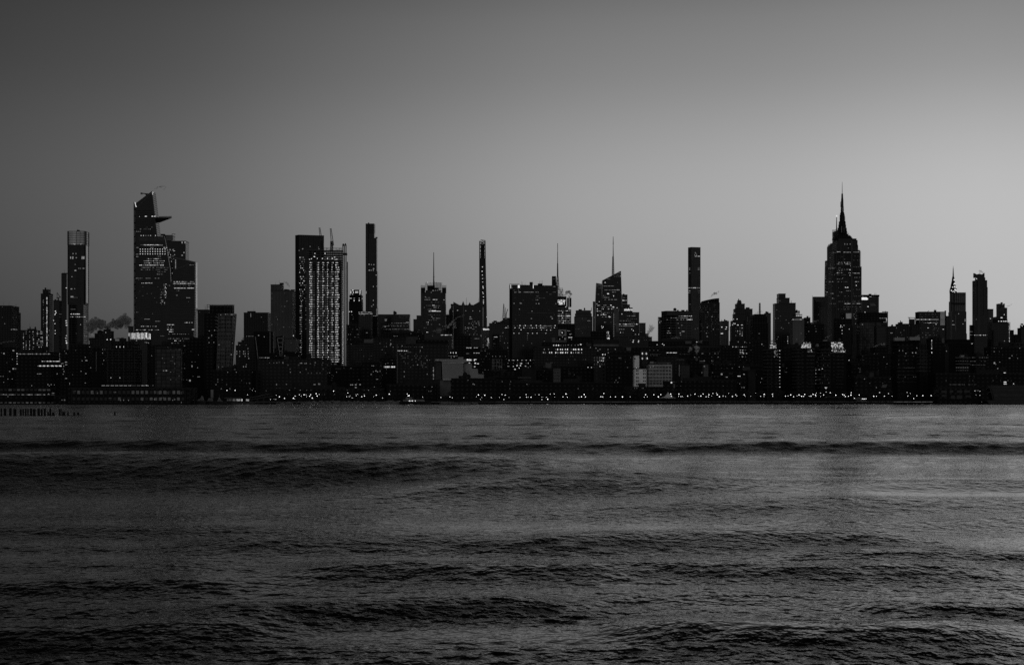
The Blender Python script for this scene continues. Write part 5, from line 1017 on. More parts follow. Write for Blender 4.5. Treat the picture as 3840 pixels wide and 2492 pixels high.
b.row(2582, 2626, 1079, 5, 3.6, 3.4, (3, 2), 1); b.row(2601, 2626, 960.5, 4.6, 3.0, 2.6, (2, 3), .9); b.dots([(2607, 947, 3, 3), (2609, 950, 3, 2), (2612, 954, 3, 3), (2605, 955, 2, 3)], lv=2)
for y in (1004, 1010, 1090, 1097): b.row(2582, 2588, y, 2.8, 2.4, 3.2, (1, 2), .9); b.row(2618, 2625, y, 2.8, 2.4, 3.2, (2, 1), .9)
b.dots([(2587, 1024), (2588, 1140, 3, 3), (2607, 1233), (2617, 1230)], lv=1); b.done()
b = T(AT, 'dark tower with a curved sloping roofline, directly right of the slender square tower', AC, 2200, 'brick', [(2622, 2699, 1134)], D=22, clutter=0)
Y = 2200; arc = [(2634, 1134.4), (2634, 1128.5)] + [(2634 + k * 8, 1128.5 - 11.5 * (1 - (1 - k / 8) ** 1.6)) for k in range(1, 9)] + [(2698, 1134.4)]
b.part('curved_roof', MB().extr([(X(x, Y), Z(y, Y)) for x, y in arc], Y + 3, Y + 16), 'dark')
for k in range(60): b.pane(2626 + 5.2 * b.rng.randint(0, 13), 1142 + 6.6 * b.rng.randint(0, 18), 3, 2.8, 0)
b.dots([(2654, 1170, 2.4, 3), (2670, 1187), (2652, 1227, 2.4, 5), (2649, 1249), (2652, 1261, 5, 3), (2665, 1132, 4, 2), (2656, 1134), (2675, 1234, 3, 3)], lv=2); b.done()
b = T(OT, 'pale low block with rooftop rigging and two glaring work lamps, right of the curved-roof tower', OF, 2450, 'conc', [(2699, 2733, 1203)], D=18, clutter=2); b.m = M['apt']
b.dots([(2707, 1226, 4, 4), (2724, 1226, 4, 4), (2722, 1233, 6, 2), (2707, 1250, 10, 3)], lv=3); mb = MB(); screen(mb, 2727, 2733, 1205, 1240, 2449, 2, 8, .25, 4); b.part('scaffold', mb, 'trim2'); b.whip(2706, 1196, 1203, .3); b.whip(2720, 1198, 1203, .3); b.done()
b = T(OT, 'old stepped tower with a stubby crowned top and lower lit tiers, left of centre right', OF, 2500, 'stone', [(2765, 2779, 1125), (2763, 2781, 1131), (2756, 2793, 1138), (2750, 2794, 1157), (2747, 2796, 1176), (2739, 2788, 1202), (2737, 2791, 1222)], D=18, clutter=1)
b.m = M['stone']; b.dots([(2755, 1174, 3, 2.4), (2764, 1196, 3, 3), (2750, 1212), (2747, 1218, 4, 2), (2756, 1213, 3, 4), (2767, 1218, 6, 3), (2782, 1218, 6, 2), (2751, 1196)], lv=3)
for x in (2759, 2766, 2775, 2783): b.col(x, 1224, 1262, 5.6, 2.4, 2.6, (1, 2, 3), .75)
b.done()
b = T(AT, 'plain pale-sided block attached right of the old stepped tower', AC, 2620, 'apt', [(2770, 2822, 1157)], D=20, clutter=1); b.m = M['glass2']; b.dots([(2803, 1196, 1.2, 24)], lv=0); b.lit(2796, 1165, 2818, 1230, 4, 2, 2, (0, 1)); b.done()
b = T(OT, 'wide black block with cropped corners, right of the old stepped tower', OF, 2300, 'dark', [(2822, 2872, 1177), (2815, 2877, 1186), (2814, 2881, 1210)], D=22, clutter=1)
mb = MB(); b.part('mast', MB().mast(X(2849, 2320), 2320, 1.0, Z(1177, 2320), .8, Z(1136, 2320), 7, .35), 'steel'); b.dots([(2847, 1250, 4, 2)], lv=2); b.done()
b = T(OT, 'lighter banded block peeping behind the wide black block', OF, 2650, 'glass2', [(2866, 2891, 1173)], D=12, clutter=2); b.m = M['apt']; b.done()
b = T(OT, 'tall black tower with raised box on top, left of the pale flats with tanks', OF, 2400, 'glass', [(2913, 2946, 1100), (2912, 2961, 1116), (2898, 2961, 1137)], D=20, clutter=0)
b.lit(2902, 1150, 2958, 1290, 12, 2, 2, (0, 1, 2)); b.dots([(2913, 1161, 3, 3), (2925, 1127), (2919, 1127), (2948, 1199, 3, 3), (2937, 1232)], lv=1); b.col(2954, 1262, 1308, 8, 2.4, 3.6, (3, 2), .9); b.done()
b = T(OT, 'narrow dark block just right of the tall black tower', OF, 2600, 'glass2', [(2955, 2984, 1135)], D=10, clutter=0); b.whip(2967, 1126, 1135, .5); b.done()
b = T('apartment_block', 'pale block of flats with square dark windows and rooftop water tanks', 'apartment block', 1900, 'apt', [(2974, 3008, 1178), (2961, 3016, 1194)], D=22, clutter=1)
b.m = facade('punched_flats', 5.0, 3.1, 1.35, .17, .010, .8, .2, .2); b.tank(2988, 1160, 1178, 8); b.tank(2996, 1163, 1178, 6); b.row(2971, 3008, 1197, 3.6, 3, 3, (2, 3), .85); b.row(2987, 3008, 1183, 3.8, 3, 3, (3,), .95); b.dots([(3004, 1250, 2, 5), (2988, 1272, 3, 3), (2949, 1250)], lv=1); b.done()
b = T(LB, 'small black block with a rooftop lamp between the pale flats and dark sloping-roof block', LC, 2350, 'dark', [(3014, 3039, 1190)], D=12, clutter=1); b.dots([(3029, 1208, 5, 1.5), (3017, 1218, 5, 2)], lv=2); b.whip(3036, 1184, 1190, .3); b.done()
Y = 2900; b = B(OT, 'dark block with sloped shoulders and pale ribs directly left of the great stepped skyscraper', OF, Y, M['glass2']); b.root.location = (X(3075, Y), Y, GZ)
b.poly([(3046, 1112), (3105, 1112), (3105, 1460), (3046, 1460)], D=14); b.part('sloped_face', MB().extr([(X(x, Y), Z(y, Y)) for x, y in [(3047, 1113), (3060, 1132), (3104, 1132), (3104, 1113)]], Y - .6, Y - .1), 'conc'); b.fins(3075, 3104, 1152, 1215, 5.5, 'trim2', 1.2); b.whip(3047, 1106, 1112, .3); b.lit(3050, 1150, 3100, 1260, 8, 2, 2, (0, 1)); b.done()
# slanted tower behind the great skyscraper
Y = 3500; b = B(OT, 'slender glass tower with sloping tops and lit needle, behind left of the great skyscraper', OF, Y, M['glass2']); b.root.location = (X(3125, Y), Y, GZ)
b.poly([(3121, 869), (3144, 861), (3150, 868), (3150, 1000), (3121, 1000)], D=14); b.poly([(3101, 925), (3120, 911), (3122, 911), (3122, 1100), (3101, 1100)], Y=Y - 4, D=12, name='lower_wing'); b.poly([(3094, 977), (3102, 977), (3110, 990), (3110, 1100), (3091, 1200), (3091, 1460), (3091, 1110)], Y=Y - 8, D=10, name='lowest_wing', seg=True) if False else b.poly([(3094, 977), (3110, 977), (3112, 1460), (3090, 1460), (3092, 1060)], Y=Y - 8, D=10, name='lowest_wing')
mb = MB(); mb.cyl(X(3139, Y), Y + 5, 1.6, Z(868, Y), .7, Z(812, Y), 8); screen(mb, 3122, 3150, 862, 884, Y - 1, 6, 6, .35, 0)
for k in range(9): mb.bar((X(3138.2, Y), Y + 5, Z(820 + k * 5, Y)), (X(3140.6, Y), Y + 5, Z(820 + k * 5, Y)), .5)
mb.bar((X(3132, Y), Y + 5, Z(862, Y)), (X(3146, Y), Y + 5, Z(853, Y)), .4); mb.bar((X(3101, Y), Y - 4, Z(925, Y)), (X(3115, Y), Y - 4, Z(912, Y)), .5)
b.part('spire', mb, 'steel'); b.part('beacon', MB().cyl(X(3139, Y), Y + 5, 1.7, Z(812, Y), 1.7, Z(806.5, Y), 10), GL[3])
b.fins(3102, 3120, 915, 975, 5, 'conc', 1.2) ; b.lit(3096, 985, 3103, 1160, 22, 3.5, 2, (0, 1, 1, 2)); b.dots([(3103, 1095, 5, 3), (3104, 1050)], lv=3); b.done()
# the great stepped skyscraper
Y = 2700; b = T('skyscraper', 'great stepped stone skyscraper with a fluted mooring mast and long antenna', 'skyscraper', Y, 'stone', [(3127, 3212, 894), (3122, 3216, 900), (3120, 3218, 918), (3111, 3226, 938), (3107, 3231, 999), (3102, 3231, 1040), (3102, 3231, 1173), (3096, 3240, 1290)], D=38, clutter=0, parapet=False)
cx = X(3167, Y); cy = Y + 19
def W_(px): return px / F * Y
m_ = MB()
for hw, y0, y1 in ((34, 894, 889), (31, 889, 884), (27, 884, 880), (20, 880, 874)): m_.box(cx - W_(hw), cx + W_(hw), cy - W_(hw) * .6, cy + W_(hw) * .6, Z(y0, Y), Z(y1, Y), bottom=False)
b.part('observation_deck', m_, 'dark')
m_ = MB()
for hw, y0, y1 in ((18, 874, 862), (16.5, 862, 850), (14, 850, 838), (12.5, 838, 826)): m_.box(cx - W_(hw), cx + W_(hw), cy - W_(3), cy + W_(3), Z(y0, Y), Z(y1, Y)); m_.box(cx - W_(3), cx + W_(3), cy - W_(hw), cy + W_(hw), Z(y0, Y) + .01, Z(y1, Y) - .02)
b.part('mast_wings', m_, 'dark')
m_ = MB().cyl(cx, cy, W_(10.5), Z(874, Y), W_(9.5), Z(806, Y), 24).cyl(cx, cy, W_(9.2), Z(806, Y), W_(9.8), Z(801, Y), 24).cyl(cx, cy, W_(8), Z(801, Y), W_(8), Z(796, Y), 24).cyl(cx, cy, W_(8.6), Z(796, Y), W_(4.5), Z(787, Y), 24)
b.part('mooring_mast', m_, 'dark')
m_ = MB()
for k in range(7): m_.box(cx - W_(9 - 0) + W_(2.9) * k - .2, cx - W_(9) + W_(2.9) * k + .2, cy - W_(10.2), cy - W_(9.0), Z(872, Y), Z(808, Y))
b.part('mast_fluting', m_, 'steel'); b.part('lit_glazing', MB().box(cx - W_(5.6), cx - W_(3.4), cy - W_(10.3), cy - W_(9.6), Z(868, Y), Z(845, Y)), GL[0]); b.part('lit_glazing', MB().box(cx + W_(4), cx + W_(6), cy - W_(10.1), cy - W_(9.4), Z(868, Y), Z(850, Y)), GL[0])
m_ = MB().mast(cx, cy, W_(4.2), Z(788, Y), W_(3.4), Z(771, Y), 4, .5); m_.mast(cx, cy, W_(3.2), Z(771, Y), W_(2.6), Z(742, Y), 7, .5); m_.mast(cx, cy, W_(2.4), Z(742, Y), W_(1.6), Z(722, Y), 5, .42); m_.cyl(cx, cy, W_(1.1), Z(788, Y), W_(.9), Z(722, Y), 8); m_.cyl(cx, cy, W_(1.25), Z(722, Y), W_(.5), Z(676.5, Y), 8)
for k in range(15): z = Z(785 - k * 4.2, Y); m_.cyl(cx, cy, W_(3.4 - k * .1), z, W_(3.4 - k * .1), z + .9, 10)
m_.bar((cx - W_(6), cy, Z(771, Y)), (cx + W_(6), cy, Z(771, Y)), .5); m_.bar((cx - W_(6), cy, Z(771, Y)), (cx - W_(6), cy, Z(752, Y)), .35); m_.bar((cx - W_(6), cy, Z(752, Y)), (cx - W_(3), cy, Z(752, Y)), .3); m_.bar((cx - W_(3.6), cy, Z(722.5, Y)), (cx + W_(3.6), cy, Z(722.5, Y)), .4)
b.part('antenna', m_, 'steel')
m_ = MB()
for x, y0 in ((3188, 866), (3191, 869), (3195, 874), (3199, 879)): m_.bar((X(x, Y), cy, Z(892, Y)), (X(x, Y), cy, Z(y0, Y)), .2)
m_.bar((X(3213, Y), Y + 5, Z(925, Y)), (X(3216.5, Y), Y + 5, Z(909, Y)), .35); m_.bar((X(3216.5, Y), Y + 5, Z(909, Y)), (X(3216.5, Y), Y + 5, Z(927, Y)), .3); m_.bar((X(3222, Y), Y + 4, Z(938, Y)), (X(3223.5, Y), Y + 4, Z(932, Y)), .3); m_.bar((X(3198, Y), Y + 6, Z(897, Y)), (X(3212, Y), Y + 6, Z(893.5, Y)), .4)
b.part('roof_antennas', m_, 'steel')
# recessed bays and ribs
m_ = MB()
for x0_, x1_, ya in ((3135, 3137, 902), (3160, 3162.5, 940), (3190, 3197, 902), (3152, 3154, 920)): m_.box(X(x0_, Y), X(x1_, Y), Y - .35, Y + .3, Z(1290, Y), Z(ya, Y))
b.part('dark_recesses', m_, 'win'); b.fins(3104, 3133, 1003, 1170, 7.2, 'conc', .9, 'piers'); b.fins(3138, 3190, 942, 1170, 4.3, 'conc', 1.0, 'piers'); b.fins(3200, 3229, 942, 1170, 4.6, 'conc', 1.0, 'piers')
b.row(3140, 3152, 893, 3, 2.6, 2.2, (2, 3)); b.row(3155, 3193, 893, 2.2, 2.2, 2.0, (2, 1, 2)); b.dots([(3146, 892.5, 5, 3), (3191, 893, 4, 3), (3168, 915, 1.8, 6), (3177, 915, 1.8, 6), (3188, 915, 1.8, 6), (3181, 930, 2, 2)], lv=2)
for y, xa, xb, p, lv in [(944, 3140, 3152, .95, (3, 2)), (945.5, 3165, 3191, .9, (3, 2)), (945, 3202, 3222, .95, (3, 2)), (947, 3118, 3138, .6, (1, 2)), (966, 3112, 3116, .9, (1,)), (972, 3162, 3172, .7, (2, 1)), (977, 3140, 3150, .7, (2, 3)), (984, 3140, 3192, .6, (2, 3)), (990, 3140, 3192, .55, (2, 3)), (998, 3112, 3126, .7, (1,)), (1003, 3118, 3162, .4, (1, 2)), (1006, 3108, 3130, .8, (1, 2)), (1010, 3140, 3190, .5, (1, 2, 2)), (1015, 3142, 3160, .6, (1, 2)), (1023, 3138, 3158, .9, (2, 3)), (1023, 3182, 3198, .95, (3, 2)), (1024, 3200, 3222, .95, (3, 2)), (1030, 3120, 3190, .3, (1,)), (1046, 3140, 3160, .5, (1, 2)), (1056, 3108, 3128, .85, (1, 2)), (1056, 3138, 3190, .55, (1, 2)), (1056, 3208, 3222, .9, (3, 2)), (1066, 3200, 3225, .35, (1, 2)), (1078, 3168, 3182, .7, (3, 2)), (1090, 3174, 3192, .6, (2,)), (1095, 3150, 3156, 1, (2, 3)), (1100, 3108, 3130, .4, (1, 2)), (1118, 3108, 3126, .5, (2, 1)), (1138, 3108, 3132, .6, (1, 2)), (1138, 3168, 3228, .9, (2, 3, 2)), (1150, 3165, 3228, .5, (1, 1, 2)), (1158, 3140, 3228, .4, (1,)), (1130, 3140, 3228, .35, (1,)), (1110, 3140, 3228, .35, (1, 1)), (1085, 3200, 3228, .5, (1,)), (1040, 3200, 3226, .5, (1, 1, 2)), (1000, 3202, 3226, .5, (1, 1)), (975, 3202, 3222, .4, (1,)), (960, 3140, 3222, .3, (1, 0))]: b.row(xa, xb, y, 3.0, 2.2, 2.2, lv, p)
b.dots([(3187, 1011, 4, 4), (3190, 997, 4, 4), (3211, 1070, 3.4, 3.4), (3160, 1043, 3, 3), (3186, 1032, 3, 2.4), (3170, 1077, 4, 3), (3179, 1077, 4, 3)], lv=3); b.lit(3106, 945, 3228, 1165, 60, 2.0, 2.0, (0, 1, 1), 4.3, 5.8); b.lit(3200, 1165, 3230, 1215, 14, 2, 2.4, (1, 2), 4, 6); b.done()
b = T(OT, 'dark block with an overexposed glowing roof sign right of the great skyscraper', OF, 2950, 'glass2', [(3225, 3296, 1105)], D=18, clutter=1)
Yb = 2950; b.part('roof_slab', MB().box(X(3228, Yb), X(3297.5, Yb), Yb - .8, Yb + .2, Z(1112, Yb), Z(1105.4, Yb)), 'dark')
pts_ = [(3229.5, 1124), (3229, 1119), (3231, 1115.5), (3236, 1114), (3242, 1115), (3248, 1114), (3252, 1117), (3255, 1119), (3254.5, 1123), (3250, 1124.5)]
b.part('sign_blaze', MB().extr([(X(x, Yb), Z(y, Yb)) for x, y in pts_], Yb - 1.2, Yb - .6), GL[3]); b.dots([(3235, 1111.5, 8, 1.6), (3264, 1112, 9, 1.6), (3255, 1149, 6, 3), (3224, 1119, 4, 2), (3244, 1170, 3, 3)], lv=3); b.dots([(3276, 1113, 16, 1.2), (3272, 1138, 22, 2), (3274, 1144, 24, 3)], lv=0); b.whip(3281, 1098, 1105, .6); b.whip(3286, 1097, 1105, .2); b.done()
b = T(OT, 'black block with bright strip windows at its upper right corner', OF, 2050, 'dark', [(3215, 3330, 1171)], D=20, clutter=1)
b.dots([(3301, 1192.5, 8, 2.2), (3309, 1192.5, 5, 2.2), (3315, 1192.5, 3, 2.2), (3322, 1192.5, 10, 2.2), (3325, 1199, 4.4, 12), (3315, 1207, 3, 2), (3322, 1207, 9, 2)], lv=2); b.fins(3277, 3318, 1172, 1190, 18.5, 'conc', .6); b.bands(3262, 3296, 1189.5, 1196, 5, 'conc', .7); mb = MB(); mb.bar((X(3308, 2052), 2052, Z(1168.5, 2052)), (X(3330, 2052), 2052, Z(1169, 2052)), .5); mb.bar((X(3321, 2052), 2052, Z(1171, 2052)), (X(3321, 2052), 2052, Z(1165.5, 2052)), .3); b.part('roof_rail', mb, 'steel'); b.bands(3296, 3329, 1215, 1290, 7.4, 'conc', 3); b.done()
b = T(OT, 'narrow slab with a glowing white roof panel in front of the great skyscraper', OF, 1960, 'dark', [(3150, 3193, 1172), (3126, 3195, 1193)], D=16, clutter=0)
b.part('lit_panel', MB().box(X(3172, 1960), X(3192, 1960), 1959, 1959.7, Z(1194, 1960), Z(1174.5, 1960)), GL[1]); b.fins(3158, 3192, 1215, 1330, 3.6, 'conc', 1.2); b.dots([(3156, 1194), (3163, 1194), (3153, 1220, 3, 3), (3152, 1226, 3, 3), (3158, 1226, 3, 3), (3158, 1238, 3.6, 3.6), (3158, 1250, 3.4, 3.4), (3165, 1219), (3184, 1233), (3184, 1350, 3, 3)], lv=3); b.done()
b = T(OT, 'faint gridded glass block below and right of the great skyscraper', OF, 1900, 'grid', [(3213, 3280, 1206)], D=16, clutter=1); b.m = facade('faint_grid_glass', 2.6, 3.9, .35, .012, .035, .5, .2); b.dots([(3234, 1216)], lv=2); b.done()
b = T(OT, 'dark gridded block with a paler boxed roof plant, right of the faint glass block', OF, 1850, 'glass2', [(3278, 3322, 1222)], D=14, clutter=0); b.rbox(3287, 3305, 1208, 1222, 4, 8, 'conc'); b.dots([(3296, 1310, 3, 3), (3297, 1330, 3, 4)], lv=1); b.done()
# ---- far right
b = T(OT, 'low dark block in the gap right of the black strip-window block', OF, 2700, 'brick', [(3330, 3359, 1222)], D=14, clutter=2); b.row(3340, 3348, 1248, 3, lv=(2, 3)); b.done()
b = T(OT, 'mid-rise dark block with a small roof hut, left of the wide black tower at right', OF, 2350, 'brick', [(3367, 3385, 1208), (3358, 3412, 1213)], D=20, clutter=1); b.lit(3362, 1220, 3410, 1270, 7, 2, 2, (1, 2)); b.done()
b = T(OT, 'dark block with a thin framed roof canopy, left of the wide black tower at right', OF, 2420, 'apt', [(3407, 3452, 1215)], D=18, clutter=0); b.m = M['brick']; mb = MB(); 
for x in (3409, 3412, 3430): mb.bar((X(x, 2425), 2425, Z(1216, 2425)), (X(x, 2425), 2425, Z(1191, 2425)), .3)
mb.bar((X(3405, 2425), 2425, Z(1190, 2425)), (X(3431, 2425), 2425, Z(1191, 2425)), .5); mb.box(X(3413, 2425), X(3431, 2425), 2425, 2433, Z(1216, 2425), Z(1196, 2425)); b.part('roof_canopy', mb, 'steel'); b.done()
b = T(OT, 'wide black tower with one long lit band and a pale striped glass right flank', OF, 2450, 'glass', [(3502, 3511, 1162), (3432, 3543, 1168)], D=22, clutter=1)
Yb = 2450; b.part('glass_flank', MB().box(X(3526, Yb), X(3542.6, Yb), Yb - .6, Yb - .1, Z(1219, Yb), Z(1169, Yb)), facade('striped_flank', 30, 2.4, .8, .9, .35, .5, .2)); b.row(3438, 3520, 1197.5, 2.6, 2.8, 2.4, (2, 3, 2), .95); b.row(3440, 3520, 1178, 4, 2.4, 2, (0, 1), .5); b.row(3438, 3520, 1188, 4, lv=(0, 1), p=.3); b.row(3465, 3520, 1210, 5, lv=(1, 2, 3), p=.6); b.lit(3440, 1205, 3520, 1280, 26, 2.4, 2, (1, 1, 2)); b.dots([(3428, 1212, 3, 3), (3510, 1215, 3, 3), (3480, 1229, 6, 2), (3537, 1234, 6, 2)], lv=3); mb = MB(); mb.bar((X(3480, Yb), Yb + 6, Z(1169, Yb)), (X(3488, Yb), Yb + 6, Z(1163, Yb)), .3); b.part('roof_davit', mb, 'steel'); b.done()
b = T(OT, 'thin dark block between the striped flank and the ribbed tower at right', OF, 2700, 'glass', [(3543, 3564, 1184)], D=10, clutter=0); b.rbox(3544, 3548, 1164, 1184, 5, 3, 'conc', 'chimney'); b.dots([(3556, 1171, 3, 2)], lv=3); b.done()
Y = 3300; b = T('skyscraper', 'art deco skyscraper with a lit tapering crown and needle spire at far right', 'skyscraper', Y, 'stone', [(3561, 3600, 1096)], D=20, clutter=0)
cx = X(3580.5, Y); cy = Y + 12
def W3(px): return px / F * Y
m_ = MB(); prof = [(14, 1096), (14, 1088), (12.5, 1081), (10, 1074), (9, 1066), (7, 1058), (5.4, 1050), (4.4, 1040), (2.6, 1034), (1.9, 1020), (1.3, 1006), (.2, 994)]
for (r0, y0), (r1, y1) in zip(prof, prof[1:]): m_.cyl(cx, cy, W3(r0), Z(y0, Y), W3(r1), Z(y1, Y), 12)
b.part('crown', m_, 'dark')
for x, y, wv, hv in [(3570.5, 1088, 4, 4), (3577, 1091, 3, 3), (3583, 1086, 5, 6), (3588, 1088, 4, 4), (3593, 1091.5, 3, 2.6), (3574, 1093, 4, 2), (3581, 1094.5, 4, 2.4), (3575, 1075.5, 2.6, 4), (3580, 1075, 2.2, 3), (3583.5, 1074, 3, 7), (3588, 1077, 2.4, 3.4), (3583, 1062, 4.4, 5), (3580, 1065, 2.2, 3), (3586, 1064, 2.2, 3), (3582.5, 1048, 4, 5)]:
    o = bpy.data.objects.new('crown_window', pane(3, 'crown_window')); COL.objects.link(o); o.parent = b.root; rr = np.interp(y, [p[1] for p in prof[::-1]], [p[0] for p in prof[::-1]])
    dx = min(abs(x - 3580.5), rr * .97); o.location = Vector((X(x, Y), cy - W3(math.sqrt(max(.3, rr * rr - dx * dx))) - .9, Z(y, Y))) - b.root.location; o.scale = (W3(wv), .5, W3(hv))
for x in (3563.5, ): b.pane(x, 1097, 5, 3, 3)
b.done()
b = T(OT, 'broad tower with vertical pale ribs on its upper half, in front of the needle-spired skyscraper', OF, 2900, 'glass', [(3561, 3622, 1096), (3558, 3622, 1128), (3556, 3624, 1168), (3555, 3626, 1250)], D=26, clutter=0, parapet=False)
b.fins(3583, 3620, 1098, 1166, 7.0, 'trim2', 4.4, 'pale_ribs'); b.fins(3568, 3580, 1098, 1166, 6, 'conc', 2.4, 'piers'); b.part('transfer_floor', MB().box(X(3565, 2900), X(3621, 2900), 2898.6, 2899.3, Z(1140, 2900), Z(1135, 2900)), 'dark'); b.fins(3583, 3585, 1180, 1240, 5, 'trim2', 3, 'pale_ribs')  # grey trim ribs, paler than the glass between them
b.dots([(3620, 1096, 4, 3), (3597, 1138, 5, 4), (3603, 1139, 3, 3), (3619, 1200, 2.6, 12), (3595, 1176, 3, 4), (3571, 1217), (3575, 1217), (3578, 1217), (3611, 1214, 4, 3), (3573, 1203)], lv=2); b.done()
b = T(OT, 'low black block at the foot of the ribbed tower at right', OF, 2500, 'dark', [(3540, 3640, 1272), (3530, 3642, 1284)], D=20, clutter=2); b.done()
Y = 3200; b = T(OT, 'tall dark tower with horned corners and steam on its top, at far right', OF, Y, 'rib', [(3656, 3695, 1040), (3646, 3702, 1050), (3646, 3704, 1076), (3646, 3705, 1180)], D=26, clutter=0, parapet=False)
b.m = M['glass2']; b.fac.extr([(X(x, Y), Z(y, Y)) for x, y in [(3656, 1040), (3656, 1023), (3665, 1028), (3672, 1026), (3688, 1028), (3694.5, 1022), (3694.5, 1040)]], Y + 4, Y + 12)
b.dots([(3658, 1022, 3, 2.4), (3694, 1021, 3, 2.4), (3681, 1028, 5, 2.4), (3678, 1032, 3, 2), (3662, 1045, 4, 3)], lv=3); b.dots([(3660, 1197), (3669, 1196)], lv=1); b.row(3655, 3704, 1256, 3, 2.8, 3, (2, 3, 1), .85); b.row(3636, 3648, 1255, 3, lv=(1, 2)); b.part('recesses', MB().box(X(3666, Y), X(3675, Y), Y - .4, Y + .2, Z(1250, Y), Z(1050, Y)).box(X(3690, Y), X(3692, Y), Y - .3, Y + .2, Z(1230, Y), Z(1076, Y)), 'win'); b.bands(3677, 3689, 1066, 1230, 7, 'conc', .8); b.bands(3693, 3703, 1080, 1230, 7, 'conc', .8); b.fins(3650, 3664, 1052, 1250, 4.8, 'conc', 1.2, 'piers')
b.Y = Y
b.done()
b = T(OT, 'low dark annex with two rows of lit windows left foot of the horned tower', OF, 3000, 'glass', [(3635, 3654, 1218)], D=10, clutter=0); b.row(3637, 3646, 1243, 3, 2.6, 3, (2, 1)); b.row(3636, 3647, 1255, 3, lv=(2, 1)); b.dots([(3645, 1288, 4, 3)], lv=3); b.done()
b = T(OT, 'light grey ribbed block between the horned tower and the stepped block at far right', OF, 3450, 'rib', [(3700, 3725, 1159)], D=12, clutter=0); b.m = M['apt']; b.rbox(3701, 3725.5, 1158, 1161, -.6, 6, 'dark', 'roof_slab'); b.whip(3708, 1153, 1159, .3); b.dots([(3703, 1193, 3, 2), (3714, 1194, 4, 2)], lv=3); b.done()
b = T(OT, 'dark tower with a small pinnacle hut and bright entrance light midway, far right', OF, 2900, 'glass', [(3752, 3760, 1133), (3736, 3768, 1138), (3736, 3777, 1153), (3724, 3777, 1187)], D=18, clutter=0)
b.part('sloped_panel', MB().extr([(X(x, 2900), Z(y, 2900)) for x, y in [(3746, 1168), (3746, 1157), (3760, 1146), (3764, 1150), (3764, 1168)]], 2898, 2898.6), 'conc'); b.dots([(3756, 1190.5, 8, 4), (3774, 1153, 3, 2), (3761, 1140), (3766, 1179), (3714, 1194, 3, 2)], lv=3); b.done()
b = T(OT, 'wide black block with a chain of lights down its right edge, far right', OF, 2400, 'glass', [(3703, 3788, 1208)], D=20, clutter=0, parapet=True); b.col(3785, 1212, 1280, 5.6, 2.2, 4.0, (3, 2), 1); b.row(3720, 3728, 1204.8, 4, 4, 3, (3,)) ; b.row(3744, 3776, 1204.6, 7.6, 5, 3, (3,), 1, 'window'); b.dots([(3767, 1278, 3, 3), (3768, 1290), (3768, 1298)], lv=2); b.done()
b = T(LB, 'roof terrace block with four glowing lamps behind the light-chained block', LC, 2480, 'dark', [(3722, 3778, 1196)], D=10, clutter=0); b.dots([(3745, 1204, 4, 3), (3755, 1204, 6, 3.4), (3764, 1204, 6, 3.4), (3772, 1204, 7, 3.4), (3720, 1205, 5, 4)], lv=3); b.done()
b = T(LB, 'small plain dark block right of the light-chained block', LC, 2600, 'dark', [(3786, 3802, 1237)], D=8, clutter=0); b.done()
b = T(LB, 'low dark block with a soft curved dome roof at far right', LC, 2650, 'dark', [(3800, 3822, 1253)], D=10, clutter=1); b.done()
b = T(OT, 'dark stepped block with a turret cut by the right edge of the frame', OF, 2300, 'stone', [(3825, 3870, 1218), (3815, 3870, 1228)], D=18, clutter=1); b.tank(3832, 1212, 1219, 10); b.dots([(3833, 1222, 3, 2)], lv=3); b.done()

# ================================================================ lower town, nearest rows
def low(label, Y, m, tiers, lit=(), cat='building', name=LB, **k):
    k.setdefault('clutter', 5); return T(name, label, cat, Y, m, tiers, lit, **k)
b = low('low dark block at the left edge below the broad cropped block', 1700, 'dark', [(-60, 60, 1300)], [(2, 1310, 58, 1440, 7, 2.6, 2.4, (1, 2))], D=26)
b.dots([(36, 1298, 3, 3), (50, 1314, 6, 5), (15, 1325, 5, 6), (50, 1382, 6, 6), (60, 1382, 3, 4), (36, 1392, 4, 2), (74, 1390, 8, 6), (3, 1410), (12, 1410)], lv=2); b.done()
b = low('long low block with a lit terrace line and glaring rows of canopy lights, far left', 1420, 'dark', [(60, 226, 1318)], D=30)
b.row(71, 190, 1326.5, 3.2, 3, 2.4, (1, 2, 1), .9); b.dots([(76 + k * 15.2, 1326.5, 5, 4) for k in range(8)], lv=2); b.col(64, 1325, 1364, 9.6, 3, 3.4, (2, 3), 1); b.col(223.5, 1326, 1352, 7, 2, 4, (1, 2), 1)
b.row(158, 225, 1354, 3.0, 3, 2.6, (1, 2, 2, 3), .9); b.row(143, 236, 1371.5, 3, 3, 2.4, (1, 2), 1) ; b.dots([(150.5 + k * 15.1, 1371.3, 10, 4) for k in range(6)], lv=3, mesh='canopy_light')
b.dots([(150, 1401, 12, 2), (214, 1401, 2.4, 4), (180, 1441, 3, 4), (185, 1446, 2.6, 2.6), (192, 1441, 2.6, 3), (204, 1442, 2, 2), (141, 1401), (119, 1445)], lv=2); b.done()
b = low('dark mid-rise filling the foot of the slender shaft, with scattered lit windows', 1650, 'dark', [(224, 262, 1310), (215, 275, 1330)])
b.dots([(236, 1362, 5, 2.4), (231, 1363, 4, 2), (248, 1357, 9, 3), (248, 1367, 8, 3), (242, 1316, 3, 2), (248, 1324, 3, 2), (239, 1372, 2, 6), (237, 1383, 2, 3), (240, 1392, 2, 5), (237, 1402, 2, 4), (248, 1418, 8, 3), (262, 1436, 3, 4), (261, 1440, 3, 2)], lv=2); b.done()
b = low('dark foot block between the slender shaft and the gridded office block', 1600, 'dark', [(262, 348, 1290)], [(268, 1300, 340, 1440, 7, 3, 2.6, (1, 2))], D=20)
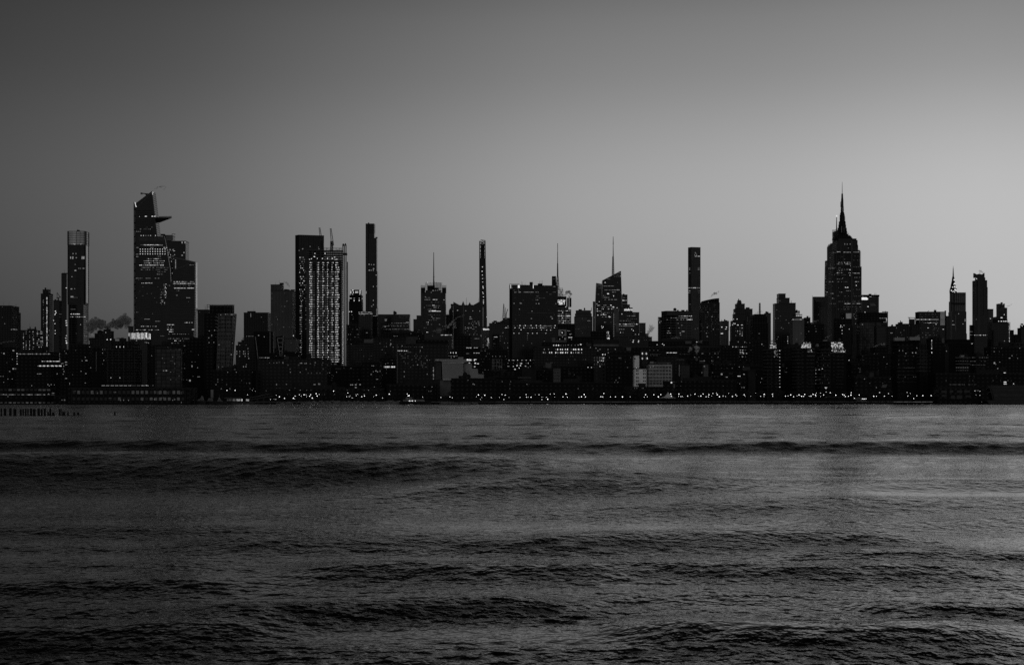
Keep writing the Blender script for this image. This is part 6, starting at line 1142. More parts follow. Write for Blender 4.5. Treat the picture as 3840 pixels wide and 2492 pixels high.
b.dots([(322, 1351, 4, 4), (326, 1351, 3, 4), (322, 1400, 5, 3), (320, 1435, 4, 2)], lv=2); b.done()
b = low('long glazed pier building with rows of faint windows, cut by the left edge', 1175, 'dark', [(-60, 208, 1454)], D=26, clutter=0, base=.4)
for x in range(6, 205, 16):
    b.pane(x, 1461, 13, 9, b.rng.choice((0, 'win'))); b.pane(x, 1479, 12, 5, b.rng.choice((0, 0, 1))); b.pane(x, 1509, 11, 4, b.rng.choice((0, 0, 1)))
b.dots([(13, 1478, 6, 3), (30, 1486, 3, 3), (108, 1479, 12, 4), (139, 1479, 12, 4), (182, 1477, 4, 4), (170, 1479, 8, 4), (199, 1473, 9, 2), (48, 1479, 10, 3)], lv=2); b.done()
b = low('dark link block between the two pier buildings with two lit windows', 1182, 'dark', [(200, 262, 1482)], D=14, clutter=0, base=.4); b.dots([(233, 1499, 5, 4), (243, 1499, 6, 6), (245, 1518)], lv=1); b.done()
b = low('very long two-storey pier shed with regular multi-pane windows at lower left', 1152, 'dark', [(255, 740, 1453)], D=30, clutter=0, base=.3, name='pier_shed')
b.bands(258, 735, 1456, 1457, 5, 'conc', .8, 'cornice')
for k, x in enumerate(range(278, 700, 17)):
    for y, hh in ((1470, 16), (1495, 14)):
        lv = b.rng.choice((0, 'win', 'win')); b.pane(x, y, 12, hh, lv)
b.dots([(279, 1466, 12, 6), (431, 1470, 12, 6), (579, 1470, 12, 15), (595, 1471, 12, 15), (627, 1472, 12, 13), (676, 1472, 12, 13), (413, 1492, 12, 4), (448, 1491, 12, 5), (611, 1491, 11, 7)], lv=0)
b.dots([(366, 1473, 4, 6), (431, 1470, 10, 3)], lv=2); b.dots([(535, 1498, 3, 4), (559, 1498, 3, 4), (580, 1497, 3, 3), (474, 1498, 3, 3), (648, 1500, 3, 3), (655, 1497, 5, 5), (661, 1495, 3, 3), (679, 1508, 3, 6), (452, 1500, 3, 3), (464, 1500), (482, 1500)], lv=2)
mb = MB()
for x in range(270, 735, 17): mb.box(X(x, 1152) - .35, X(x, 1152) + .35, 1151.5, 1152.2, Z(1512, 1152), Z(1457, 1152))
b.part('pilasters', mb, 'roof'); mb = MB()
for x in range(262, 735, 12): mb.cyl(X(x, 1153), 1153, .3, -1, .3, .5, 6)
b.part('pier_legs', mb, 'timber'); b.done()
b = low('low hall with one long brilliant eaves light strip behind the pier shed', 1290, 'dark', [(378, 572, 1441)], D=20, clutter=1)
for k in range(12): b.pane(388 + k * 16.4, 1444.5, 14.5, 2.0, 3 if k not in (7, 8) else 2, 'eaves_light')
b.dots([(535, 1428, 20, 12)], lv='conc', mesh='plant_panel'); b.done()
b = low('chequered dark residential block with faint windows above the yachts', 1480, 'plaid', [(583, 660, 1298), (583, 700, 1303)], [(640, 1310, 695, 1430, 26, 4, 3, (0, 0, 0, 1))], D=20)
b.dots([(577, 1321, 4, 3), (617, 1360, 5, 2.4), (614, 1389, 4, 5), (621, 1389, 6, 5), (626, 1389, 4, 5), (609, 1342, 2, 5), (655, 1363, 3, 6), (586, 1401, 3, 5), (703, 1322, 5, 2)], lv=1); b.dots([(613, 1389, 3, 5), (624, 1389, 3, 6), (630, 1301, 2, 2)], lv=2); b.done()
b = low('dark stepped block between the brilliant edged tower and the downward-narrowing tower', 1560, 'dark', [(712, 790, 1265), (690, 790, 1277)], [(700, 1290, 785, 1440, 9, 2.4, 3, (1, 2))], D=20); b.dots([(692, 1296, 5, 2), (720, 1372, 4, 8), (745, 1412, 11, 2.6), (712, 1426, 7, 8), (741, 1378)], lv=2); b.done()
b = low('low block behind the dock pavilion with faint lit windows', 1350, 'dark', [(800, 960, 1386)], [(810, 1395, 950, 1470, 10, 2.4, 2.6, (1, 2, 2))], D=24); b.bands(830, 945, 1384, 1400, 15, 'conc', .8); b.dots([(817, 1422, 3, 6), (817, 1431, 3, 4), (833, 1424, 3, 3), (925, 1436, 2, 4), (936, 1436, 4, 5)], lv=1); b.done()
b = low('very broad dark warehouse block below the construction tower', 1380, 'brick', [(965, 1242, 1346)], D=30, clutter=1); b.rbox(1065, 1083, 1335, 1346, 4, 8, 'conc'); b.rbox(1085, 1112, 1336, 1346, 6, 8, 'roof'); b.bands(975, 1225, 1346.6, 1347, 5, 'conc', .7)
b.dots([(1011, 1360, 2, 3), (1027, 1360, 4, 3), (1038, 1360, 5, 4), (1047, 1358, 3, 2), (1061, 1360, 5, 5), (1126, 1361, 4, 4), (1131, 1361, 6, 4), (1143, 1362, 4, 4), (1149, 1361, 4, 4), (1164, 1363, 5, 2.4), (1182, 1359, 5, 5), (1211, 1360, 3, 3), (1037, 1441, 4, 8), (1107, 1439, 2, 6), (1150, 1442, 3, 3), (1162, 1440, 7, 6), (1180, 1441, 10, 5), (1197, 1439, 9, 7), (1115, 1456), (1181, 1460, 5, 2), (998, 1465, 2, 6), (1008, 1465, 4, 5), (1035, 1465, 2, 5)], lv=1); b.dots([(1038, 1360, 3, 4), (1061, 1359, 3, 4), (1130, 1361, 3, 3), (1148, 1361.6, 3, 3), (1148, 1384, 3, 3), (1126, 1395, 3, 3), (1089, 1395, 3, 3), (1236, 1397, 4, 3), (1178, 1441, 4, 3), (1097, 1466, 4, 5)], lv=2); b.lit(1060, 1368, 1230, 1400, 12, 5, 6, (0,)); b.lit(990, 1440, 1230, 1476, 12, 4, 4, (0, 1)); b.done()
b = low('dark infill block right of the broad warehouse with one glaring roof lamp', 1450, 'dark', [(1232, 1365, 1371)], [(1250, 1380, 1360, 1440, 9, 2, 2.4, (1, 2))], D=22); b.dots([(1236, 1366, 6, 5)], lv=3); b.dots([(1268, 1382, 26, 9)], lv='conc', mesh='plant_panel'); b.dots([(1240, 1408, 2.4, 22), (1245, 1405, 9, 2), (1245, 1416, 9, 2), (1244, 1425, 8, 2)], lv=0, mesh='stair_light'); b.dots([(1316, 1442, 6, 3), (1322, 1442, 4, 4), (1334, 1442, 7, 4), (1350, 1441, 6, 4), (1334, 1452, 7, 4), (1358, 1443, 3, 4)], lv=2); b.bands(1250, 1360, 1454, 1470, 12, 'conc', .5); b.done()
b = low('dark block with a lit railing along its roof, left of the dark slab hotel', 1430, 'dark', [(1356, 1432, 1354)], D=22, clutter=1); b.row(1360, 1430, 1352.8, 3, 3, 1.4, (1, 2, 1), .9, 'rail_light') ; b.row(1392, 1428, 1350.6, 2.6, 2.4, 1.6, (2, 1, 2), .9); b.dots([(1398, 1347, 4, 4), (1395, 1371), (1401, 1371), (1410, 1390, 4, 4), (1425, 1391, 3, 5), (1392, 1403, 4, 4), (1412, 1421), (1416, 1421), (1404, 1450), (1400, 1393), (1416, 1393)], lv=2); b.done()
b = low('dark block with a bright window cluster at the left side of the dark slab hotel', 1500, 'dark', [(1425, 1490, 1340)], [(1430, 1350, 1485, 1460, 6, 2.4, 2.4, (1, 2))], D=18); b.row(1441, 1482, 1375, 2.8, 2.8, 7, (2, 2, 3), .95); b.dots([(1455, 1361, 2, 5), (1472, 1362, 3, 4), (1449, 1384, 3, 3), (1449, 1398, 1.6, 5)], lv=1); b.rbox(1447, 1473, 1309, 1340, 10, 8, 'roof'); b.done()
b = T(LB, 'old low block with pale bulkheads and smoke wisps behind the lit railing roof', LC, 1750, 'brick', [(1400, 1560, 1268)], lit=[(1405, 1275, 1480, 1330, 9, 2.4, 2, (1, 2))], D=24, clutter=2); b.dots([(1466, 1289, 4, 4), (1474, 1301, 3, 2), (1464, 1294), (1448, 1263)], lv=2); b.dots([(1460, 1313, 26, 9), (1464, 1256, 14, 12)], lv='conc', mesh='bulkhead'); b.done()
b = low('big dark slab hotel with a pale left edge and one lit upper row', 1440, 'brick', [(1489, 1682, 1287)], D=22, clutter=0); b.rbox(1523, 1564, 1262, 1287, 8, 12, 'conc'); b.rbox(1560, 1680, 1274, 1287, 8, 12, 'dark'); b.part('edge_strip', MB().box(X(1488.5, 1440), X(1491, 1440), 1439.2, 1440.4, Z(1436, 1440), Z(1290, 1440)), 'trim2'); b.bands(1491, 1588, 1289, 1290, 4, 'trim2', .8)
b.row(1491, 1530, 1314.5, 2.6, 2.4, 3, (2, 3, 1), .9); b.row(1491, 1580, 1301, 7, 2, 2, (0, 1), .5); b.dots([(1508, 1296, 3, 3), (1583, 1301, 3, 4), (1516, 1393, 3, 3), (1516, 1411, 3, 3), (1566, 1367, 3.6, 3.6), (1602, 1350, 3, 3), (1611, 1349, 2, 2), (1602, 1402), (1576, 1314), (1509, 1462), (1514, 1462), (1535, 1463), (1557, 1462), (1563, 1462)], lv=2); b.lit(1500, 1320, 1600, 1380, 40, 4, 5, (0,), 5, 7)
b.col(1625.5, 1378, 1424, 4.2, 3.8, 3.4, (2, 2, 1), .9); b.done()
b = T(OT, 'flat-roofed block with a lit strip of top-floor windows and a white steam vent', OF, 1900, 'glass2', [(1592, 1697, 1250)], D=20, clutter=1); b.row(1655, 1695, 1255.5, 2.6, 2.4, 3.2, (2, 3), .95); b.row(1617, 1655, 1252, 3.4, lv=(0, 1), p=.7); b.bands(1595, 1695, 1260, 1285, 8, 'conc', .7); b.dots([(1600, 1245, 4, 2), (1607, 1245, 4, 2), (1647, 1231, 3, 10), (1695.5, 1245, 2, 24), (1622, 1259, 3, 2)], lv=1); b.rbox(1636, 1652, 1229, 1250, 6, 6, 'trim2', 'chimney'); b.done()
b = T(OT, 'black block with two lit floors below the jagged-crowned tower', OF, 1800, 'dark', [(1712, 1768, 1258), (1704, 1802, 1300)], D=20, clutter=2); b.row(1748, 1768, 1303, 2.6, 2.5, 4, (2, 3, 1), .9); b.row(1778, 1790, 1302, 3, 3, 5, (2, 3), .9); b.row(1749, 1758, 1325, 3, lv=(1, 2)); b.row(1778, 1796, 1323, 3.6, lv=(2, 3)); b.row(1778, 1790, 1269, 4, lv=(1, 2)); b.dots([(1692, 1294.5, 3, 3)], lv=3); b.row(1728, 1770, 1253, 3, 2.6, 2, (1, 2, 1), .7); b.done()
b = low('low block with bright storefront windows behind the stepped pale museum', 1600, 'dark', [(1736, 1808, 1339)], D=18); b.row(1752, 1768, 1349, 4, 4, 7, (2, 3), .95); b.dots([(1779, 1349, 4, 8), (1784, 1347, 6, 3), (1782, 1361, 6, 5), (1792, 1363, 8, 3), (1760, 1360, 6, 3), (1780, 1374, 6, 3), (1753, 1346, 3, 2)], lv=3); b.done()
b = low('small block with two rows of tall lit windows above the stepped pale museum', 1560, 'dark', [(1664, 1716, 1316)], D=14); 
for x in range(1670, 1712, 10): b.pane(x, 1322, 3, 5, 3); b.pane(x + 2, 1334, 8, 3, 1)
b.dots([(1680, 1338), (1692, 1340, 3, 3), (1703, 1337, 5, 3)], lv=2); b.done()
# museum
Y = 1320; b = B('museum', 'stepped pale metal museum with tilted walls near the waterfront', 'museum', Y, M['metal_pale']); b.root.location = (X(1700, Y), Y, GZ)
b.poly([(1657, 1356), (1740, 1360), (1744, 1420), (1744, 1423), (1660, 1423)], D=26, name='main_wall', m=M['metal_pale'])
b.poly([(1631, 1345.5), (1750, 1346), (1754, 1356), (1740.2, 1359.7), (1657, 1355.8), (1655, 1353), (1631, 1352.5)], Y=Y - .6, D=26, name='roof_band')
b.poly([(1740.2, 1361), (1768, 1362), (1769, 1381), (1791, 1382), (1793, 1402), (1815, 1403), (1815, 1418), (1744.3, 1418)], Y=Y + 5, D=20, name='stepped_wing')
b.poly([(1634, 1353), (1656.6, 1356), (1659.6, 1423), (1634, 1423)], Y=Y + .8, D=20, name='shaded_wall', m=M['conc'])  # shade on this side is put in by a darker material
b.poly([(1650, 1423.4), (1692, 1423.4), (1692, 1484), (1650, 1484)], Y=Y + 1.5, D=16, name='base', m=M['trim2'])
b.part('seam_lights', MB().box(X(1664, Y), X(1740, Y), Y - .9, Y - .65, Z(1360.6, Y), Z(1359.6, Y)).box(X(1661, Y), X(1692, Y), Y - .6, Y - .3, Z(1423.6, Y), Z(1422.4, Y)), GL[1]); b.rbox(1718, 1737, 1338, 1346, 5, 6, 'metal_pale'); b.fins(1662, 1740, 1361, 1421, 2.6, 'trim2', .35, 'panel_joints', .06)
b.dots([(1641, 1349, 6, 1.6)], lv=1); b.done()
b = low('long dark low block hiding the lower right of the museum', 1262, 'dark', [(1740, 1762, 1403), (1720, 1765, 1408), (1692, 1860, 1417)], D=20, clutter=4); b.dots([(1755, 1425, 3, 2), (1774, 1439, 2, 5), (1779, 1441, 3, 3)], lv=2); b.bands(1715, 1765, 1424, 1425, 4, 'conc', .6); b.done()
b = low('open square frame structure on a roof above lit terraces, right of the museum', 1500, 'dark', [(1838, 1890, 1384)], D=18, clutter=0); mb = MB(); Yf = 1500
for x in (1846, 1852, 1863, 1873, 1882): mb.bar((X(x, Yf), Yf, Z(1384, Yf)), (X(x, Yf), Yf, Z(1347, Yf)), .14)
for y in (1347, 1359, 1371): mb.bar((X(1846, Yf), Yf, Z(y, Yf)), (X(1882, Yf), Yf, Z(y, Yf)), .14)
b.part('roof_frame', mb, 'trim'); b.bands(1842, 1900, 1386, 1394, 6, 'trim2', .8); b.dots([(1887, 1396, 3, 5), (1893, 1395, 5, 5), (1899, 1394, 5, 5), (1905, 1393, 4, 7), (1895, 1383, 12, 1.6), (1908, 1386)], lv=2); b.lit(1875, 1370, 1900, 1375, 4, 3, 3, (2, 3)); b.done()
b = low('cluttered low roofs with a shadowed pale party wall, left of the numeral slab foot', 1450, 'dark', [(1832, 1965, 1412), (1825, 1970, 1425)], [(1835, 1430, 1960, 1460, 7, 2.4, 2.6, (1, 2))], D=22, clutter=4); b.dots([(1902, 1408, 20, 10), (1912, 1404, 30, 6), (1835, 1408, 12, 18), (1848, 1410, 5, 12)], lv='conc', mesh='bulkhead'); b.dots([(1860, 1443), (1861, 1458, 2, 4), (1780, 1440)], lv=2); b.done()
b = T(LB, 'foot block of the massive numeral slab sprinkled with rooftop lamps', LC, 1850, 'dark', [(1900, 2012, 1345)], lit=[(1905, 1350, 2005, 1378, 22, 2.6, 2.6, (1, 2, 3, 3))], D=24, clutter=3); b.dots([(1939, 1370, 5, 5), (1952, 1370, 4, 4), (1925, 1373, 3, 3), (1947, 1379, 4, 3), (1931, 1384, 7, 3), (1955, 1362, 7, 3), (1980, 1378, 6, 3), (1985, 1382, 5, 2.4), (1970, 1372)], lv=3); b.done()
b = low('grey windowless block with a pale patched flank below the massive slab', 1400, 'conc', [(1957, 2011, 1377)], D=20, clutter=1); b.m = M['roof']; b.dots([(2014, 1397, 4, 6), (2015, 1388, 6, 16)], lv=1); b.dots([(2020, 1386, 10, 1.8)], lv=1); b.bands(1942, 1992, 1415, 1416, 4, 'trim', .9) ; b.bands(1960, 2020, 1430, 1431, 4, 'trim2', .9); b.bands(1950, 1990, 1424, 1425, 4, 'trim2', .8); b.dots([(1962, 1438, 5, 2), (1962, 1449, 5, 2)], lv=2); b.done()
# big market block with lit rows
b = T(LB, 'huge dark former warehouse with three rows of brightly lit windows, centre of the skyline foot', LC, 1720, 'brick', [(2000, 2330, 1298)], D=34, clutter=0)
b.rbox(2033, 2200, 1283, 1298, 4, 20, 'dark', 'upper_floor'); b.bands(2030, 2180, 1283.5, 1284, 4, 'conc', .7) if False else None
b.segs.append((2033, (X(2033, 1724), 1724), 2200, (X(2200, 1724), 1724), Z(1298, 1724), Z(1283, 1724)))
b.rbox(2070, 2081, 1265, 1283, 8, 8, 'trim2'); b.rbox(2082, 2125, 1275, 1283, 9, 8, 'trim2'); b.rbox(2120, 2126, 1263, 1276, 9, 4, 'trim2'); b.rbox(2183, 2203, 1284, 1298, 6, 8, 'trim2', 'bulkhead'); b.rbox(2205, 2218, 1287, 1298, 6, 8, 'conc'); b.rbox(2225, 2322, 1274, 1290, 14, 12, 'roof'); b.rbox(2226, 2320, 1290, 1298, 8, 8, 'trim2', 'roof_screen')
for x, wv in [(2076.5, 4), (2086, 4), (2094.5, 5), (2103, 3), (2113, 3), (2121, 3), (2143, 3), (2157, 4)]: b.pane(x, 1294, wv, 5, 3 if x < 2100 else 1)
b.dots([(2131, 1293, 5, 2.4), (2168, 1293, 4, 4)], lv=2); b.dots([(2178, 1291, 6, 5), (2217, 1291.6, 5, 5), (2064, 1278, 3, 5), (2068, 1277, 3, 7), (2060, 1279, 3, 3), (2119, 1268, 3, 9)], lv=3)
for x, wv, lv in [(2041, 2, 2), (2084, 3, 1), (2091, 4, 3), (2102, 4, 3), (2109, 4, 3), (2120, 3, 3), (2128, 4, 3), (2142, 3, 1), (2151, 5, 3), (2158, 6, 3), (2170, 6, 3), (2181, 4, 3)]: b.pane(x, 1309.5, wv, 6, lv)
for x, wv, lv in [(2038, 5, 2), (2045, 4, 1), (2061, 4, 3), (2069, 4, 3), (2084, 4, 3), (2092, 3, 2), (2103, 6, 3), (2110, 6, 3), (2121, 4, 3), (2128, 3, 3), (2142, 4, 3), (2150, 2, 2), (2159, 3, 2), (2169, 8, 2), (2181, 3, 2)]: b.pane(x, 1321.5, wv, 6, lv)
for x, y in [(2057, 1309), (2214, 1302), (2235, 1305), (2242, 1314), (2250, 1309), (2280, 1310), (2307, 1309), (2281, 1322)]: b.pane(x, y, 3, 3, 2)
b.bands(2010, 2146, 1300, 1301, 4, 'trim2', .7); b.bands(2075, 2182, 1314.5, 1328, 12, 'trim2', .5); b.lit(2040, 1335, 2200, 1360, 14, 2.4, 3, (0, 1)); b.whip(2041, 1237, 1278, .35) 
b.part('flagpole_lamp', MB().cyl(X(2041, 1730), 1730, .35, Z(1279, 1730), .25, Z(1262, 1730), 6), GL[2]); b.done()
b = T(LB, 'dark roofscape block behind the huge warehouse with a chain of roof lamps', LC, 1950, 'dark', [(2214, 2290, 1240), (2156, 2300, 1262)], D=24, clutter=3); b.dots([(2219, 1238, 3, 2.4), (2223, 1238, 3, 2.6), (2228, 1237.6, 3, 2.4), (2233, 1237, 3, 2.4), (2246, 1236, 3.6, 4), (2256, 1236, 5.6, 5.6), (2253, 1222, 2.6, 2)], lv=3)
for k in range(9): b.row(2276, 2286, 1243 + k * 3.4, 2.8, 2.6, 2.4, (3, 2, 1), .75)
b.dots([(2282, 1267, 8, 5)], lv=3); b.done()
b = T(OT, 'mid-rise block with pale upper bays, below the lettered office block', OF, 2050, 'stone', [(2370, 2432, 1250), (2300, 2445, 1262)], D=22, clutter=2); b.m = M['stone']; b.dots([(2383, 1252, 5, 4), (2395, 1253, 3, 4), (2375, 1276, 4, 3), (2395, 1277, 4, 3), (2374, 1282, 6, 2.4), (2394, 1282, 4, 2.4), (2328, 1246), (2347, 1247), (2404, 1245, 3, 3)], lv=3); b.lit(2320, 1264, 2440, 1282, 22, 2.6, 2, (0, 1, 1)); b.fins(2362, 2428, 1252, 1262, 4, 'conc', 1.2); b.whip(2330, 1243, 1250, .3); b.done()
b = T(LB, 'long flat dark roofline block with strip windows crossing behind the pale lofts', LC, 1680, 'dark', [(2322, 2770, 1301)], D=30, clutter=5)
b.bands(2330, 2700, 1301.5, 1302, 4, 'trim2', .6); b.row(2500, 2520, 1322, 3, 3, 2.4, (2, 3), 1); b.row(2522, 2538, 1322, 3, 3, 2.4, (2, 3), .9); b.dots([(2437, 1313, 4, 2), (2452, 1313, 4, 2), (2467, 1313, 3, 3), (2497, 1322, 3, 3)], lv=1); b.row(2440, 2620, 1327, 4, 3, 1, (0, 1), .7); b.row(2440, 2480, 1332, 4, lv=(0, 1), p=.6); b.dots([(2539, 1296.5, 5, 5), (2555, 1296, 5, 5), (2546, 1297, 3, 3), (2562, 1297), (2605, 1299, 9, 3), (2621, 1299, 9, 3.4), (2638, 1283, 6, 5)], lv=3); b.done()
b = T(LB, 'dark terrace block with a string of glowing garden lamps behind the pale lofts', LC, 1800, 'dark', [(2432, 2660, 1278)], D=24, clutter=6); b.dots([(2464, 1292, 3, 3), (2469, 1291, 3.4, 3), (2474, 1292, 3, 3), (2479, 1290, 4, 3.4), (2484, 1289, 4, 3), (2490, 1293, 3, 3), (2526, 1277, 4, 3), (2459, 1277, 4, 3), (2613, 1281, 5, 3)], lv=3); b.rbox(2570, 1e3 and 2593, 1278, 1287, -1, 3, 'trim2', 'bulkhead'); b.bands(2545, 2600, 1277.6, 1278.5, 4, 'trim', .7); b.done()
# loft-town right of centre
b = low('brick-dark block with four lit windows at the upper left of the white block', 1390, 'loft', [(2400, 2431, 1313)], D=18, clutter=1); b.m = M['stone']
for x, y in [(2408, 1325), (2423, 1325), (2408, 1343), (2426, 1343)]: b.pane(x - 2, y, 2.4, 9, 2); b.pane(x + 1.6, y, 2.4, 9, 3)
b.dots([(2411, 1361, 6, 7), (2424, 1361, 6, 7)], lv='win', mesh='dark_window'); b.bands(2400, 2431, 1314, 1333, 18, 'trim2', .9); b.done()
b = low('gabled loft behind with multi-pane windows, below the lit warehouse rows', 1400, 'loft', [(2224, 2272, 1331)], D=18, clutter=1); b.m = M['stone']
for x in (2229, 2239, 2249, 2257, 2266): b.pane(x, 1341, 5, 9, 0 if x < 2245 else 1); b.pane(x, 1351, 5, 6, b.rng.choice((0, 1))); b.pane(x, 1365, 4, 8, 0)
b.dots([(2262, 1342, 2, 7), (2262, 1352, 2.4, 6), (2255, 1352, 2, 4), (2250, 1373), (2242, 1357, 2, 3)], lv=3); b.row(2250, 2271, 1328, 3.2, 2.6, 8, (2, 2, 3), .95) if False else None; b.done()
b = low('rooftop greenhouse strip of bright tall panes above the gabled loft', 1460, 'dark', [(2238, 2274, 1323)], D=12, clutter=1); b.row(2250, 2270, 1328.5, 3.2, 2.4, 7, (2, 3, 3), .95); b.dots([(2236, 1305, 4, 4), (2242, 1314, 5, 5)], lv=3); b.done()
b = low('vast black block filling the shore left of the white block', 1345, 'dark', [(2285, 2374, 1314), (2272, 2374, 1330)], [(2285, 1340, 2370, 1460, 5, 2.4, 2.6, (1, 2))], D=26, clutter=3); b.dots([(2322, 1342, 3, 5), (2328, 1342, 3, 5), (2353, 1377, 4, 2.6), (2310, 1425, 3.6, 4), (2322, 1416, 3, 5)], lv=1); b.bands(2339, 2374, 1312.6, 1313, 4, 'trim2', .8); b.rbox(2350, 2366, 1302, 1312, 8, 8, 'trim2'); b.done()
b = low('white-painted block with a tall narrow left part and paired dark windows', 1292, 'white', [(2373.6, 2397, 1329), (2373.6, 2424, 1379)], D=16, clutter=0)
for y in (1376, 1389, 1401, 1415, 1428, 1440):
    for x in (2387, 2392.6): 
        if not (y == 1376 and x > 2390): b.pane(x, y, 3.8, 8.6, 'win', 'dark_window')
    if y > 1380:
        for x in (2413.5, 2419.5): b.pane(x, y, 3.8, 8.6, 'win', 'dark_window')
b.dots([(2381, 1344, 4, 9)], lv='win', mesh='dark_window'); b.dots([(2386.6, 1378, 2.6, 4)], lv=3); b.bands(2373, 2398, 1328.5, 1329, 4, 'white', 1.4, 'cornice'); b.done()
b = low('low dark shed at the foot of the white block, half hidden by trees', 1283, 'dark', [(2345, 2500, 1449)], [(2380, 1455, 2420, 1465, 4, 3, 3, (1,))], D=7); b.done()
b = low('pale loft building with a regular grid of dark paired windows, right of the white block', 1335, 'loft', [(2424, 2520, 1362)], D=22, clutter=0)
for i, y in enumerate((1376, 1389, 1402, 1415, 1427, 1437)):
    for k in range(8):
        x = 2431 + k * 11.6; b.pane(x - 2.4, y, 3.8, 9, 'win', 'dark_window'); b.pane(x + 2.2, y, 3.8, 9, 'win', 'dark_window')
b.rbox(2438, 2451, 1355, 1363, 4, 6, 'metal_pale'); b.rbox(2452, 2462, 1357, 1363, 5, 6, 'trim2'); b.rbox(2466, 2516, 1358, 1363, 4, 8, 'trim2'); b.dots([(2504.6, 1363, 4, 4), (2449.5, 1373, 3, 3), (2516, 1387, 3, 3), (2440, 1376)], lv=2); b.done()
b = low('narrower grey loft with three columns of dark windows, right of the regular window-grid loft', 1360, 'loft', [(2544, 2586, 1366)], D=18, clutter=1); b.m = M['conc']
for y in (1377, 1390, 1402):
    for k in range(5): b.pane(2552 + k * 7, y, 4.2, 8, 'win', 'dark_window')
b.part('pale_pier', MB().box(X(2545.5, 1360), X(2549, 1360), 1359.5, 1360.2, Z(1410, 1360), Z(1367, 1360)), 'trim'); b.done()
b = low('dark gap block between the two lofts with a glaring wall lamp on its pale hut', 1280, 'dark', [(2486, 2532, 1428)], D=12, clutter=0); b.dots([(2518, 1434, 6, 6)], lv=3, mesh='wall_lamp'); b.dots([(2528, 1446, 7, 20)], lv='trim2', mesh='wall_patch'); b.bands(2510, 2530, 1431, 1432, 3, 'trim', 1); b.done()
b = low('grey flat-roofed block with a pale parapet behind the lofts', 1500, 'brick', [(2460, 2545, 1335), (2455, 2575, 1344)], D=20, clutter=3); b.dots([(2472, 1345, 26, 14)], lv='roof', mesh='bulkhead'); b.dots([(2552, 1347, 38, 2.6)], lv='trim', mesh='parapet_edge'); b.dots([(2480, 1334, 5, 1.4)], lv=1); b.done()
b = low('small gabled pale hut on a roof below the two bright steam plumes', 1480, 'dark', [(2580, 2635, 1345)], D=16, clutter=1); b.poly([(2606, 1352), (2606, 1336), (2611, 1340), (2617, 1344), (2617, 1352)], Y=1478, D=5, name='hut', m=M['trim2'], seg=False); b.dots([(2633, 1353, 22, 1.6)], lv=1, mesh='parapet_edge'); b.dots([(2632, 1358, 26, 7)], lv='conc', mesh='bulkhead'); b.done()
b = low('pale framed stair block with lit landings in the middle of the right hand rooftops', 1400, 'conc', [(2634, 2656, 1363)], D=10, clutter=0); b.m = M['trim2']
for y in (1368, 1376, 1385):
    for x in (2640, 2650): b.pane(x, y, 4.6, 6, 'win', 'dark_window')
b.dots([(2641, 1373, 5, 4), (2637, 1361, 5, 2), (2647, 1362, 8, 2)], lv=2); b.done()
RB = [('dark roof cluster with faint strip lights below the curved-roof tower', 1560, [(2590, 2700, 1320)], [(2605, 1325, 2695, 1400, 26, 3, 2.4, (0, 1, 1, 2))]),
      ('dark block with rows of small bright windows below the old stepped tower', 1700, [(2700, 2830, 1293)], [(2744, 1300, 2800, 1345, 40, 2.6, 2.4, (1, 2, 3, 1)), (2700, 1300, 2820, 1350, 22, 2.4, 2.2, (0, 1))]),
      ('broad dark block with three big roof lamps, below the wide cropped-corner block', 1850, [(2735, 2880, 1276)], [(2740, 1285, 2870, 1300, 12, 2.4, 2.4, (1, 2))]),
      ('low dark block of scattered windows behind the promenade, right of the lofts', 1420, [(2660, 2760, 1362), (2585, 2765, 1392)], [(2600, 1396, 2760, 1440, 12, 2.6, 2.4, (0, 1, 2)), (2670, 1365, 2755, 1390, 8, 3, 3, (0, 1))]),
      ('dark riverside mass with almost no lights, right of the lofts', 1290, [(2530, 2760, 1424)], [(2540, 1430, 2750, 1460, 4, 2.4, 2, (0, 1))]),
      ('dark block with small strip lights left of the first glass riverside block', 1440, [(2745, 2866, 1370), (2745, 2866, 1384)], [(2748, 1375, 2860, 1440, 12, 2.4, 3, (0, 1, 2))])]
for lab, Y, ti, li in RB:
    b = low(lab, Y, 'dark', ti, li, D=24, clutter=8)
    if 'three big' in lab: b.dots([(2768, 1281, 3, 5), (2781, 1281, 5, 3), (2793, 1282, 3, 5), (2697, 1288), (2755, 1284), (2857, 1290, 4, 4), (2843, 1267, 3, 3), (2831, 1270, 3, 3), (2865, 1268, 4, 3), (2886, 1268, 4, 3), (2831, 1258, 20, 9)], lv=2)
    if 'small bright' in lab: b.row(2720, 2742, 1305.5, 3, 2.6, 2, (2, 3), .9); b.row(2750, 2762, 1328, 3.6, 3.4, 3.4, (3,), 1); b.row(2776, 2788, 1320, 4, lv=(3, 2)); b.row(2745, 2757, 1348, 3, 3, 2.6, (2, 3), 1)
    if 'three' not in lab and 'scattered' in lab: b.dots([(2685, 1346, 2, 2), (2722, 1358, 3, 3), (2725, 1413, 8, 3), (2706, 1402, 7, 7), (2699, 1346, 4, 5), (2711, 1347, 5, 3)], lv=2); b.dots([(2740, 1400, 18, 8), (2706, 1397, 6, 6)], lv='conc', mesh='bulkhead')
    b.done()
b = low('grey boxy house with a lit attic row, left of the first glass riverside block', 1330, 'conc', [(2795, 2833, 1387)], D=16, clutter=0); b.m = M['roof']; b.rbox(2787, 2812, 1375, 1387, 4, 6, 'conc'); b.dots([(2792, 1382, 3, 3), (2798, 1382, 3.4, 3), (2804, 1382.4, 4, 3.4), (2809, 1382, 3, 3)], lv=3); b.done()
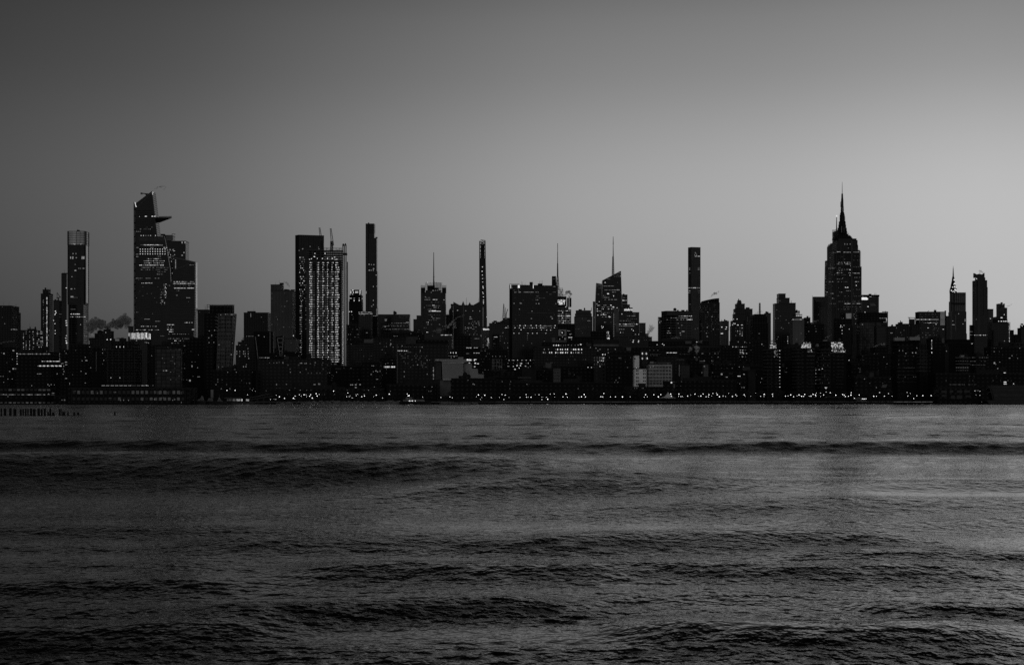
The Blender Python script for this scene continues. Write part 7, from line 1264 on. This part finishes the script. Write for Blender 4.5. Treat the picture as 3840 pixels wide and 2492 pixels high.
b = low('lower terrace block with a bright lobby strip, left of the grey boxy house', 1318, 'dark', [(2766, 2796, 1404)], D=14, clutter=1); b.row(2767, 2775, 1409.5, 2.6, 3, 3, (3,), 1); b.dots([(2756, 1409, 3, 3), (2758, 1433, 8, 1.6), (2782, 1452, 3, 3), (2790, 1452, 3, 4), (2774, 1438), (2790, 1404, 5, 8)], lv=2); b.bands(2766, 2796, 1412, 1430, 6, 'conc', .7); b.done()
# glass riverside blocks
for lab, tiers, (cx0, cx1, cy0, cy1, nc), bx, colx in [
    ('first glass riverside block with a glittering crown and one chain of balcony lights', [(2888, 2923, 1287), (2861, 2927, 1309)], (2889, 2911, 1288, 1306, 56), ((2861, 2891), (2904, 2920)), 2924),
    ('second glass riverside block with a glittering crown, middle of the three', [(3003, 3056, 1285), (2968, 3056, 1307)], (3006, 3040, 1286, 1304, 64), ((2969, 3006), (3027, 3054)), None),
    ('third and widest glass riverside block with the brightest glittering crown', [(3074, 3164, 1278), (3060, 3174, 1307)], (3118, 3161, 1280, 1304, 150), ((3062, 3112), (3134, 3162)), None)]:
    Y = 1345; b = T('glass_block', lab, 'apartment block', Y, 'dark', tiers, D=22, clutter=0, group='glass riverside blocks'); b.fl = 3.3
    for (xa, xb) in bx: b.bands(xa, xb, 1311, 1462, 12.8, 'trim2', .75)
    b.fins(bx[0][1] + 1, bx[0][1] + 2, 1310, 1455, 5, 'conc', .9, 'edge_strip')
    b.lit(cx0, cy0, cx1, cy1, nc, 1.7, 4.6, (2, 3, 3, 1), 2.6, 5.2)
    if colx:
        b.col(colx, 1314, 1458, 12.4, 4, 2.6, (3, 3, 2), 1); b.lit(2904, 1312, 2918, 1338, 16, 2.4, 4, (1, 2), 3, 5); b.bands(2888, 2924, 1286.5, 1287, 4, 'trim', 1)
        mb = MB(); mb.bar((X(2896, Y), Y + 6, Z(1276, Y)), (X(2914, Y), Y + 6, Z(1275, Y)), .3); mb.bar((X(2899, Y), Y + 6, Z(1287, Y)), (X(2899, Y), Y + 6, Z(1276, Y)), .15); mb.bar((X(2911, Y), Y + 6, Z(1287, Y)), (X(2911, Y), Y + 6, Z(1276, Y)), .15); b.part('roof_canopy', mb, 'trim2')
    elif 'second' in lab: b.lit(3030, 1308, 3046, 1320, 14, 2, 4, (1, 2, 3), 3, 5); b.bands(3027, 3055, 1307, 1334, 13, 'trim', .9); b.rbox(3018, 3030, 1275, 1285, 4, 4, 'roof'); b.row(3060, 3061, 1400, 4)
    else: b.lit(3120, 1306, 3172, 1320, 58, 2.0, 3.2, (1, 2, 3), 2.8, 4); b.lit(3155, 1300, 3172, 1310, 10, 2, 4, (2, 3), 3, 4); b.dots([(3098, 1469), (3095, 1452, 4, 3), (3100, 1452, 3, 3), (3097.6, 1455, 4, 3), (3084, 1382, 3, 2), (3072, 1385, 3, 2)], lv=3); b.rbox(3089, 3102, 1274, 1278, 6, 5, 'metal_pale'); b.bands(3114, 3172, 1323, 1324, 4, 'trim', .9); b.lit(3064, 1330, 3110, 1440, 18, 3, 5, (0,))
    b.done()
b = low('narrow dark block with a chain of landing lights between second and third glass blocks', 1395, 'dark', [(3048, 3070, 1330)], D=10, clutter=1); b.col(3060.4, 1387, 1440, 12.6, 4, 2.4, (3, 2), 1); b.dots([(3059, 1381, 5, 1.6)], lv=1); b.done()
b = low('dark gap block with a grey gable between the first and second glass blocks', 1400, 'dark', [(2926, 2972, 1348)], [(2930, 1350, 2965, 1440, 4, 2.4, 2, (0, 1))], D=14, clutter=1); b.dots([(2937, 1369, 10, 18), (2942, 1390, 6, 14)], lv='conc', mesh='wall_patch'); b.dots([(2960, 1349, 9, 2)], lv=1); b.done()
MORE = [('dark apartment mass behind the gap left of the third glass block', 1650, [(3030, 3090, 1296), (2925, 3085, 1300)], [(2950, 1262, 2960, 1310, 8, 3, 3, (2, 3)), (2980, 1310, 3080, 1330, 6, 2.4, 2, (0, 1))]),
        ('tall dark ribbed block behind the second glass block', 2100, [(3015, 3090, 1214)], [(3020, 1222, 3085, 1270, 8, 2.2, 2.2, (0, 1, 2))]),
        ('dark stepped block right of the third glass block with a thin pale roof line', 1420, [(3172, 3218, 1356), (3172, 3262, 1362)], [(3175, 1365, 3255, 1450, 7, 2.4, 2, (0, 1))]),
        ('dark mid block with domed roof tank and tiny lights beyond the third glass block', 1560, [(3230, 3255, 1311), (3210, 3300, 1330)], [(3215, 1335, 3295, 1400, 8, 2.4, 2.4, (0, 1))]),
        ('dark mass below the strip-window block with plume wisps rising beside it', 1620, [(3262, 3330, 1300), (3255, 3345, 1322)], [(3262, 1325, 3340, 1400, 9, 2.4, 2.4, (0, 1, 2))]),
        ('low dark riverside mass with a pale tilted canvas, right of the third glass block', 1290, [(3180, 3345, 1412)], [(3190, 1420, 3340, 1460, 6, 2.4, 2.4, (0, 1, 2))]),
        ('dark terraced block with several thin pale floor lines, right riverside', 1350, [(3345, 3470, 1296), (3340, 3490, 1330)], [(3350, 1335, 3480, 1440, 12, 2.4, 2.4, (0, 1))]),
        ('black block below the wide black tower at right with small rooftop fires of light', 1750, [(3474, 3545, 1268), (3470, 3550, 1290)], [(3480, 1295, 3545, 1330, 6, 2.4, 2.4, (0, 1, 2))]),
        ('banded dark riverside block with pale cornice lines below the ribbed tower', 1450, [(3581, 3639, 1338)], []),
        ('dark block with faint lattice panels between the cornice-lined block and the right edge', 1500, [(3636, 3716, 1334)], [(3640, 1340, 3710, 1380, 26, 5, 3, (0, 0, 0, 1))]),
        ('broad black mass below the light-chained block, far right', 1650, [(3700, 3800, 1296), (3690, 3860, 1300)], [(3700, 1305, 3835, 1350, 12, 2.6, 2.4, (0, 1, 1, 2))]),
        ('pale-framed dark block cut by the right edge, below the turreted block', 1900, [(3790, 3860, 1284)], []),
        ('low black riverside mass behind the right hand pier shed', 1300, [(3480, 3860, 1398)], [(3500, 1410, 3830, 1440, 10, 3, 2.4, (0, 1, 1))]),
        ('low dark block with tall narrow lit panes behind the moored ferry', 1300, [(1450, 1640, 1440)], [(1460, 1450, 1630, 1475, 5, 2.4, 2.4, (1, 2))]),
        ('low black riverside mass below the broad warehouse block', 1300, [(1000, 1450, 1455)], [(1010, 1462, 1440, 1478, 22, 3, 2.6, (0, 1, 2))]),
        ('low black riverside mass below the massive numeral slab', 1300, [(1850, 2290, 1432)], [(1860, 1440, 2280, 1465, 6, 2.6, 2.4, (0, 1, 2))]),
        ('small dark house with four rows of paired windows behind a low dark roof, centre', 1380, [(2073, 2102, 1377)], []),
        ('long flat dark block between the small windowed house and the black shore block', 1420, [(2100, 2290, 1372)], [(2105, 1360, 2280, 1430, 8, 2.6, 2.4, (0, 1))]),
        ('low dark block with pale roof huts left of the small windowed house', 1430, [(2000, 2076, 1385)], [(2005, 1390, 2070, 1430, 4, 2.6, 2.4, (0, 1))]),
        ('dark mid-town mass behind the low rooftops left of the masted tower', 2150, [(1440, 1605, 1246)], [(1445, 1250, 1600, 1300, 18, 2.2, 2, (1, 2))]),
        ('dark mid-town mass under the bank tower with many tiny lights', 2050, [(1790, 1905, 1310)], [(1795, 1315, 1900, 1400, 26, 2.2, 2.2, (0, 1, 2))]),
        ('dark mid-town mass behind the curved glass block and the masted tower', 2150, [(1410, 1450, 1262), (1300, 1450, 1275)], [(1305, 1280, 1445, 1300, 10, 2, 2, (1, 2))]),
        ('dark mid-town mass between the construction tower and squared-crown tower', 2200, [(1300, 1350, 1217)], [(1303, 1225, 1345, 1290, 16, 2.2, 2.2, (0, 1, 2))]),
        ('dark mass at the foot of the tapered glass towers', 1900, [(560, 760, 1292)], [(565, 1300, 755, 1340, 8, 2.4, 2.2, (1, 2))]),
        ('dark mass behind the pale-edged leaning blocks', 1800, [(955, 1130, 1318)], [(960, 1322, 1125, 1345, 8, 2.4, 2.2, (1, 2))])]
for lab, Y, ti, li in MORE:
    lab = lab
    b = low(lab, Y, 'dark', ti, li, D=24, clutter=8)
    if 'terraced' in lab:
        b.bands(3392, 3430, 1378, 1379, 3, 'trim', 1.0); b.bands(3362, 3480, 1379, 1432, 13, 'trim2', .7); b.rbox(3355, 3393, 1265, 1275, -2, 5, 'metal_pale'); b.rbox(3412, 3450, 1263, 1273, -2, 5, 'metal_pale'); b.dots([(3422, 1322, 4, 4), (3434, 1322, 4, 5), (3429, 1281, 4, 4), (3388, 1285, 4, 5), (3378, 1285, 3, 5), (3371, 1314), (3385, 1314), (3397, 1324), (3469, 1415)], lv=2); b.rbox(3355, 3452, 1275, 1296, 3, 12, 'dark', 'upper_floors')
    if 'cornice lines' in lab:
        b.bands(3583, 3638, 1340, 1341, 3, 'trim', 1.1); b.bands(3583, 3638, 1364, 1365, 3, 'trim', 1.0)
        for y in (1353, 1377.5, 1388):
            for k in range(6): b.pane(3587 + k * 8.3, y, 6, 3, 0 if y != 1377.5 else 1)
        b.rbox(3603, 3616, 1331, 1338, 3, 4, 'metal_pale')
    if 'four rows' in lab:
        b.m = M['trim2']
        for y in (1386, 1397, 1408, 1419):
            for k in range(4): b.pane(2079 + k * 5.6, y, 3.2, 7, 'win', 'dark_window')
    if 'small windowed house' in lab and 'flat dark' in lab: b.rbox(2130, 2144, 1395, 1398, 5, 4, 'trim2'); b.dots([(2205, 1375, 4, 6), (2218, 1377, 3, 3), (2245, 1373)], lv=3); b.dots([(2136, 1400, 13, 12)], lv='conc', mesh='wall_patch')
    if 'pale roof huts' in lab: b.rbox(2046, 2067, 1361, 1377, 3, 6, 'trim2'); b.rbox(2036, 2048, 1371, 1377, 4, 6, 'conc')
    if 'tilted canvas' in lab:
        b.part('tilted_canvas', MB().extr([(X(x, 1290), Z(y, 1290)) for x, y in [(3303, 1453), (3308, 1441), (3327, 1441), (3320, 1453)]], 1288.5, 1289.2), 'trim2'); b.dots([(3276, 1398, 26, 1.4)], lv=0); b.rbox(3261, 3276, 1396, 1412, 4, 4, 'conc', 'window_frame'); b.dots([(3216, 1384, 36, 1.4)], lv=1); b.rbox(3223, 3228, 1378, 1388, 3, 2, 'trim2', 'chimney')
    if 'right edge, below' in lab: b.bands(3792, 3838, 1286, 1300, 13, 'trim2', .8); b.fins(3794, 3838, 1286, 1330, 14, 'trim2', .8)
    if 'broad black mass' in lab: b.dots([(3786, 1342, 6, 3), (3766, 1399, 7, 5), (3742, 1381, 5, 4), (3795, 1333, 3, 3), (3729, 1360, 6, 8), (3749, 1357, 4, 2), (3734, 1365)], lv=2); b.bands(3729, 3775, 1387, 1392, 4.5, 'trim', 1.2); b.dots([(3768, 1398, 9, 5)], lv=3)
    if 'behind the right hand' in lab: b.dots([(3769, 1432, 11, 5), (3769, 1439, 14, 2), (3801, 1438, 3, 3), (3768, 1398, 8, 5)], lv=3); b.row(3560, 3600, 1441, 4, lv=(0, 1)); b.row(3600, 3660, 1441, 4, lv=(0, 1), p=.6)
    b.done()
b = low('dark office with a pale gridded right half below the pale roof boxes at right', 1340, 'dark', [(3437, 3472, 1286), (3435, 3480, 1312)], D=14, clutter=0)
b.bands(3437, 3479, 1313, 1400, 12.8, 'trim2', .8); b.fins(3437, 3478, 1287, 1395, 5.2, 'trim2', .5); b.dots([(3434, 1322, 5, 5), (3438, 1304, 3, 3), (3475, 1305, 6, 3)], lv=2); b.done()
b = low('dark block with a column of lit windows on its left flank, at right', 1500, 'dark', [(3481, 3541, 1266)], D=16, clutter=0); b.col(3494, 1276, 1322, 7.5, 2.4, 5, (2, 3), .9); b.part('pale_flank', MB().box(X(3531, 1500), X(3541, 1500), 1499.4, 1499.9, Z(1285, 1500), Z(1267, 1500)), 'trim2'); b.dots([(3546, 1280, 4, 2)], lv=3); b.done()
b = low('jumbled grey gable block with a tiny roof fire glow, right of the flank-lit tower block', 1480, 'conc', [(3538, 3558, 1300)], D=10, clutter=2); b.m = M['roof']; b.dots([(3549, 1316, 3, 3)], lv=2); b.done()
# pier shed right, barge
b = low('long low pier shed clad in pale faded panels at lower right', 1205, 'dark', [(3497, 3680, 1451)], D=14, clutter=0, base=.4, name='pier_shed')
for x, y, wv, hv in [(3510, 1465, 25, 16), (3540, 1468, 24, 12), (3568, 1467, 16, 12), (3598, 1467, 24, 12), (3626, 1467, 26, 12), (3510, 1482, 25, 7), (3540, 1483, 22, 10), (3573, 1488, 17, 16), (3598, 1488, 25, 18), (3630, 1485, 24, 10)]: b.pane(x, y, wv, hv, 'conc', 'wall_panel', .2, .3)
b.dots([(3662, 1463, 24, 4)], lv=0); b.dots([(3656, 1465, 3, 2), (3668, 1464, 3, 2), (3675, 1466, 2.4, 2), (3660, 1480, 2, 2), (3675, 1481, 3, 2.4)], lv=3); b.done()
Y = 1190; r = root('barge', 'large striped deck barge moored at the lower right edge of the frame', 'barge', (X(3780, Y), Y, 0))
MB().extr([(X(x, Y), Z(y, Y)) for x, y in [(3690, 1500), (3870, 1500), (3870, 1514), (3700, 1514)]], Y - 6, Y + 8).build('hull', M['hull'], r)
h = MB().extr([(X(x, Y), Z(y, Y)) for x, y in [(3704, 1447), (3870, 1443), (3870, 1499.6), (3722, 1499.6), (3712, 1470)]], Y - 4, Y + 6).build('deckhouse', M['hull'], r)
for y, hv, x0 in ((1450, 4, 3714), (1463, 5, 3718), (1481, 9, 3722), (1497, 3, 3728)):
    MB().box(X(x0, Y), X(3870, Y), Y - 4.3, Y - 3.9, Z(y + hv / 2, Y), Z(y - hv / 2, Y)).build('deck_band', M['conc'], r)
mb = MB(); mb.bar((X(3704, Y), Y - 4.5, Z(1447, Y)), (X(3718, Y), Y - 4.5, Z(1499, Y)), .25); mb.bar((X(3709, Y), Y - 4.5, Z(1447, Y)), (X(3724, Y), Y - 4.5, Z(1499, Y)), .25)
for k in range(12): mb.bar((X(3704 + k * 1.2, Y), Y - 4.5, Z(1448 + k * 4.4, Y)), (X(3709 + k * 1.25, Y), Y - 4.5, Z(1448 + k * 4.4, Y)), .12)
mb.build('ladder', M['conc'], r); mb = MB()
for k in range(30): mb.bar((X(3706 + k * 5, Y), Y - 3.5, Z(1445.6, Y)), (X(3706 + k * 5, Y), Y - 3.5, Z(1442.5, Y)), .06)
mb.bar((X(3706, Y), Y - 3.5, Z(1442.5, Y)), (X(3852, Y), Y - 3.5, Z(1440, Y)), .08); mb.build('railing', M['conc'], r)

# ================================================================ steam and smoke
def steam_mat(name, dens, col):
    m = bpy.data.materials.new(name); m.use_nodes = True; t = m.node_tree; t.nodes.remove(t.nodes['Principled BSDF'])
    v = t.nodes.new('ShaderNodeVolumePrincipled'); v.inputs['Color'].default_value = (col, col, col, 1); v.inputs['Density'].default_value = dens; v.inputs['Anisotropy'].default_value = .1
    t.links.new(v.outputs[0], t.nodes['Material Output'].inputs['Volume']); m.cycles.homogeneous_volume = True; return m
SM = steam_mat('dark_smoke', .34, .40); SW = steam_mat('white_steam', .6, .98); SH = steam_mat('thin_steam', .28, .85)
def plume(label, Y, pts, m, n=26, seed=1, k2=1, cat='steam plume', name='steam_plume'):
    """pts = (px, py, radius in photo px) along the plume; lumpy puffs merged in one mesh"""
    import bmesh
    rg = random.Random(seed + len(label)); bm = bmesh.new(); k_ = Y / F
    n = int(n * 2.2)
    for i in range(n):
        t = (i + rg.random()) / n * (len(pts) - 1); j = min(int(t), len(pts) - 2); f = t - j
        x, y, r_ = [pts[j][q] * (1 - f) + pts[j + 1][q] * f for q in range(3)]
        q_ = rg.random(); rr = r_ * (.26 + .5 * q_ * q_) * k_; sp = .26 + .3 * (1 - q_); ox, oy = rg.gauss(0, sp) * r_, rg.gauss(0, sp) * r_ * .8
        c = Vector((X(x + ox, Y), Y + rg.gauss(0, .4) * r_ * k_, Z(y + oy, Y)))
        g = bmesh.ops.create_icosphere(bm, subdivisions=2, radius=rr)
        off = Vector((rg.random() * 90, rg.random() * 90, 0))
        for v in g['verts']:
            d = v.co.normalized(); v.co *= 1 + .55 * mnoise.noise(d * 1.6 + off) + .25 * mnoise.noise(d * 4 + off); v.co.z *= .85; v.co += c
    me = bpy.data.meshes.new(name); bm.to_mesh(me); bm.free(); me.materials.append(m)
    o = bpy.data.objects.new(name, me); COL.objects.link(o); tag(o, label, cat)
plume('fat billowing grey smoke cloud just right of the rounded-lobe tower', 2080, [(340, 1244, 8), (345, 1226, 17), (354, 1208, 22), (366, 1212, 19), (380, 1215, 19), (390, 1218, 9)], SM, 60, 3, 'smoke plume', 'smoke_plume')
plume('long ragged grey smoke cloud left of the tallest tapered tower', 2085, [(396, 1226, 7), (412, 1220, 15), (432, 1212, 18), (455, 1205, 19), (470, 1192, 18), (480, 1208, 14), (474, 1230, 8)], SM, 80, 5, 'smoke plume', 'smoke_plume')
plume('thin dark wisp streaming right from the tip of the tallest tapered tower', 2495, [(573, 713, 2), (585, 706, 3.2), (598, 701, 4), (610, 699, 4), (622, 700, 2.5), (614, 712, 3)], SM, 26, 7, 'smoke plume', 'smoke_plume')
P_ = [('small smoke wisp beside the lit roof of the pale apartment slab', 2140, [(1062, 1056, 2), (1070, 1058, 4), (1078, 1064, 5), (1084, 1072, 4)], SM), ('pale steam patch drifting at the foot of the construction tower', 1440, [(1228, 1358, 5), (1240, 1350, 9), (1252, 1342, 10), (1262, 1340, 12), (1272, 1330, 8)], SH),
      ('faint steam streak over the wide banded mid-rise', 1790, [(1388, 1272, 2.5), (1402, 1270, 4), (1420, 1272, 3.5), (1436, 1278, 3)], SH), ('ring of steam on the low dark tower beside the lettered sign panel', 2400, [(1430, 1230, 3), (1438, 1222, 5), (1446, 1224, 5)], SH),
      ('bright steam swirl rising below the jagged-crowned tower', 1890, [(1676, 1225, 7), (1688, 1218, 7), (1700, 1205, 7), (1706, 1222, 6), (1699, 1232, 4)], SW), ('steam trail climbing diagonally in front of the jagged-crowned tower', 1905, [(1704, 1200, 4), (1716, 1190, 5), (1728, 1186, 5), (1742, 1180, 4)], SH),
      ('dim steam drift across the flat roof with lit top floor', 1880, [(1622, 1243, 4), (1640, 1238, 5), (1656, 1236, 5), (1664, 1232, 3)], SH), ('dark steam puff beside the two-letter sign tower', 2830, [(2118, 1110, 4), (2124, 1098, 8), (2134, 1094, 8), (2144, 1104, 5), (2133, 1112, 6)], SM),
      ('big grey steam cloud rising between the ribbed block and the gridded block', 1990, [(2428, 1258, 8), (2436, 1244, 11), (2444, 1230, 10), (2438, 1216, 6), (2458, 1232, 5)], SH), ('steam mound and round puff in front of the gridded block', 1830, [(2514, 1272, 5), (2526, 1268, 8), (2540, 1266, 8), (2545, 1268, 7)], SH),
      ('dark ragged steam above the curved-roof tower', 2230, [(2656, 1118, 2), (2668, 1110, 4), (2680, 1100, 6), (2686, 1098, 6), (2700, 1090, 2.5)], SM), ('bright steam column left of two on the right hand rooftops', 1500, [(2584, 1316, 7), (2588, 1304, 7), (2592, 1312, 6)], SW),
      ('bright funnel-shaped steam column right of two on the right hand rooftops', 1495, [(2612, 1328, 3), (2612, 1316, 7), (2614, 1306, 10), (2610, 1300, 9)], SW), ('slanting steam streak above the two bright columns', 1520, [(2597, 1294, 3), (2612, 1287, 5), (2628, 1280, 6), (2634, 1276, 3)], SH),
      ('low steam ribbon over the rooftops left of the old stepped tower foot', 1600, [(2672, 1322, 3), (2690, 1320, 4), (2702, 1314, 3)], SH), ('small steam hook below the right hand rooftops', 1480, [(2670, 1360, 4), (2672, 1352, 4), (2676, 1348, 2.5)], SH), ('steam tuft over a low roof in the right hand rooftops', 1440, [(2684, 1386, 3), (2694, 1380, 5), (2698, 1374, 4)], SW),
      ('thin steam trail beside the wide cropped-corner block', 2290, [(2832, 1174, 2), (2845, 1170, 3.4), (2858, 1168, 3.4)], SM), ('steam slope left of the great skyscraper base', 1990, [(3042, 1214, 4), (3054, 1206, 6), (3070, 1200, 4)], SH), ('steam tufts above the third glass block', 1400, [(3092, 1268, 4), (3104, 1262, 5), (3120, 1254, 3)], SH),
      ('small steam puff right above the third glass block crown', 1400, [(3146, 1276, 3), (3150, 1271, 5)], SH), ('pale wisp on the second glass block roof', 1390, [(3003, 1281, 3), (3010, 1277, 5)], SH), ('small pale puff between the second and third glass blocks', 1390, [(3062, 1296, 3), (3068, 1293, 6)], SW),
      ('pale twin steam curls right of the faint gridded block', 1560, [(3276, 1302, 3), (3286, 1296, 5), (3300, 1290, 4), (3312, 1292, 5), (3318, 1286, 4)], SW), ('dark steam wisp behind the horned tower top', 3240, [(3672, 1030, 3), (3676, 1018, 4), (3672, 1013, 2.6), (3686, 1022, 4)], SM),
      ('thin dark wisp trailing right from the pinnacle-hut tower', 2880, [(3772, 1149, 2), (3784, 1146, 3), (3796, 1140, 1.6)], SM), ('small grey puff above the pale roof box at right', 1330, [(3436, 1262, 4), (3446, 1258, 5)], SW), ('curved steam hook below the wide black tower at right', 1700, [(3500, 1238, 4), (3504, 1230, 4), (3512, 1228, 3)], SH),
      ('small steam puff over the jumbled gable block', 1500, [(3550, 1316, 4), (3556, 1302, 4)], SH), ('faint smoke band over the low dark block at the left edge', 1690, [(0, 1288, 5), (20, 1282, 5), (40, 1278, 5), (58, 1276, 4)], SH)]
for i, (lab, Y, pts_, m_) in enumerate(P_): plume(lab, Y, pts_, m_, 16, 20 + i)
